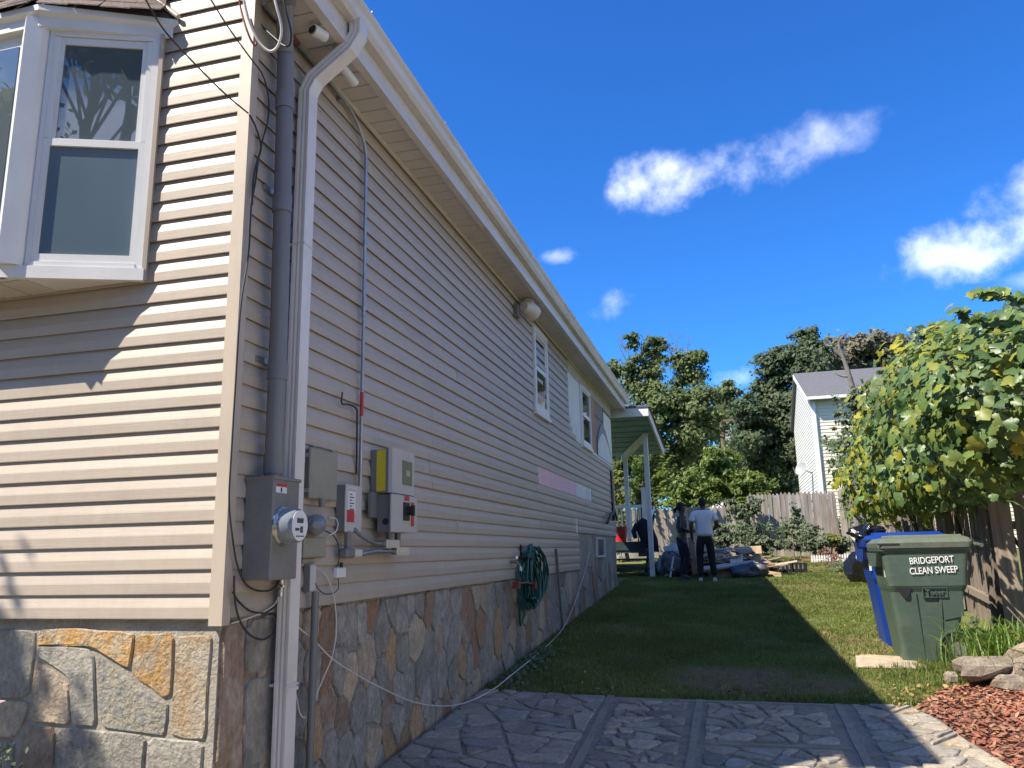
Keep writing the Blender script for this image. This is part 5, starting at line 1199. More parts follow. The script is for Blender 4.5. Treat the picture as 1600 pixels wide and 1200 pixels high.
J1 = dict(pelvis=(0, 0, .96), belly=(0, -.01, 1.14), chest=(0, 0, 1.38), neck=(0, -.005, 1.53), jaw=(0, .02, 1.59), face=(0, .012, 1.66), crown=(0, 0, 1.735), nose=(0, .10, 1.645),
          shL=(-.20, -.01, 1.455), elL=(-.275, -.04, 1.17), wrL=(-.265, .05, .93), palmL=(-.255, .075, .86), shR=(.20, -.01, 1.455), elR=(.285, -.01, 1.19), wrR=(.215, .22, 1.10), palmR=(.18, .29, 1.11),
          hipL=(-.10, 0, .90), knL=(-.125, .03, .49), anL=(-.135, -.04, .09), toeL=(-.15, .12, .035), hipR=(.10, 0, .90), knR=(.125, .02, .49), anR=(.15, -.07, .10), toeR=(.17, .09, .035))
R1 = dict(pelvis=(.155, .115), belly=(.155, .115), chest=(.165, .11), neck=.058, jaw=(.062, .068), face=(.076, .088), crown=(.068, .078), nose=.014,
          shL=.068, elL=.050, wrL=.032, palmL=(.036, .02), shR=.068, elR=.050, wrR=.032, palmR=(.036, .02), hipL=.09, knL=.062, anL=.042, toeL=.036, hipR=.09, knR=.062, anR=.042, toeR=.036)
person('person seen from behind in a white t-shirt, black trousers and white shoes', (-.52, 17.95, gz(0, 17.95) - .005), math.radians(4), J1, R1, 'hair', 'tee', 'trousers', 'shoe')
J2 = {k: (v[0] * .90, v[1], v[2] * .955) for k, v in J1.items()}
J2.update(shL=(-.165, 0, 1.385), shR=(.165, 0, 1.385), elL=(-.20, -.05, 1.12), elR=(.20, -.05, 1.12), wrL=(-.12, .19, 1.03), wrR=(.12, .19, 1.03), palmL=(-.07, .26, 1.05), palmR=(.08, .26, 1.04), belly=(0, .01, 1.09), pelvis=(0, -.02, .92),
          hipL=(-.095, -.02, .86), hipR=(.095, -.02, .86), knL=(-.11, .03, .47), knR=(.10, .06, .47))
R2 = dict(R1); R2.update(chest=(.14, .105), belly=(.125, .10), pelvis=(.15, .13), shL=.056, shR=.056, elL=.043, elR=.043, wrL=.028, wrR=.028, neck=.048, hipL=.10, hipR=.10)
person('person in a dark tank top, navy trousers and dark cap facing sideways', (-1.02, 18.45, gz(0, 18.45) - .005), math.radians(-72), J2, R2, 'hair', 'navytop', 'navy', 'blackshoe', False, True)

# ================================================================== heap of building rubbish by the porch
random.seed(21)
G_ = 'boards in the rubbish heap'
for k in range(84):
    t = random.random(); x = -1.15 + 2.0 * t + random.uniform(-.1, .1); y = 19.5 + random.uniform(-.6, 1.0); top = .14 + .62 * max(0, 1 - abs(t - .45) / .6) * max(.2, 1 - abs(y - 19.9) / 1.2)
    z = gz(x, y) + .03 + top * random.random(); L_ = random.uniform(.25, .75); w_2 = random.uniform(.03, .12); th = random.uniform(.006, .02); a = random.gauss(.1, .45); tl = random.gauss(.0, .16)
    d = Vector((math.cos(a) * math.cos(tl), math.sin(a) * math.cos(tl), math.sin(tl))); s = Vector((-math.sin(a), math.cos(a), random.uniform(-.25, .25))).normalized(); n = d.cross(s)
    z = max(z, gz(x, y) + abs(d.z) * L_ + .015)
    mk_ = random.choice(['board1', 'board2', 'board3', 'board1', 'board2', 'cardboard', 'siding'])
    o = MB().obox((x, y, z), d * L_, s * w_2, n * th).build('loose_board', mk_, None, org=(x, y, z))
    side_ = 'right of the white shirt' if x > -.25 else 'left of the white shirt'
    tag(o, {'board1': 'loose tan board in the rubbish heap, ', 'board2': 'loose grey board in the rubbish heap, ', 'board3': 'loose dark brown board in the rubbish heap, ', 'cardboard': 'flat cardboard strip in the rubbish heap, ', 'siding': 'loose strip of siding in the rubbish heap, '}[mk_] + side_, 'board', {'board1': 'tan', 'board2': 'grey', 'board3': 'dark', 'cardboard': 'cardboard', 'siding': 'siding'}[mk_] + ' boards in the rubbish heap ' + side_)
def slab(nm, lab, cat, c, d, s, th, m):
    d, s = Vector(d), Vector(s); n = d.cross(s).normalized() * th; return tag(MB().obox(c, d, s, n).build(nm, m, None, org=c), lab, cat)
slab('long_plank', 'long tan plank on top of the heap pointing right', 'plank', (.42, 20.3, gz(0, 20.3) + .50), (.30, .03, .01), (0, .06, .09), .012, 'board1')
slab('white_sheet', 'square white sheet lying on the heap right of the white shirt', 'sheet', (.12, 19.2, gz(0, 19.2) + .33), (.14, .02, .03), (0, .05, .12), .008, 'sheath')
slab('cardboard_panel', 'flat brown cardboard panel at the bottom of the heap', 'cardboard', (-.02, 18.9, gz(0, 18.9) + .13), (.5, .02, 0), (0, .06, .12), .01, 'cardboard')
slab('tan_board', 'tan board standing upright between the two people', 'board', (-.84, 19.0, gz(0, 19) + .48), (.06, 0, .01), (-.03, .10, .42), .015, 'board1')
slab('white_stick', 'thin white stick leaning by the bag left of the two people', 'stick', (-1.32, 18.9, gz(0, 18.9) + .24), (.02, 0, 0), (.05, .05, .24), .01, 'white')
slab('wood_offcut', 'short pale timber lying on the lawn right of the heap', 'timber', (.82, 18.9, gz(0, 18.9) + .03), (.24, -.16, -.01), (.02, .03, 0), .02, 'board1')
slab('wood_offcut', 'longer pale timber reaching from the tarp over the lawn', 'timber', (.72, 19.2, gz(0, 19.2) + .09), (.34, -.2, -.05), (.02, .03, 0), .02, 'board1')
rd = thing('round_board', 'small round tan disc standing at the right end of the heap', 'disc', (.55, 19.4, gz(0, 19.4)))
MB().tube([V3(.55, 19.38, gz(0, 19.4) + .24), V3(.56, 19.42, gz(0, 19.4) + .245)], .13, 18).build('disc', 'board1', rd)
def bag(nm, lab, cat, c, r, m, seed, wob=.2):
    o = blob(MB(), c, r, 30, 20, wob * 1.5, seed).build(nm, m, None, org=(c[0], c[1], c[2] - r[2])); return tag(o, lab, cat)
bag('tarp_bundle', 'crumpled blue grey tarp at the front right of the heap', 'tarp', (.42, 18.75, gz(0, 18.75) + .13), (.36, .22, .17), 'tarp', 3, .28)
bag('rubbish_sack', 'blue grey plastic sack slumped beside the porch post', 'sack', (-1.42, 19.35, gz(0, 19.35) + .26), (.26, .24, .29), 'tarp', 5)
bag('rubbish_sack', 'dark grey sack on the grass between post and people', 'sack', (-1.22, 19.1, gz(0, 19.1) + .2), (.24, .2, .22), 'tarp', 8)
bag('plastic_sheet', 'crumpled pale plastic sheet on top of the sacks', 'plastic sheet', (-1.26, 19.5, gz(0, 19.5) + .55), (.20, .12, .17), 'paleplastic', 9, .3)
bag('rubbish_sack', 'black sack low under the porch stair edge', 'sack', (-1.55, 19.7, gz(0, 19.7) + .17), (.2, .2, .18), 'blackbag', 12)

# ================================================================== wheeled carts
def rrect(x0, x1, y0, y1, z, r=.05, n=4):
    out = []
    for cx, cy, a0 in ((x1 - r, y1 - r, 0), (x0 + r, y1 - r, PI / 2), (x0 + r, y0 + r, PI), (x1 - r, y0 + r, 3 * PI / 2)):
        for k in range(n + 1): a = a0 + PI / 2 * k / n; out.append((cx + r * math.cos(a), cy + r * math.sin(a), z))
    return out
def cart(nm, lab, ox, oy, body, lid, lean=0.0):
    oz = gz(ox, oy + .3) - .03
    t = thing(nm, lab, 'bin', (ox, oy, oz))
    R = []
    for z, x0, x1, y0, y1 in ((0, .115, .585, .075, .60), (.03, .105, .60, .065, .61), (.66, .045, .735, .025, .655), (.69, .035, .755, .012, .668), (.72, .030, .765, .0, .68), (1.02, .005, .805, -.008, .688), (1.05, -.03, .835, -.03, .71), (1.085, -.035, .84, -.034, .714)):
        R.append([(ox + a, oy + b_, oz + c) for a, b_, c in rrect(x0, x1, y0, y1, z, .05)])
    b = MB(); b.loft(R, 0, False); fix_normals(b.build('body', body, t))
    # raised pilaster and panel edge on the near side, lower half
    yy = lambda z: oy + .075 - .055 * z / .66
    for (xa0, xa1, xb0, xb1) in ((.275, .31, .235, .28), (.455, .475, .49, .515)):
        P = [(xa0, .02), (xa1, .02), (xb1, .655), (xb0, .655)]
        b = MB(); b.loft([[(ox + x, yy(z) - .010, oz + z) for x, z in P], [(ox + x, yy(z) + .03, oz + z) for x, z in P]]); fix_normals(b.build('side_rib', body, t))
    P = [(.515, .40), (.70, .44), (.705, .665), (.515, .665)]
    b = MB(); b.loft([[(ox + x, yy(z) - .008, oz + z) for x, z in P], [(ox + x, yy(z) + .03, oz + z) for x, z in P]]); fix_normals(b.build('side_panel', body, t))
    b = MB(); b.loft([[(ox + x, oy + .006, oz + z) for x, z in ((.10, .70), (.245, .70), (.20, .61), (.16, .61))], [(ox + x, oy + .05, oz + z) for x, z in ((.10, .70), (.245, .70), (.20, .63), (.16, .63))]]); fix_normals(b.build('pocket_shade', 'black', t))  # black wedge paints the shade of the grip recess, no real hollow
    b = MB(); b.loft([[(ox - .045, oy + y, oz + 1.03) for y in (.03, .65)] + [(ox - .045, oy + y, oz + .90) for y in (.55, .13)], [(ox + .03, oy + y, oz + 1.03) for y in (.03, .65)] + [(ox + .03, oy + y, oz + .90) for y in (.55, .13)]]); fix_normals(b.build('front_grip', body, t))
    # lid: overhanging lip, shallow dome
    b = MB(); Rl = []
    for z, x0, x1, y0, y1 in ((1.075, -.03, .835, -.045, .725), (1.125, -.035, .85, -.05, .73), (1.13, -.02, .85, -.04, .72), (1.165, .02, .84, .01, .67), (1.185, .16, .80, .10, .58), (1.19, .3, .74, .16, .52)):
        Rl.append([(ox + a, oy + b_, oz + c) for a, b_, c in rrect(x0, x1, y0, y1, z, .045)])
    b.loft(Rl); lo_ = fix_normals(b.build('lid', lid, t))
    for y in (.12, .30, .48): MB().bbox((ox + .10, oy + y, oz + 1.165), (ox + .80, oy + y + .05, oz + 1.198), .012).build('lid_rib', lid, lo_)
    b = MB(); b.box((ox - .037, oy - .046, oz + 1.105), (ox + .17, oy - .052, oz + 1.118)); b.build('lid_slot', 'black', lo_)
    for y in (.08, .56): b = MB(); b.tube([(ox + .82, oy + y, oz + 1.05), (ox + .90, oy + y, oz + 1.10), (ox + .93, oy + y, oz + 1.09)], .022, 8); b.build('handle_bracket', body, t)
    MB().tube([V3(ox + .93, oy - .01, oz + 1.09), V3(ox + .93, oy + .66, oz + 1.09)], .020, 10).build('handle_bar', body, t)
    for y in (-.012, .60):
        w = MB().tube([V3(ox + .60, oy + y, oz + .135), V3(ox + .60, oy + y + .075, oz + .135)], .135, 22).build('wheel', 'black', t); MB().tube([V3(ox + .60, oy + y - .003, oz + .135), V3(ox + .60, oy + y + .0, oz + .135)], .075, 16).build('rim', 'metergreydark', w)
    MB().tube([V3(ox + .60, oy, oz + .135), V3(ox + .60, oy + .66, oz + .135)], .012, 8).build('axle', 'emt', t)
    b = MB(); P = []
    for k in range(13): a = PI * (k / 12); P.append((ox + .60 + .165 * math.cos(a), oz + .145 + .165 * math.sin(a)))
    Q = [(ox + .60 + .15 * math.cos(PI * k / 12), oz + .145 + .15 * math.sin(PI * k / 12)) for k in range(13)]
    b.loft([[(x, oy + .03, z) for x, z in P + Q[::-1]], [(x, oy + .12, z) for x, z in P + Q[::-1]]]); fix_normals(b.build('wheel_arch', body, t))
    return t, oz
BX, BY = 1.497, 9.03
gcart, oz = cart('wheeled_cart', 'dark green wheeled rubbish cart with white lettering beside the fence', BX, BY, 'greenbin', 'greenlid')
def on_side(x, z, dy=-.002): return Vector((BX + x, BY + dy + (-.008 * (z - .72) / .3), oz + z))
tl = math.radians(2.0)
for body, x, z in (('BRIDGEPORT', .455, .955), ('CLEAN SWEEP', .462, .860)):
    text_mesh('lettering', body, .088, 'labelwhite', facing_my(on_side(x, z, -.010)) @ Matrix.Rotation(tl, 4, 'Z') @ Matrix.Diagonal((.80, 1, 1, 1)), gcart, .0015, .98, .0008)
mk = text_mesh('embossed_mark', 'Toter', .072, 'greenbin', facing_my(on_side(.455, .655, .006)), gcart, .006, 1.05, .001)
b = MB(); zz = .655
for lo, hi in (((.34, zz - .045), (.57, zz - .040)), ((.34, zz + .040), (.57, zz + .045)), ((.34, zz - .04), (.345, zz + .04)), ((.565, zz - .04), (.57, zz + .04))): b.box((BX + lo[0], BY + .004, oz + lo[1]), (BX + hi[0], BY + .03, oz + hi[1]))
b.build('embossed_frame', 'greenbin', gcart)
MB().box((BX + .018, BY + .05, oz + .80), (BX + .03, BY + .09, oz + .90)).build('sticker', 'cream', gcart)
bcart, oz2 = cart('wheeled_cart', 'blue wheeled recycling cart standing behind the green one', 1.50, 9.88, 'bluebin', 'bluebin')
MB().box((1.50 + .006, 9.90, oz2 + .80), (1.50 + .022, 9.96, oz2 + .89)).build('sticker', 'labelwhite', bcart)
bag('rubbish_bag', 'black bin liner bulging from the top of the blue cart', 'bin bag', (1.56, 10.35, oz2 + 1.26), (.17, .2, .10), 'blackbag', 31, .3)
bag('rubbish_bag', 'full black rubbish bag standing on the lawn beyond the carts', 'bin bag', (2.50, 17.4, gz(2, 17.4) + .28), (.30, .28, .34), 'blackbag', 33, .16)
tag(MB().tube([V3(2.62, 16.9, gz(2, 17) + .52), V3(2.28, 17.0, gz(2, 17) + .98)], .05, 10).build('white_pipe', 'white', None, org=(2.62, 16.9, gz(2, 17) + .5)), 'short white pipe leaning over the black rubbish bag', 'pipe')
gcart.scale.z = bcart.scale.z = 1.055
# stone pad in front of the carts
pad = structure(tag(MB().add([(x, y, gz(x, y) + .010) for x, y in ((1.10, 8.72), (1.75, 8.70), (1.72, 9.25), (1.2, 9.45))], [(0, 1, 2, 3)]).build('stone_pad', 'stone cream'), 'pale flat stone pad on the lawn before the carts', 'pad'))
for poly in ([(1.12, 8.74), (1.42, 8.72), (1.46, 9.12), (1.2, 9.3)], [(1.44, 8.72), (1.75, 8.71), (1.72, 9.1), (1.48, 9.12)], [(1.2, 9.32), (1.47, 9.14), (1.7, 9.13), (1.68, 9.3), (1.25, 9.44)]):
    stone_mesh('paver', rough_outline(inset(poly[::1], .012), .2, .008), .006, random.choice(['stone pale', 'stone cream', 'stone tan']), pad, lambda u, v, h: V3(u, v, gz(u, v) + .011 + h), .01)

# ================================================================== fences
def picket_mesh(w, h, m, pointed=True, th=.018):
    b = MB(); j = random.uniform(-.004, .004)
    prof = [(-w / 2, 0), (w / 2, 0), (w / 2 + j, h * .5), (w / 2, h - (.09 if pointed else .0)), (w * .14, h), (-w * .14, h), (-w / 2, h - (.09 if pointed else .015)), (-w / 2 + j, h * .5)]
    b.loft([[(x, 0, z) for x, z in prof], [(x, th, z) for x, z in prof]]); me = b.mesh('picket', [M[m]])
    import bmesh
    bm = bmesh.new(); bm.from_mesh(me); bmesh.ops.recalc_face_normals(bm, faces=bm.faces); bm.to_mesh(me); bm.free(); return me
def fence(nm, lab, p0, p1, h0, w, gap, m, pointed=True, jitter=.02, posts=2.4, slope=True, lean=.012):
    p0, p1 = Vector(p0), Vector(p1); d = (p1 - p0); n = int(d.length / (w + gap)); u = d.normalized(); ang = math.atan2(u.y, u.x)
    f = thing(nm, lab, 'fence', (p0.x, p0.y, gz(p0.x, p0.y)))
    ms = [picket_mesh(w * k, h0, m, pointed) for k in (1.03, 1.0, 1.015)]
    for k in range(n):
        q = p0 + u * ((k + .5) * (w + gap)); z = gz(q.x, q.y) - .02
        q = q + Vector((-u.y, u.x, 0)) * random.choice((-.004, 0.0, .005, .010))
        link_mesh('picket', ms[k % 3], f, (q.x, q.y, z + random.uniform(-jitter, jitter)), (random.gauss(0, lean * .6), random.gauss(0, lean), ang + random.gauss(0, .02)))
    nrm = Vector((-u.y, u.x, 0))
    for z in (.35, h0 * .55, h0 - .3):
        b = MB(); c = (p0 + p1) / 2 + nrm * .055; zz = (gz(p0.x, p0.y) + gz(p1.x, p1.y)) / 2 + z; dz = (gz(p1.x, p1.y) - gz(p0.x, p0.y)) / 2
        b.obox((c.x, c.y, zz), d / 2 + Vector((0, 0, dz)), nrm * .03, (0, 0, .045)); b.build('rail', m, f)
    k = 0.0
    while k <= d.length: q = p0 + u * k + nrm * .135; MB().box((q.x - .05, q.y - .05, gz(q.x, q.y) - .1), (q.x + .05, q.y + .05, gz(q.x, q.y) + h0 - .08)).build('post', m, f); k += posts
    return f
random.seed(5)
fence('picket_fence', 'low weathered picket fence across the back behind the people', (-8.0, 26.4, 0), (.62, 26.1, 0), 1.60, .13, .0005, 'lawnwood', lean=.006)
fence('picket_fence', 'taller weathered picket fence at the back with pointed tops', (.66, 26.0, 0), (3.2, 25.9, 0), 1.92, .115, .0005, 'lawnwood', lean=.004)
fence('board_fence', 'patched board fence panel in the back right corner', (3.24, 25.4, 0), (5.1, 25.0, 0), 1.98, .14, .0005, 'lawnwood', False, lean=.008)
fence('board_fence', 'long dark board fence along the right under the vine', (3.05, 10.6, 0), (4.1, 24.6, 0), 1.86, .135, .0005, 'lawnwood2', True, .03, lean=.01)
fence('board_fence', 'sunlit fence of wide brown boards beside the green cart', (2.80, 9.95, 0), (4.6, 9.45, 0), 2.35, .20, .006, 'lawnwood2', False, .01)
for x, y, hh, ln, lab in ((3.42, 23.6, 1.85, (-.10, .0), 'old grey fence post standing loose in the back right corner'), (3.02, 24.6, 1.75, (-.22, .05), 'rusty brown board leaning against the back fence'),
                          (3.85, 22.5, 1.7, (.05, .1), 'pale board propped against the dark fence'), (3.62, 21.0, 1.5, (.22, .1), 'narrow grey pole leaning on the dark fence')):
    w = .05 if 'po' in lab.split()[3] or 'pole' in lab else .075
    tag(MB().obox((x + ln[0] / 2, y, gz(x, y) + hh / 2), (w, 0, 0), (0, .03, 0), (ln[0], ln[1], hh / 2)).build('leaning_board', 'lawnwood2' if 'brown' in lab else 'lawnwood', None, org=(x, y, gz(x, y))), lab, 'board')

# ================================================================== neighbouring house beyond the fence
def neighbour():
    x0, x1, y0, y1 = 3.62, 12.5, 34.0, 43.0; zg = 1.4; ze, zr = 7.55, 9.55; ym = (y0 + y1) / 2 + .2
    h = thing('white_house', 'tall white and cream house with grey roof beyond the back fence', 'house', (x0, y0, zg))
    b = MB(); b.box((x0 + .02, y0 + .02, zg - .3), (x1, y1, ze)); b.add([(x0 + .02, y0 + .02, ze), (x0 + .02, y1, ze), (x0 + .02, ym, zr - .05)], [(0, 2, 1)]); b.build('core', 'housewhite', h)
    lp = .14                                   # siding courses as real relief, too fine to pick apart from here
    b = MB(); z = zg + .3
    while z < ze - .05: b.loft([[(x0 + .02, y0 - .002, z), (x0 + .02, y0 + .02, z), (x0 + .02, y0 + .02, z + lp)], [(x1, y0 - .002, z), (x1, y0 + .02, z), (x1, y0 + .02, z + lp)]]); z += lp
    f = fix_normals(b.build('front_siding', 'housecream', h)); f['kind'] = 'stuff'
    b = MB(); z = zg + .3
    while z < zr - .3:
        a0, a1 = y0 + .02, y1
        if z > ze: k = (z - ze) / (zr - ze); a0 = y0 + (ym - y0) * k + .1; a1 = y1 - (y1 - ym) * k - .1
        b.loft([[(x0 - .002, a0, z), (x0 + .02, a0, z), (x0 + .02, a0, z + lp)], [(x0 - .002, a1, z), (x0 + .02, a1, z), (x0 + .02, a1, z + lp)]]); z += lp
    f = fix_normals(b.build('gable_siding', 'housewhite', h)); f['kind'] = 'stuff'
    MB().box((x0 - .03, y0 - .03, zg), (x0 + .10, y0 + .10, ze)).build('corner_board', 'white', h)
    b = MB(); b.loft([[(x0 - .15, y0 - .35, ze - .02), (x1, y0 - .35, ze - .02), (x1, ym, zr), (x0 - .15, ym, zr)], [(x0 - .15, y0 - .35, ze + .1), (x1, y0 - .35, ze + .1), (x1, ym, zr + .12), (x0 - .15, ym, zr + .12)]]); fix_normals(b.build('roof', 'greyroof', h))
    b = MB(); b.loft([[(x0 - .15, y1 + .35, ze - .02), (x1, y1 + .35, ze - .02), (x1, ym, zr), (x0 - .15, ym, zr)], [(x0 - .15, y1 + .35, ze + .1), (x1, y1 + .35, ze + .1), (x1, ym, zr + .12), (x0 - .15, ym, zr + .12)]]); fix_normals(b.build('roof', 'greyroof', h))
    MB().box((x0 - .16, y0 - .46, ze - .06), (x1, y0 - .35, ze + .06)).build('gutter', 'white', h)
    b = MB(); b.loft([[(x0 - .18, y0 - .36, ze - .16), (x0 - .15, y0 - .36, ze - .16), (x0 - .15, y0 - .36, ze + .02), (x0 - .18, y0 - .36, ze + .02)], [(x0 - .18, ym, zr - .14), (x0 - .15, ym, zr - .14), (x0 - .15, ym, zr + .05), (x0 - .18, ym, zr + .05)]]); fix_normals(b.build('rake_board', 'white', h))
    MB().tube([(x0 + .12, y0 - .06, ze - .1), (x0 + .12, y0 - .06, zg)], .05, 8).build('downspout', 'white', h)
    for x, z0, z1 in ((6.05, 5.35, 7.2), (5.05, 3.2, 5.6), (9.0, 3.2, 5.6)):
        w = MB()
        for lo, hi in (((x, z0), (x + .1, z1)), ((x + 1.0, z0), (x + 1.1, z1)), ((x + .1, z1 - .1), (x + 1.0, z1)), ((x + .1, z0), (x + 1.0, z0 + .1)), ((x + .1, (z0 + z1) / 2 - .03), (x + 1.0, (z0 + z1) / 2 + .03))): w.box((lo[0], y0 - .05, lo[1]), (hi[0], y0 + .03, hi[1]))
        w = w.build('window', 'white', h); MB().box((x + .1, y0 - .02, z0 + .1), (x + 1.0, y0 + .01, z1 - .1)).build('pane', 'glassdark', w)
        if z0 < 4:
            for xs in (x - .42, x + 1.12): MB().box((xs, y0 - .045, z0), (xs + .38, y0 - .005, z1)).build('shutter', 'metergreydark', w)
    d = thing('satellite_dish', 'grey satellite dish on the side of the white house', 'satellite dish', (x0, 37.5, 4.8)); c = Vector((x0 - .45, 36.0, 4.95))
    nrm = Vector((-.9, -.75, .4)).normalized(); a = nrm.orthogonal().normalized(); e = nrm.cross(a); R = []
    for r_, k_ in ((.02, .08), (.15, .068), (.27, .022), (.32, 0), (.33, .01)): R.append([c - nrm * k_ + (a * math.cos(2 * PI * j / 18) + e * math.sin(2 * PI * j / 18)) * r_ for j in range(18)])
    MB().loft(R, 0, True, True, False).build('reflector', 'dishgrey', d); MB().tube([c - nrm * .1, (x0, 36.2, 4.75)], .03, 6).build('mast', 'emt', d); MB().tube([c - nrm * .05 - e * .4, c + nrm * .35 - e * .1], .015, 5).build('feed_arm', 'emt', d)
neighbour()
nh = thing('bounce_house', 'cream sided house next door beyond the right fence', 'house', (11.5, 8, gz(0, 8)))  # out of view, added so its sunlit wall throws warm fill back
b = MB(); b.box((11.5, -4, -.3), (20, 17, 6.2)); b.build('wall', 'housecream', nh)
b = MB(); b.prism([(10.9, 6.1), (20.6, 6.1), (15.75, 8.6)], 1, -4.5, 17.5); fix_normals(b.build('roof', 'greyroof', nh))
b = MB(); z = .6
while z < 6.1: b.loft([[(11.48, -4, z), (11.499, -4, z), (11.499, -4, z + .14)], [(11.48, 17, z), (11.499, 17, z), (11.499, 17, z + .14)]]); z += .14
fix_normals(b.build('siding', 'housecream', nh))['kind'] = 'stuff'
for y in (-1.5, 3.5, 8.5, 13.0): w = MB().box((11.44, y, 2.2), (11.478, y + 1.2, 3.9)).build('window', 'white', nh); MB().box((11.43, y + .08, 2.28), (11.438, y + 1.12, 3.82)).build('pane', 'glassdark', w)
h2 = thing('pale_house', 'pale house half hidden among the trees far behind the fence', 'house', (-2.6, 75, 1.46))
b = MB(); b.box((-4.6, 75, 1.3), (.2, 84, 9.0)); b.build('wall', 'housewhite', h2)
b = MB(); b.prism([(-5.0, 9.0), (.6, 9.0), (-2.2, 11.8)], 1, 74.7, 84.3); fix_normals(b.build('roof', 'greyroof', h2))
for x, z in ((-3.9, 6.2), (-1.6, 6.2), (-3.9, 3.4), (-1.6, 3.4)): w = MB().box((x, 74.94, z), (x + 1.1, 74.999, z + 1.7)).build('window', 'white', h2); MB().box((x + .1, 74.92, z + .1), (x + 1.0, 74.935, z + 1.6)).build('pane', 'glassdark', w)
pole = thing('utility_pole', 'brown utility pole with a grey transformer among the trees', 'utility pole', (.10, 50, 1.46))
MB().tube([V3(.24, 50, 1.3), V3(.02, 50, 9.9)], [.17, .13], 10).build('pole', 'polewood', pole); MB().tube([V3(.55, 49.8, 7.5), V3(.53, 49.8, 8.7)], .33, 14).build('transformer', 'dishgrey', pole)
MB().box((-.9, 49.85, 9.3), (1.0, 49.95, 9.42)).build('cross_arm', 'polewood', pole); MB().tube([V3(.6, 49.8, 8.7), V3(.58, 49.8, 9.1)], .06, 6).build('insulator', 'dishgrey', pole)
for k, (z0, z1) in enumerate(((6.1, 6.4), (5.4, 5.9))):
    P = [Vector((-14 + 32 * t, 48 + 1.5 * t, z0 + (z1 - z0) * t - 1.2 * (1 - (2 * t - 1) ** 2) * .3)) for t in [i / 14 for i in range(15)]]
    tag(MB().tube(P, .022, 5).build('overhead_line', 'cablegrey', None, org=P[7]), ('upper' if k == 0 else 'lower') + ' overhead line strung in front of the dark trees', 'cable')

# ================================================================== vegetation
def leaf_cards(name, P, Nn, size, m, parent=None, aspect=1.5, jit=.35, kind=None, org=None):
    """one folded leaf (two triangles pairs) per point P with facing direction Nn"""
    n = len(P); P = np.asarray(P, float); Nn = np.asarray(Nn, float); Nn = Nn / (np.linalg.norm(Nn, axis=1, keepdims=True) + 1e-9)
    Nn = Nn + rng.normal(0, jit, Nn.shape); Nn /= np.linalg.norm(Nn, axis=1, keepdims=True)
    t = rng.normal(0, 1, (n, 3)); t[:, 2] -= .6; t -= Nn * np.sum(t * Nn, 1, keepdims=True); t /= np.linalg.norm(t, axis=1, keepdims=True); s = np.cross(Nn, t)
    L_ = (size * rng.uniform(.65, 1.3, n))[:, None]; w = L_ / aspect * .5
    V = np.empty((n, 4, 3)); V[:, 0] = P - t * L_ * .5; V[:, 1] = P + s * w + Nn * w * .35; V[:, 2] = P + t * L_ * .5; V[:, 3] = P - s * w + Nn * w * .35
    o = (np.arange(n) * 4)[:, None]; F = np.concatenate([o + [0, 1, 2], o + [0, 2, 3]], 0)
    ob = np_mesh(name, V.reshape(-1, 3), F, m, parent, org=org)
    if kind: ob['kind'] = kind
    return ob
def crown_points(blobs, per, spread=.3, flat=.6):
    """leaf sprays spread through ellipsoids: blobs = (cx,cy,cz, rx,ry,rz, clumps, clump radius)"""
    P = []; Nn = []; C_ = []
    for cx, cy, cz, rx, ry, rz, nc, cr in blobs:
        nc = int(nc * 1.6)
        d = rng.normal(0, 1, (nc, 3)); d /= np.linalg.norm(d, axis=1, keepdims=True); r = rng.uniform(spread ** 2, 1.0, nc)[:, None] ** .5 * rng.uniform(.85, 1.12, nc)[:, None]
        c = np.array([cx, cy, cz]) + d * r * np.array([rx, ry, rz]); C_.append(c)
        for k in range(nc):
            m_ = int(per * .5 * rng.uniform(.35, 1.5)) + 3; rr = cr * rng.uniform(.4, 1.15)
            ax = rng.normal(0, 1, 3) + d[k] * .8; ax[2] *= .4; ax /= np.linalg.norm(ax)          # sprays droop and stretch along a twig
            q = rng.normal(0, .55, (m_, 3)) * np.array([1, 1, flat]); along = rng.uniform(-1.3, 1.3, m_)
            q += ax * along[:, None]; q[:, 2] -= .22 * along ** 2
            P.append(c[k] + q * rr); Nn.append(q * .35 + d[k] * .35 + np.array([-.35, -.4, .55]))
    return np.concatenate(P), np.concatenate(Nn), np.concatenate(C_)
def branches(b, base, tips, r0, top=None, bend=.15, n=6, seed=0):
    """tapered trunk up to 'top' with limbs reaching the given tips"""
    R = random.Random(seed); base = Vector(base); top = Vector(top); trunk = [base.lerp(top, t) + Vector((R.uniform(-1, 1), R.uniform(-1, 1), 0)) * bend * (top - base).length * .1 * (0 if t in (0,) else 1) for t in (0, .2, .4, .6, .8, 1.0)]
    b.tube(catmull(trunk, 3), [r0 * (1 - .72 * i / 15) for i in range(16)], 8)
    for tp in tips:
        tp = Vector(tp); t = min(.95, max(.25, (tp.z - base.z) / max(.1, (top.z - base.z)) * .75)); i = t * 5; a = trunk[int(i)].lerp(trunk[min(5, int(i) + 1)], i - int(i))
        mid = a.lerp(tp, .5) + Vector((R.uniform(-.1, .1), R.uniform(-.1, .1), .12)) * (tp - a).length
        rr = r0 * .32 * (1 - t * .5); b.tube(catmull([a, mid, tp], 4), [rr * (1 - .85 * k / 8) for k in range(9)], 5)
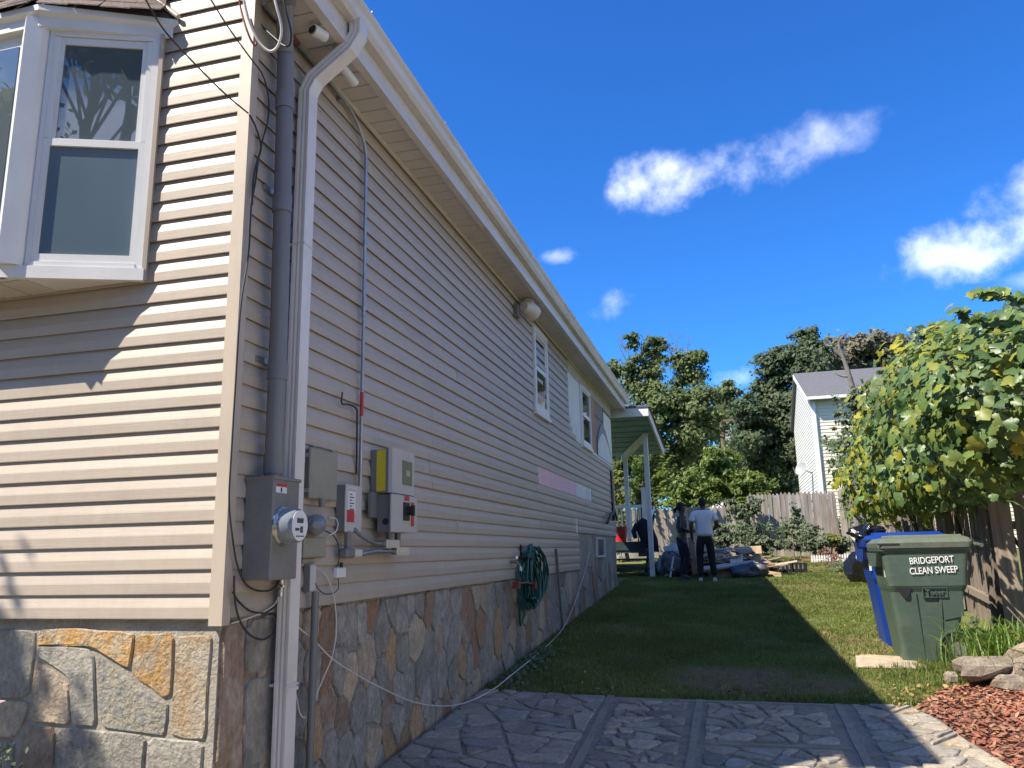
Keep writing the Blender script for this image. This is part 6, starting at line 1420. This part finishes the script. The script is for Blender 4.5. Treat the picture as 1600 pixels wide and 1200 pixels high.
def tree(name, label, base, blobs, per, leaf, m, r0=.2, top=None, bark='bark', limbs=14, group=None, seed=0, aspect=1.5, flat=.6, spread=.3, cat='tree'):
    base = (base[0], base[1], gz(base[0], base[1])); t = thing(name, label, cat, base, group)
    P, Nn, Cc = crown_points(blobs, per, spread, flat)
    zt = max(bb[2] + bb[5] * .5 for bb in blobs); top = top or (blobs[0][0], blobs[0][1], zt)
    b = MB(); idx = rng.choice(len(Cc), min(limbs, len(Cc)), replace=False); branches(b, base, [Cc[i] for i in idx], r0, top, seed=seed); b.build('trunk', bark, t)
    leaf_cards('crown', P, Nn, leaf, m, t, aspect)
    return t
def ip(px, py, y): return onY(px, py, y)
M['leaf dark'] = leafmat('dark tree leaves', [(.075, .115, .056), (.105, .15, .066), (.09, .13, .062), (.14, .17, .075)], .5, .55)
M['leaf locust'] = leafmat('locust leaves', [(.078, .125, .036), (.125, .17, .048), (.095, .14, .040), (.18, .185, .06)], .45, .5)
M['leaf olive'] = leafmat('olive brown leaves', [(.13, .13, .072), (.165, .135, .085), (.11, .12, .06), (.18, .15, .10)], .25, .6)
M['leaf bright'] = leafmat('bright green leaves', [(.12, .19, .03), (.17, .235, .04), (.10, .165, .028), (.23, .26, .055)], .5, .45)
M['leaf yellowgreen'] = leafmat('yellow green leaves', [(.16, .19, .025), (.21, .22, .03), (.12, .16, .02)], .35, .5)
M['leaf shrub'] = leafmat('shrub leaves', [(.065, .105, .045), (.09, .13, .058), (.12, .15, .07), (.075, .10, .042)], .25, .5)
M['leaf red'] = leafmat('red shrub leaves', [(.22, .06, .03), (.28, .10, .05), (.16, .07, .03)], .25, .6)
# left locust with dead twigs at the top
def blobs_px(lst, y):
    out = []
    for px, py, rx, rz, nc, cr in lst:
        p = ip(px, py, y + random.uniform(-1.2, 1.2)); k = y / 1238; out.append((p[0], p[1], p[2], rx * k, max(rx, rz) * k * .8, rz * k, nc, cr * k))
    return out
random.seed(3)
Y1 = 41
t1 = tree('locust_tree', 'tall green tree with bare twigs on top behind the porch roof', (-4.2, Y1), blobs_px([(1035, 640, 66, 52, 60, 13), (1000, 590, 36, 36, 28, 11), (1072, 575, 30, 34, 24, 11), (1020, 545, 22, 20, 13, 8), (960, 575, 16, 18, 9, 8), (985, 680, 45, 40, 30, 12), (1085, 650, 40, 50, 34, 12), (1055, 715, 60, 36, 36, 12), (985, 530, 12, 12, 5, 7), (1090, 552, 10, 10, 4, 7)], Y1), 190, .20, 'leaf locust', .26, tuple(ip(1020, 560, Y1)), limbs=30)
b = MB(); R = random.Random(4)
for k in range(16):
    a = ip(R.uniform(945, 1085), R.uniform(545, 600), Y1); e = Vector(a) + Vector((R.uniform(-.5, .5), 0, R.uniform(.9, 2.3))); m_ = Vector(a).lerp(e, .5) + Vector((R.uniform(-.2, .2), 0, 0)); b.tube([a, m_, e], [.03, .02, .006], 4)
    for j in range(3): q = Vector(a).lerp(e, R.uniform(.3, .9)); b.tube([q, q + Vector((R.uniform(-.6, .6), 0, R.uniform(.1, .6)))], [.013, .004], 4)
b.build('bare_twigs', 'barkgrey', t1)
tree('slim_tree', 'slim hazy tree between the two large trees by the pole', (0.4, 60), blobs_px([(1130, 625, 22, 28, 14, 9), (1125, 665, 26, 30, 18, 10), (1150, 700, 26, 30, 16, 10), (1140, 606, 12, 10, 5, 7)], 60), 150, .34, 'leaf locust', .2, tuple(ip(1130, 610, 60)), limbs=10)
tree('large_maple', 'big dark green tree left of the white house', (4.5, 47), blobs_px([(1225, 640, 56, 60, 66, 13), (1262, 560, 36, 40, 30, 11), (1215, 570, 28, 36, 24, 10), (1195, 640, 36, 56, 36, 12), (1250, 690, 52, 60, 50, 13), (1185, 700, 44, 56, 40, 13), (1262, 528, 14, 14, 8, 8), (1170, 660, 24, 46, 20, 11)], 47), 210, .23, 'leaf dark', .4, tuple(ip(1250, 540, 47)), limbs=22)
tree('brown_tree', 'hazy brownish thinning tree behind the white house roof', (11, 66), blobs_px([(1330, 560, 46, 36, 40, 12), (1385, 565, 44, 34, 36, 12), (1290, 570, 34, 40, 28, 12), (1360, 540, 40, 16, 20, 9)], 66), 130, .36, 'leaf olive', .35, tuple(ip(1340, 540, 66)), limbs=26)
tree('brown_tree', 'olive brown tree further right behind the grape vine top', (18.5, 68), blobs_px([(1440, 560, 48, 40, 40, 12), (1405, 560, 30, 34, 22, 12)], 68), 130, .36, 'leaf olive', .3, tuple(ip(1430, 540, 68)), limbs=14)
tree('round_tree', 'dark round treetop peeping over the vine far right', (19, 58), blobs_px([(1470, 535, 44, 26, 26, 11), (1500, 560, 60, 40, 40, 13)], 58), 170, .32, 'leaf dark', .3, tuple(ip(1475, 530, 58)), limbs=8)
tree('round_tree', 'dark tree at the right edge rising above the vine shoots', (21, 50), blobs_px([(1620, 505, 48, 44, 40, 12), (1590, 540, 40, 40, 26, 12)], 50), 170, .3, 'leaf dark', .3, tuple(ip(1620, 490, 50)), limbs=8)
tree('background_tree', 'dark tree low behind the porch and the locust', (-9, 52), blobs_px([(935, 690, 60, 60, 50, 14), (1000, 740, 70, 50, 50, 14)], 52), 170, .3, 'leaf dark', .3, tuple(ip(930, 640, 52)), limbs=8)
tree('background_tree', 'shadowy low tree behind the bright bush and utility pole', (1.5, 56), blobs_px([(1140, 745, 80, 44, 60, 14), (1080, 740, 60, 50, 40, 14), (1215, 750, 60, 40, 40, 14)], 56), 170, .3, 'leaf dark', .3, tuple(ip(1140, 720, 56)), limbs=8)
tree('background_tree', 'green tree beyond the right fence hidden behind the vine', (10, 30), blobs_px([(1560, 650, 120, 90, 60, 20)], 30), 150, .22, 'leaf dark', .3, tuple(ip(1560, 640, 30)), limbs=8)
# dead snag in front of the white house
sn = thing('dead_tree', 'bare dead trunk with two forks in front of the white house roof', 'tree', (5.3, 31, gz(5, 31)))
b = MB(); T0 = [ip(*q, 31) for q in ((1345, 760), (1340, 690), (1334, 620), (1328, 590), (1318, 560), (1312, 545))]; b.tube(catmull(T0, 3), [.14 * (1 - .6 * i / 15) for i in range(16)], 8)
for P in ([(1312, 548), (1311, 535), (1318, 525), (1326, 517)], [(1318, 560), (1306, 548), (1298, 538), (1290, 527)], [(1312, 545), (1310, 532), (1304, 526)], [(1300, 541), (1292, 540), (1286, 533)], [(1326, 588), (1315, 588), (1304, 583)]): b.tube(catmull([ip(*q, 31) for q in P], 3), [.055 * (1 - .8 * i / (3 * (len(P) - 1))) for i in range(3 * (len(P) - 1) + 1)], 6)
b.build('trunk', 'barkgrey', sn)
P, Nn, _ = crown_points(blobs_px([(1338, 625, 12, 20, 10, 6), (1330, 680, 26, 60, 22, 8), (1305, 700, 20, 40, 12, 7), (1350, 690, 30, 40, 16, 8)], 30.5), 60); leaf_cards('ivy', P, Nn, .13, 'leaf shrub', sn, 1.2)
# bright bush and sumac behind the fence, columnar conifer by the porch
tree('bright_bush', 'bright yellow green bush growing over the back fence', (.3, 28.5), blobs_px([(1130, 745, 52, 36, 54, 8), (1085, 765, 40, 26, 30, 8), (1170, 760, 36, 26, 28, 8), (1120, 710, 26, 22, 18, 7), (1060, 785, 30, 16, 14, 7)], 28.5), 110, .15, 'leaf bright', .08, limbs=14, cat='bush', aspect=2.0)
tree('arborvitae', 'narrow yellow green conifer seen through the porch posts', (-3.0, 24.6), [(-3.35, 24.6, 2.6, .42, .42, 1.9, 90, .16)], 70, .10, 'leaf yellowgreen', .06, (-3.35, 24.6, 4.0), limbs=4, cat='conifer', aspect=2.2)
def fronds(nm, lab, base, tips, m, leaf=.16, group=None):
    t = thing(nm, lab, 'bush', (base[0], base[1], gz(base[0], base[1]))); b = MB(); P = []; Nn = []
    for tp in tips:
        a = Vector((base[0] + random.uniform(-.2, .2), base[1], gz(*base[:2]) + .1)); tp = Vector(tp); mid = a.lerp(tp, .6) + Vector((0, 0, .5)); c = catmull([a, mid, tp], 8); b.tube(c, [.02 * (1 - .8 * i / 16) for i in range(17)], 4)
        d = (c[-1] - c[-6]); 
        for i in range(7, 17):
            for sd in (-1, 1):
                n_ = Vector((0, 0, 1)); s_ = (c[i] - c[i - 1]).normalized().cross(n_) * sd
                for q in (.08, .17): P.append(c[i] + s_ * q); Nn.append((s_.x * .2, -.4, 1))
    b.build('stem', 'bark', t); leaf_cards('leaves', P, Nn, leaf, m, t, 2.4, .25); return t
random.seed(14)
fronds('sumac', 'sumac with feathery fronds behind the porch post', (-2.6, 25.4), [ip(random.uniform(985, 1055), random.uniform(690, 775), 25.2 + random.uniform(-.6, .6)) for _ in range(34)], 'leaf bright', .19)
fronds('sumac', 'feathery fronds sticking out right of the bright bush', (1.0, 27.6), [ip(random.uniform(1150, 1215), random.uniform(745, 790), 27.4 + random.uniform(-.3, .3)) for _ in range(16)], 'leaf bright', .17)
# shrubs along the foot of the back fence
shr = [(1130, 838, 22, 22, 23.8, 'leaf shrub', 'loose grey green shrub right of the white shirt'), (1165, 835, 20, 22, 24.6, 'leaf shrub', 'shrub with tall stems before the low fence'), (1195, 842, 26, 26, 22.6, 'leaf shrub', 'dense green shrub right behind the rubbish heap'), (1238, 835, 28, 28, 23.6, 'leaf shrub', 'wide green rose bush in the middle of the back fence'), (1272, 842, 20, 22, 24.4, 'leaf shrub', 'small grey green rose bush left of the red twigs'),
       (1298, 845, 11, 10, 23.8, 'leaf yellowgreen', 'small yellow green plant beside the red shrub'), (1315, 850, 12, 12, 23.9, 'leaf shrub', 'low green plant by the white mini fence')]
for px, py, rx, rz, y, m, lab in shr: tree('garden_shrub', lab, (ip(px, py, y)[0], y), blobs_px([(px, py, rx, rz, int(rx * 2.0), 4.2)], y), 46, .075, m, .02, limbs=9, cat='shrub', spread=.35)
tree('red_shrub', 'sparse shrub with red brown twigs in front of the white mini fence', (ip(1298, 880, 21)[0], 20.9), blobs_px([(1298, 868, 20, 16, 16, 4)], 20.9), 16, .05, 'leaf red', .015, limbs=14, cat='shrub', spread=.3)
tree('flower_stalks', 'tall green stalky plant left of the black rubbish bag', (ip(1310, 890, 20)[0], 20.0), blobs_px([(1312, 884, 18, 12, 14, 4)], 20.0), 24, .07, 'leaf shrub', .012, limbs=10, cat='plant', spread=.3, aspect=3)
# vine running on the low fence
for px, py, rx, rz, lab in ((1150, 800, 20, 26, 'dark creeper hanging over the joint of the two picket fences'), (1095, 798, 18, 14, 'dark creeper on the low fence beside the white shirt'), (1175, 790, 16, 12, 'creeper tuft on top of the picket fence'), (1245, 800, 9, 20, 'thin creeper climbing the taller picket fence'), (1325, 795, 8, 34, 'creeper climbing the patched corner fence')):
    tree('creeper', lab, (ip(px, py, 25.8)[0], 25.75), blobs_px([(px, py, rx, rz, int(rx * 1.2), 4.5)], 25.75), 34, .09, 'leaf shrub', .015, limbs=4, cat='creeper', spread=.3, aspect=1.2)
# miniature white picket edging and nursery trays in the flower bed
ed = thing('mini_fence', 'tiny white plastic picket edging in the flower bed', 'garden edging', (2.4, 22.6, gz(2, 22.6)))
pk = MB().prism([(-.022, 0), (.022, 0), (.022, .17), (0, .21), (-.022, .17)], 1, 0, .012).mesh('picket', [M['white']])
for k in range(26):
    x = 2.05 + k * .062; link_mesh('picket', pk, ed, (x, 22.6 - .02 * k * .3, gz(0, 22.6) + (.02 if k < 13 else .05)))
MB().box((2.05, 22.45, gz(0, 22.6) + .09), (3.62, 22.47, gz(0, 22.6) + .11)).build('rail', 'white', ed)
for k in range(15):
    x = 1.62 + k * .14; z = gz(0, 22.9); tag(MB().obox((x, 22.95, z + .05), (.065, 0, 0), (0, .05, 0), (0, .01, .05)).build('edging_brick', 'brick', None, org=(x, 22.95, z)), 'small red brick edging the flower bed below the shrubs', 'brick', 'bricks edging the flower bed')
for px, lab in ((1228, 'left one of two black plant trays on the dry grass'), (1249, 'right one of two black plant trays on the dry grass')):
    p = ip(px, 884, 19.8); tr = thing('plant_tray', lab, 'tray', (p[0], 19.8, gz(0, 19.8))); z = gz(0, 19.8); x = p[0]
    b = MB()
    for lo, hi in (((x - .16, 19.72), (x - .145, 20.0)), ((x + .145, 19.72), (x + .16, 20.0)), ((x - .145, 19.72), (x + .145, 19.735)), ((x - .145, 19.985), (x + .145, 20.0))): b.box((*lo, z + .02), (*hi, z + .22))
    b.box((x - .145, 19.735, z + .02), (x + .145, 19.985, z + .03)); b.build('tray', 'black', tr)
    for k in range(3): MB().box((x - .13 + k * .09, 19.715, z + .09), (x - .10 + k * .09, 19.719, z + .19)).build('slot', 'metergreydark', tr)

# ------------------------------------------------------------------ the grape vine over the right fence
VINE = [(2.62, 9.1, 2.95, .78, 1.0, .80), (3.05, 10.6, 3.30, .95, 1.6, .92), (3.0, 12.6, 3.55, .90, 1.7, 1.15), (2.95, 14.6, 3.35, .80, 1.6, 1.10), (2.75, 16.2, 2.85, .70, 1.2, .85), (2.72, 10.4, 2.62, .55, 1.1, .52), (2.85, 12.6, 2.70, .65, 1.6, .62), (3.7, 11.5, 3.5, 1.2, 2.4, 1.0), (3.5, 8.4, 3.15, .8, .9, .75)]
M['vine leaf'] = leafmat('grape leaves', [(.11, .185, .05), (.145, .225, .06), (.115, .19, .07), (.09, .155, .045), (.19, .25, .06), (.30, .30, .045)], .38, .42, .5)
M['vine leaf yellow'] = leafmat('yellowing grape leaves', [(.32, .31, .035), (.22, .27, .04), (.42, .37, .04), (.17, .23, .04)], .4, .45)
vine = thing('grape_vine', 'large grape vine with broad green and yellow leaves over the right fence', 'vine', (3.2, 11.5, gz(3, 11.5)))
def leaf_shape():
    pts = [(0, -.30), (.14, -.46), (.32, -.44), (.47, -.24), (.38, -.07), (.53, .10), (.36, .20), (.22, .38), (.0, .58), (-.22, .38), (-.36, .20), (-.53, .10), (-.38, -.07), (-.47, -.24), (-.32, -.44), (-.14, -.46)]
    return [(x, y, -.75 * x * x - .55 * max(0, y) ** 2 + .07 * math.sin(9 * x + 5 * y) + .06) for x, y in pts]
LEAF = np.array([(0, -.1, .06)] + leaf_shape()); LF = np.array([(0, i + 1, (i + 1) % 16 + 1) for i in range(16)])
def vine_leaves():
    P = []; Nn = []; S = []
    for bl in VINE:
        c = np.array(bl[:3]); r = np.array(bl[3:]); n = int(420 * (r[0] * r[1] + r[1] * r[2] + r[0] * r[2]))
        d = rng.normal(0, 1, (n, 3)); d /= np.linalg.norm(d, axis=1, keepdims=True)
        lump = 1 + .16 * np.sin(d[:, 0] * 7 + c[1] * 3) * np.sin(d[:, 2] * 8 + c[1]) + .12 * np.sin(d[:, 1] * 11)
        P.append(c + d * r * (rng.uniform(.72, 1.04, n) * lump)[:, None]); Nn.append(d / r * 1.0)
    P = np.concatenate(P); Nn = np.concatenate(Nn); Nn /= np.linalg.norm(Nn, axis=1, keepdims=True)
    keep = np.ones(len(P), bool)                # drop leaves buried deep inside another lobe
    for bl in VINE: keep &= (((P - np.array(bl[:3])) / np.array(bl[3:])) ** 2).sum(1) > .42
    P = P[keep]; Nn = Nn[keep]
    # long shoots
    R = random.Random(6)
    for a, m_, e in (((1600, 470, 9.5), (1560, 460, 9.3), (1525, 458, 9.2)), ((1600, 505, 9.2), (1545, 495, 9.0), (1488, 488, 8.9)), ((1440, 545, 13), (1415, 542, 12.6), (1392, 540, 12.4)), ((1590, 515, 9.4), (1565, 505, 9.4), (1540, 512, 9.5))):
        c = catmull([ip(*a), ip(*m_), ip(*e)], 9)
        MB().tube(c, [.008 * (1 - .6 * i / 18) for i in range(19)], 4).build('shoot', 'bark', vine)
        for i in range(1, 19):
            for _ in range(2): P = np.vstack([P, [c[i].x + R.uniform(-.05, .05), c[i].y + R.uniform(-.05, .05), c[i].z + R.uniform(-.06, .04)]]); Nn = np.vstack([Nn, [R.uniform(-.4, .4), -.5, .6]])
    # yellow towards the far left, thin sunny side
    return P, Nn
P, Nn = vine_leaves()
view = P - EYE; depth = view @ RW[:, 2] if False else P[:, 1]
face = -np.sum(Nn * (P - EYE) / np.linalg.norm(P - EYE, axis=1, keepdims=True), 1)
Nl = Nn * .9 + np.array([-.35, -.25, .55]); Nl += rng.normal(0, .45, Nl.shape); Nl /= np.linalg.norm(Nl, axis=1, keepdims=True)
n = len(P); t = np.tile(np.array([0, 0, -1.0]), (n, 1)) + rng.normal(0, .9, (n, 3)); t -= Nl * np.sum(t * Nl, 1, keepdims=True); t /= np.linalg.norm(t, axis=1, keepdims=True); s = np.cross(t, Nl)
size = rng.uniform(.075, .17, n)
LV = P[:, None, :] + size[:, None, None] * (LEAF[None, :, 0:1] * s[:, None, :] + LEAF[None, :, 1:2] * t[:, None, :] + LEAF[None, :, 2:3] * Nl[:, None, :])
yel = ((P[:, 1] > 13.4) & (rng.random(n) < .45)) | ((P[:, 2] > 4.1) & (P[:, 1] > 11) & (rng.random(n) < .5)) | (rng.random(n) < .05)
score = np.where(face > .1, size / P[:, 1], 0); order = np.argsort(-score); big = order[:290]; rest = order[290:]
for i in big:
    me = bpy.data.meshes.new('leaf'); me.from_pydata([tuple(v - P[i]) for v in LV[i]], [], [tuple(map(int, f)) for f in LF]); me.materials.append(M['vine leaf yellow' if yel[i] else 'vine leaf'])
    for p_ in me.polygons: p_.use_smooth = True
    link_mesh('leaf', me, vine, tuple(P[i]))
o = (np.arange(len(rest)) * 17)[:, None, None]; F = (o + LF[None]).reshape(-1, 3)
lm = np_mesh('leaf_mass', LV[rest].reshape(-1, 3), F, ['vine leaf', 'vine leaf yellow'], vine, True, midx=np.repeat(yel[rest].astype(np.int32), 16)); lm['kind'] = 'stuff'
b = MB(); R = random.Random(2)
for k in range(16):
    bl = VINE[k % 6]; a = Vector((3.25 + R.uniform(-.2, .4), bl[1] + R.uniform(-.6, .6), gz(3, bl[1]) + .2)); e = Vector((bl[0] + R.uniform(-.5, .5), bl[1] + R.uniform(-.8, .8), bl[2] + R.uniform(-.3, .7)))
    b.tube(catmull([a, a.lerp(e, .5) + Vector((R.uniform(-.3, .3), R.uniform(-.3, .3), 0)), e], 5), [.03 * (1 - .7 * i / 10) for i in range(11)], 5)
b.build('stem', 'bark', vine)

# ------------------------------------------------------------------ bed with rocks and ornamental grass at the right
def rock(lab, c, r, seed, m='boulder'):
    R = random.Random(seed); rings = []
    for i in range(8):
        th = PI * (.04 + .92 * i / 7); rings.append([])
        for k in range(11):
            a = 2 * PI * k / 11; w = 1 + R.uniform(-.13, .13) + .12 * math.copysign(1, math.sin(3 * a + seed)) * (.5 if i > 3 else 1)
            q = Vector((math.sin(th) * math.cos(a), math.sin(th) * math.sin(a), -math.cos(th)))
            q = Vector([math.copysign(abs(v) ** .6, v) for v in q]) * w; rings[-1].append((c[0] + q.x * r[0], c[1] + q.y * r[1], c[2] + q.z * r[2]))
    return tag(fix_normals(MB().loft(rings).build('rock', m, None, org=(c[0], c[1], c[2] - r[2]))), lab, 'rock')
g0 = gz(2, 8)
rock('flat tan rock tilted over the mulch in front of the grass clump', (2.05, 8.02, g0 + .15), (.25, .16, .09), 1); rock('broad grey brown rock at the right edge of the bed', (2.50, 8.0, g0 + .17), (.26, .2, .18), 4)
rock('small wedge rock beneath the flat tan rock', (2.18, 7.86, g0 + .05), (.13, .09, .07), 6); rock('small rounded rock at the foot of the broad rock', (2.40, 7.74, g0 + .05), (.13, .10, .08), 9); rock('little tan stone at the left end of the rock row', (1.80, 8.12, g0 + .05), (.06, .05, .05), 12)
gr = thing('ornamental_grass', 'bright green arching grass clump behind the rocks', 'grass clump', (2.45, 8.5, gz(2, 8.5)))
V = []; F = []; R = random.Random(8)
for k in range(620):
    cx, cy = R.gauss(2.45, .26), R.gauss(8.42, .18); a = R.uniform(0, 2 * PI); L_ = R.uniform(.3, .62); d = np.array([math.cos(a), math.sin(a), 0]) * L_ * R.uniform(.35, .8) + np.array([-.08, -.05, 0]); w = R.uniform(.004, .009); s = np.array([-math.sin(a), math.cos(a), 0]) * w
    base = np.array([cx, cy, gz(cx, cy) + .10]); hh = L_ * R.uniform(.6, 1.0); o = len(V)
    for j in range(6): tt = j / 5; c = base + d * tt ** 1.5 + np.array([0, 0, hh * (1.75 * tt - 1.05 * tt * tt)]); ww = s * (1 - tt * .92); V += [c - ww, c + ww]
    for j in range(5): F.append((o + 2 * j, o + 2 * j + 1, o + 2 * j + 3, o + 2 * j + 2))
gm = np_mesh('blades', V, F, 'bladebright', gr); gm['kind'] = 'stuff'
tw = thing('twiggy_shrub', 'thin brown twigs with a few yellow leaves at the right edge', 'shrub', (2.62, 7.75, g0)); b = MB()
PP = []; NN_ = []
for k in range(15):
    a = Vector((2.62 + R.uniform(-.1, .1), 7.75, g0 + .02)); e = a + Vector((R.uniform(-.45, .35), R.uniform(-.2, .15), R.uniform(.3, .75))); c = catmull([a, a.lerp(e, .5) + Vector((0, 0, .08)), e], 4); b.tube(c, [.007 * (1 - .6 * i / 8) for i in range(9)], 4)
    for i in range(3, 9): PP.append(c[i]); NN_.append((R.uniform(-1, 1), -.5, .6))
b.build('twigs', 'bark', tw); leaf_cards('leaves', PP, NN_, .055, 'leaf yellowgreen', tw, 1.8)
sp = thing('seedling', 'round leaved seedling beside the green cart wheel', 'plant', (2.20, 8.75, gz(2, 8.75))); PP = [(2.2 + R.uniform(-.06, .06), 8.7 + R.uniform(-.05, .05), gz(2, 8.7) + .25 + R.uniform(-.1, .25)) for _ in range(14)]
MB().tube([(2.2, 8.72, gz(2, 8.7)), (2.21, 8.7, gz(2, 8.7) + .5)], .005, 4).build('stem', 'bark', sp); leaf_cards('leaves', PP, [(-.2, -.8, .5)] * 14, .07, 'leaf shrub', sp, 1.2)
# weeds at the foot of the foundation
wd = thing('wall_weeds', 'low leafy weeds at the foot of the foundation by the paving', 'weeds', (-2.15, 7.6, gz(0, 7.6))); PP = [(-2.2 + abs(R.gauss(0, .12)), R.uniform(7.3, 9.4), 0) for _ in range(420)]
PP = [(x, y, gz(x, y) + .02 + R.uniform(0, .07)) for x, y, _ in PP]; leaf_cards('leaves', PP, [(.3, -.5, .8)] * len(PP), .045, 'leaf shrub', wd, 1.3)
# plant at the very left below the front wall
fp = thing('front_plant', 'small leafy plant with one pink petal below the front wall', 'plant', (-2.9, 2.75, .2)); p = ip(8, 1185, 2.85)
PP = [(p[0] + R.gauss(-.05, .06), 2.85 + R.gauss(0, .04), p[2] + R.gauss(-.02, .035)) for _ in range(70)]; leaf_cards('leaves', PP, [(.1, -.7, .6)] * 70, .035, 'leaf shrub', fp, 1.8)
q = ip(4, 1100, 2.85); MB().tube([V3(p[0], 2.85, p[2] - .1), V3(q[0] - .03, 2.85, q[2])], .003, 4).build('stem', 'leaf shrub', fp); b = MB(); b.loft([[(q[0] - .06, 2.84, q[2] - .008), (q[0] - .02, 2.85, q[2] + .001), (q[0] + .012, 2.85, q[2] + .012), (q[0] - .02, 2.85, q[2] + .012)], [(q[0] - .06, 2.847, q[2] - .006), (q[0] - .02, 2.857, q[2] + .003), (q[0] + .012, 2.853, q[2] + .013), (q[0] - .02, 2.857, q[2] + .014)]]); b.build('petal', 'pink', fp)
# street trees on the sunny side of the house: they stand in the bay window's reflection and shade the wall's far left
tree('street_tree', 'leafy street tree in front of the house reflected in the bay window', (-3.4, -8.5), [(-3.2, -8.5, 12.9, 3.0, 2.4, 1.6, 60, .55), (-5.2, -9.0, 9.4, 1.6, 1.6, 1.6, 24, .5)], 110, .14, 'leaf locust', .2, (-3.3, -8.5, 11.5), limbs=20)
tree('sky_block_tree', 'large dark tree across the front yard left of the street tree', (-9.5, -9.5), [(-9.5, -9.5, 6.5, 4.4, 2.6, 5.0, 110, 1.0), (-8.6, -9.5, 11.5, 3.2, 2.4, 2.6, 60, .9)], 170, .40, 'leaf dark', .35, (-9.4, -9.5, 10.0), limbs=16)  # added out of view to cut sky light on the front wall
tree('sky_block_tree', 'large dark tree across the front yard behind the street tree', (-2.6, -11), [(-2.6, -11, 4.6, 4.6, 2.0, 3.9, 110, 1.0), (-1.6, -11.5, 16.0, 4.0, 2.2, 2.8, 60, .9), (2.5, -11, 6.0, 2.6, 2.0, 4.0, 50, .9)], 170, .40, 'leaf dark', .35, (-2.6, -11, 12.0), limbs=16)  # second added crown, keeps front sky off the wall under the bay
tree('young_tree', 'young tree left of the house front', (-8.1, .2), [(-7.45, .25, 6.0, .82, .82, .85, 50, .3)], 70, .14, 'leaf locust', .07, (-8.0, .25, 6.2), limbs=10)

random.seed(31)
for x0_, x1_, lab in ((-7.5, -3.6, 'low green hedge behind the back fence left of the porch'), (-3.4, .4, 'low green hedge behind the low picket fence'), (.6, 4.6, 'low green hedge behind the tall picket fence')):
    tree('hedge', lab, ((x0_ + x1_) / 2, 28.2), [((x0_ + x1_) / 2, 28.2, 1.95, (x1_ - x0_) / 2, .7, .85, 60, .4)], 70, .14, 'leaf dark', .05, ((x0_ + x1_) / 2, 28.2, 2.4), limbs=8, cat='hedge')
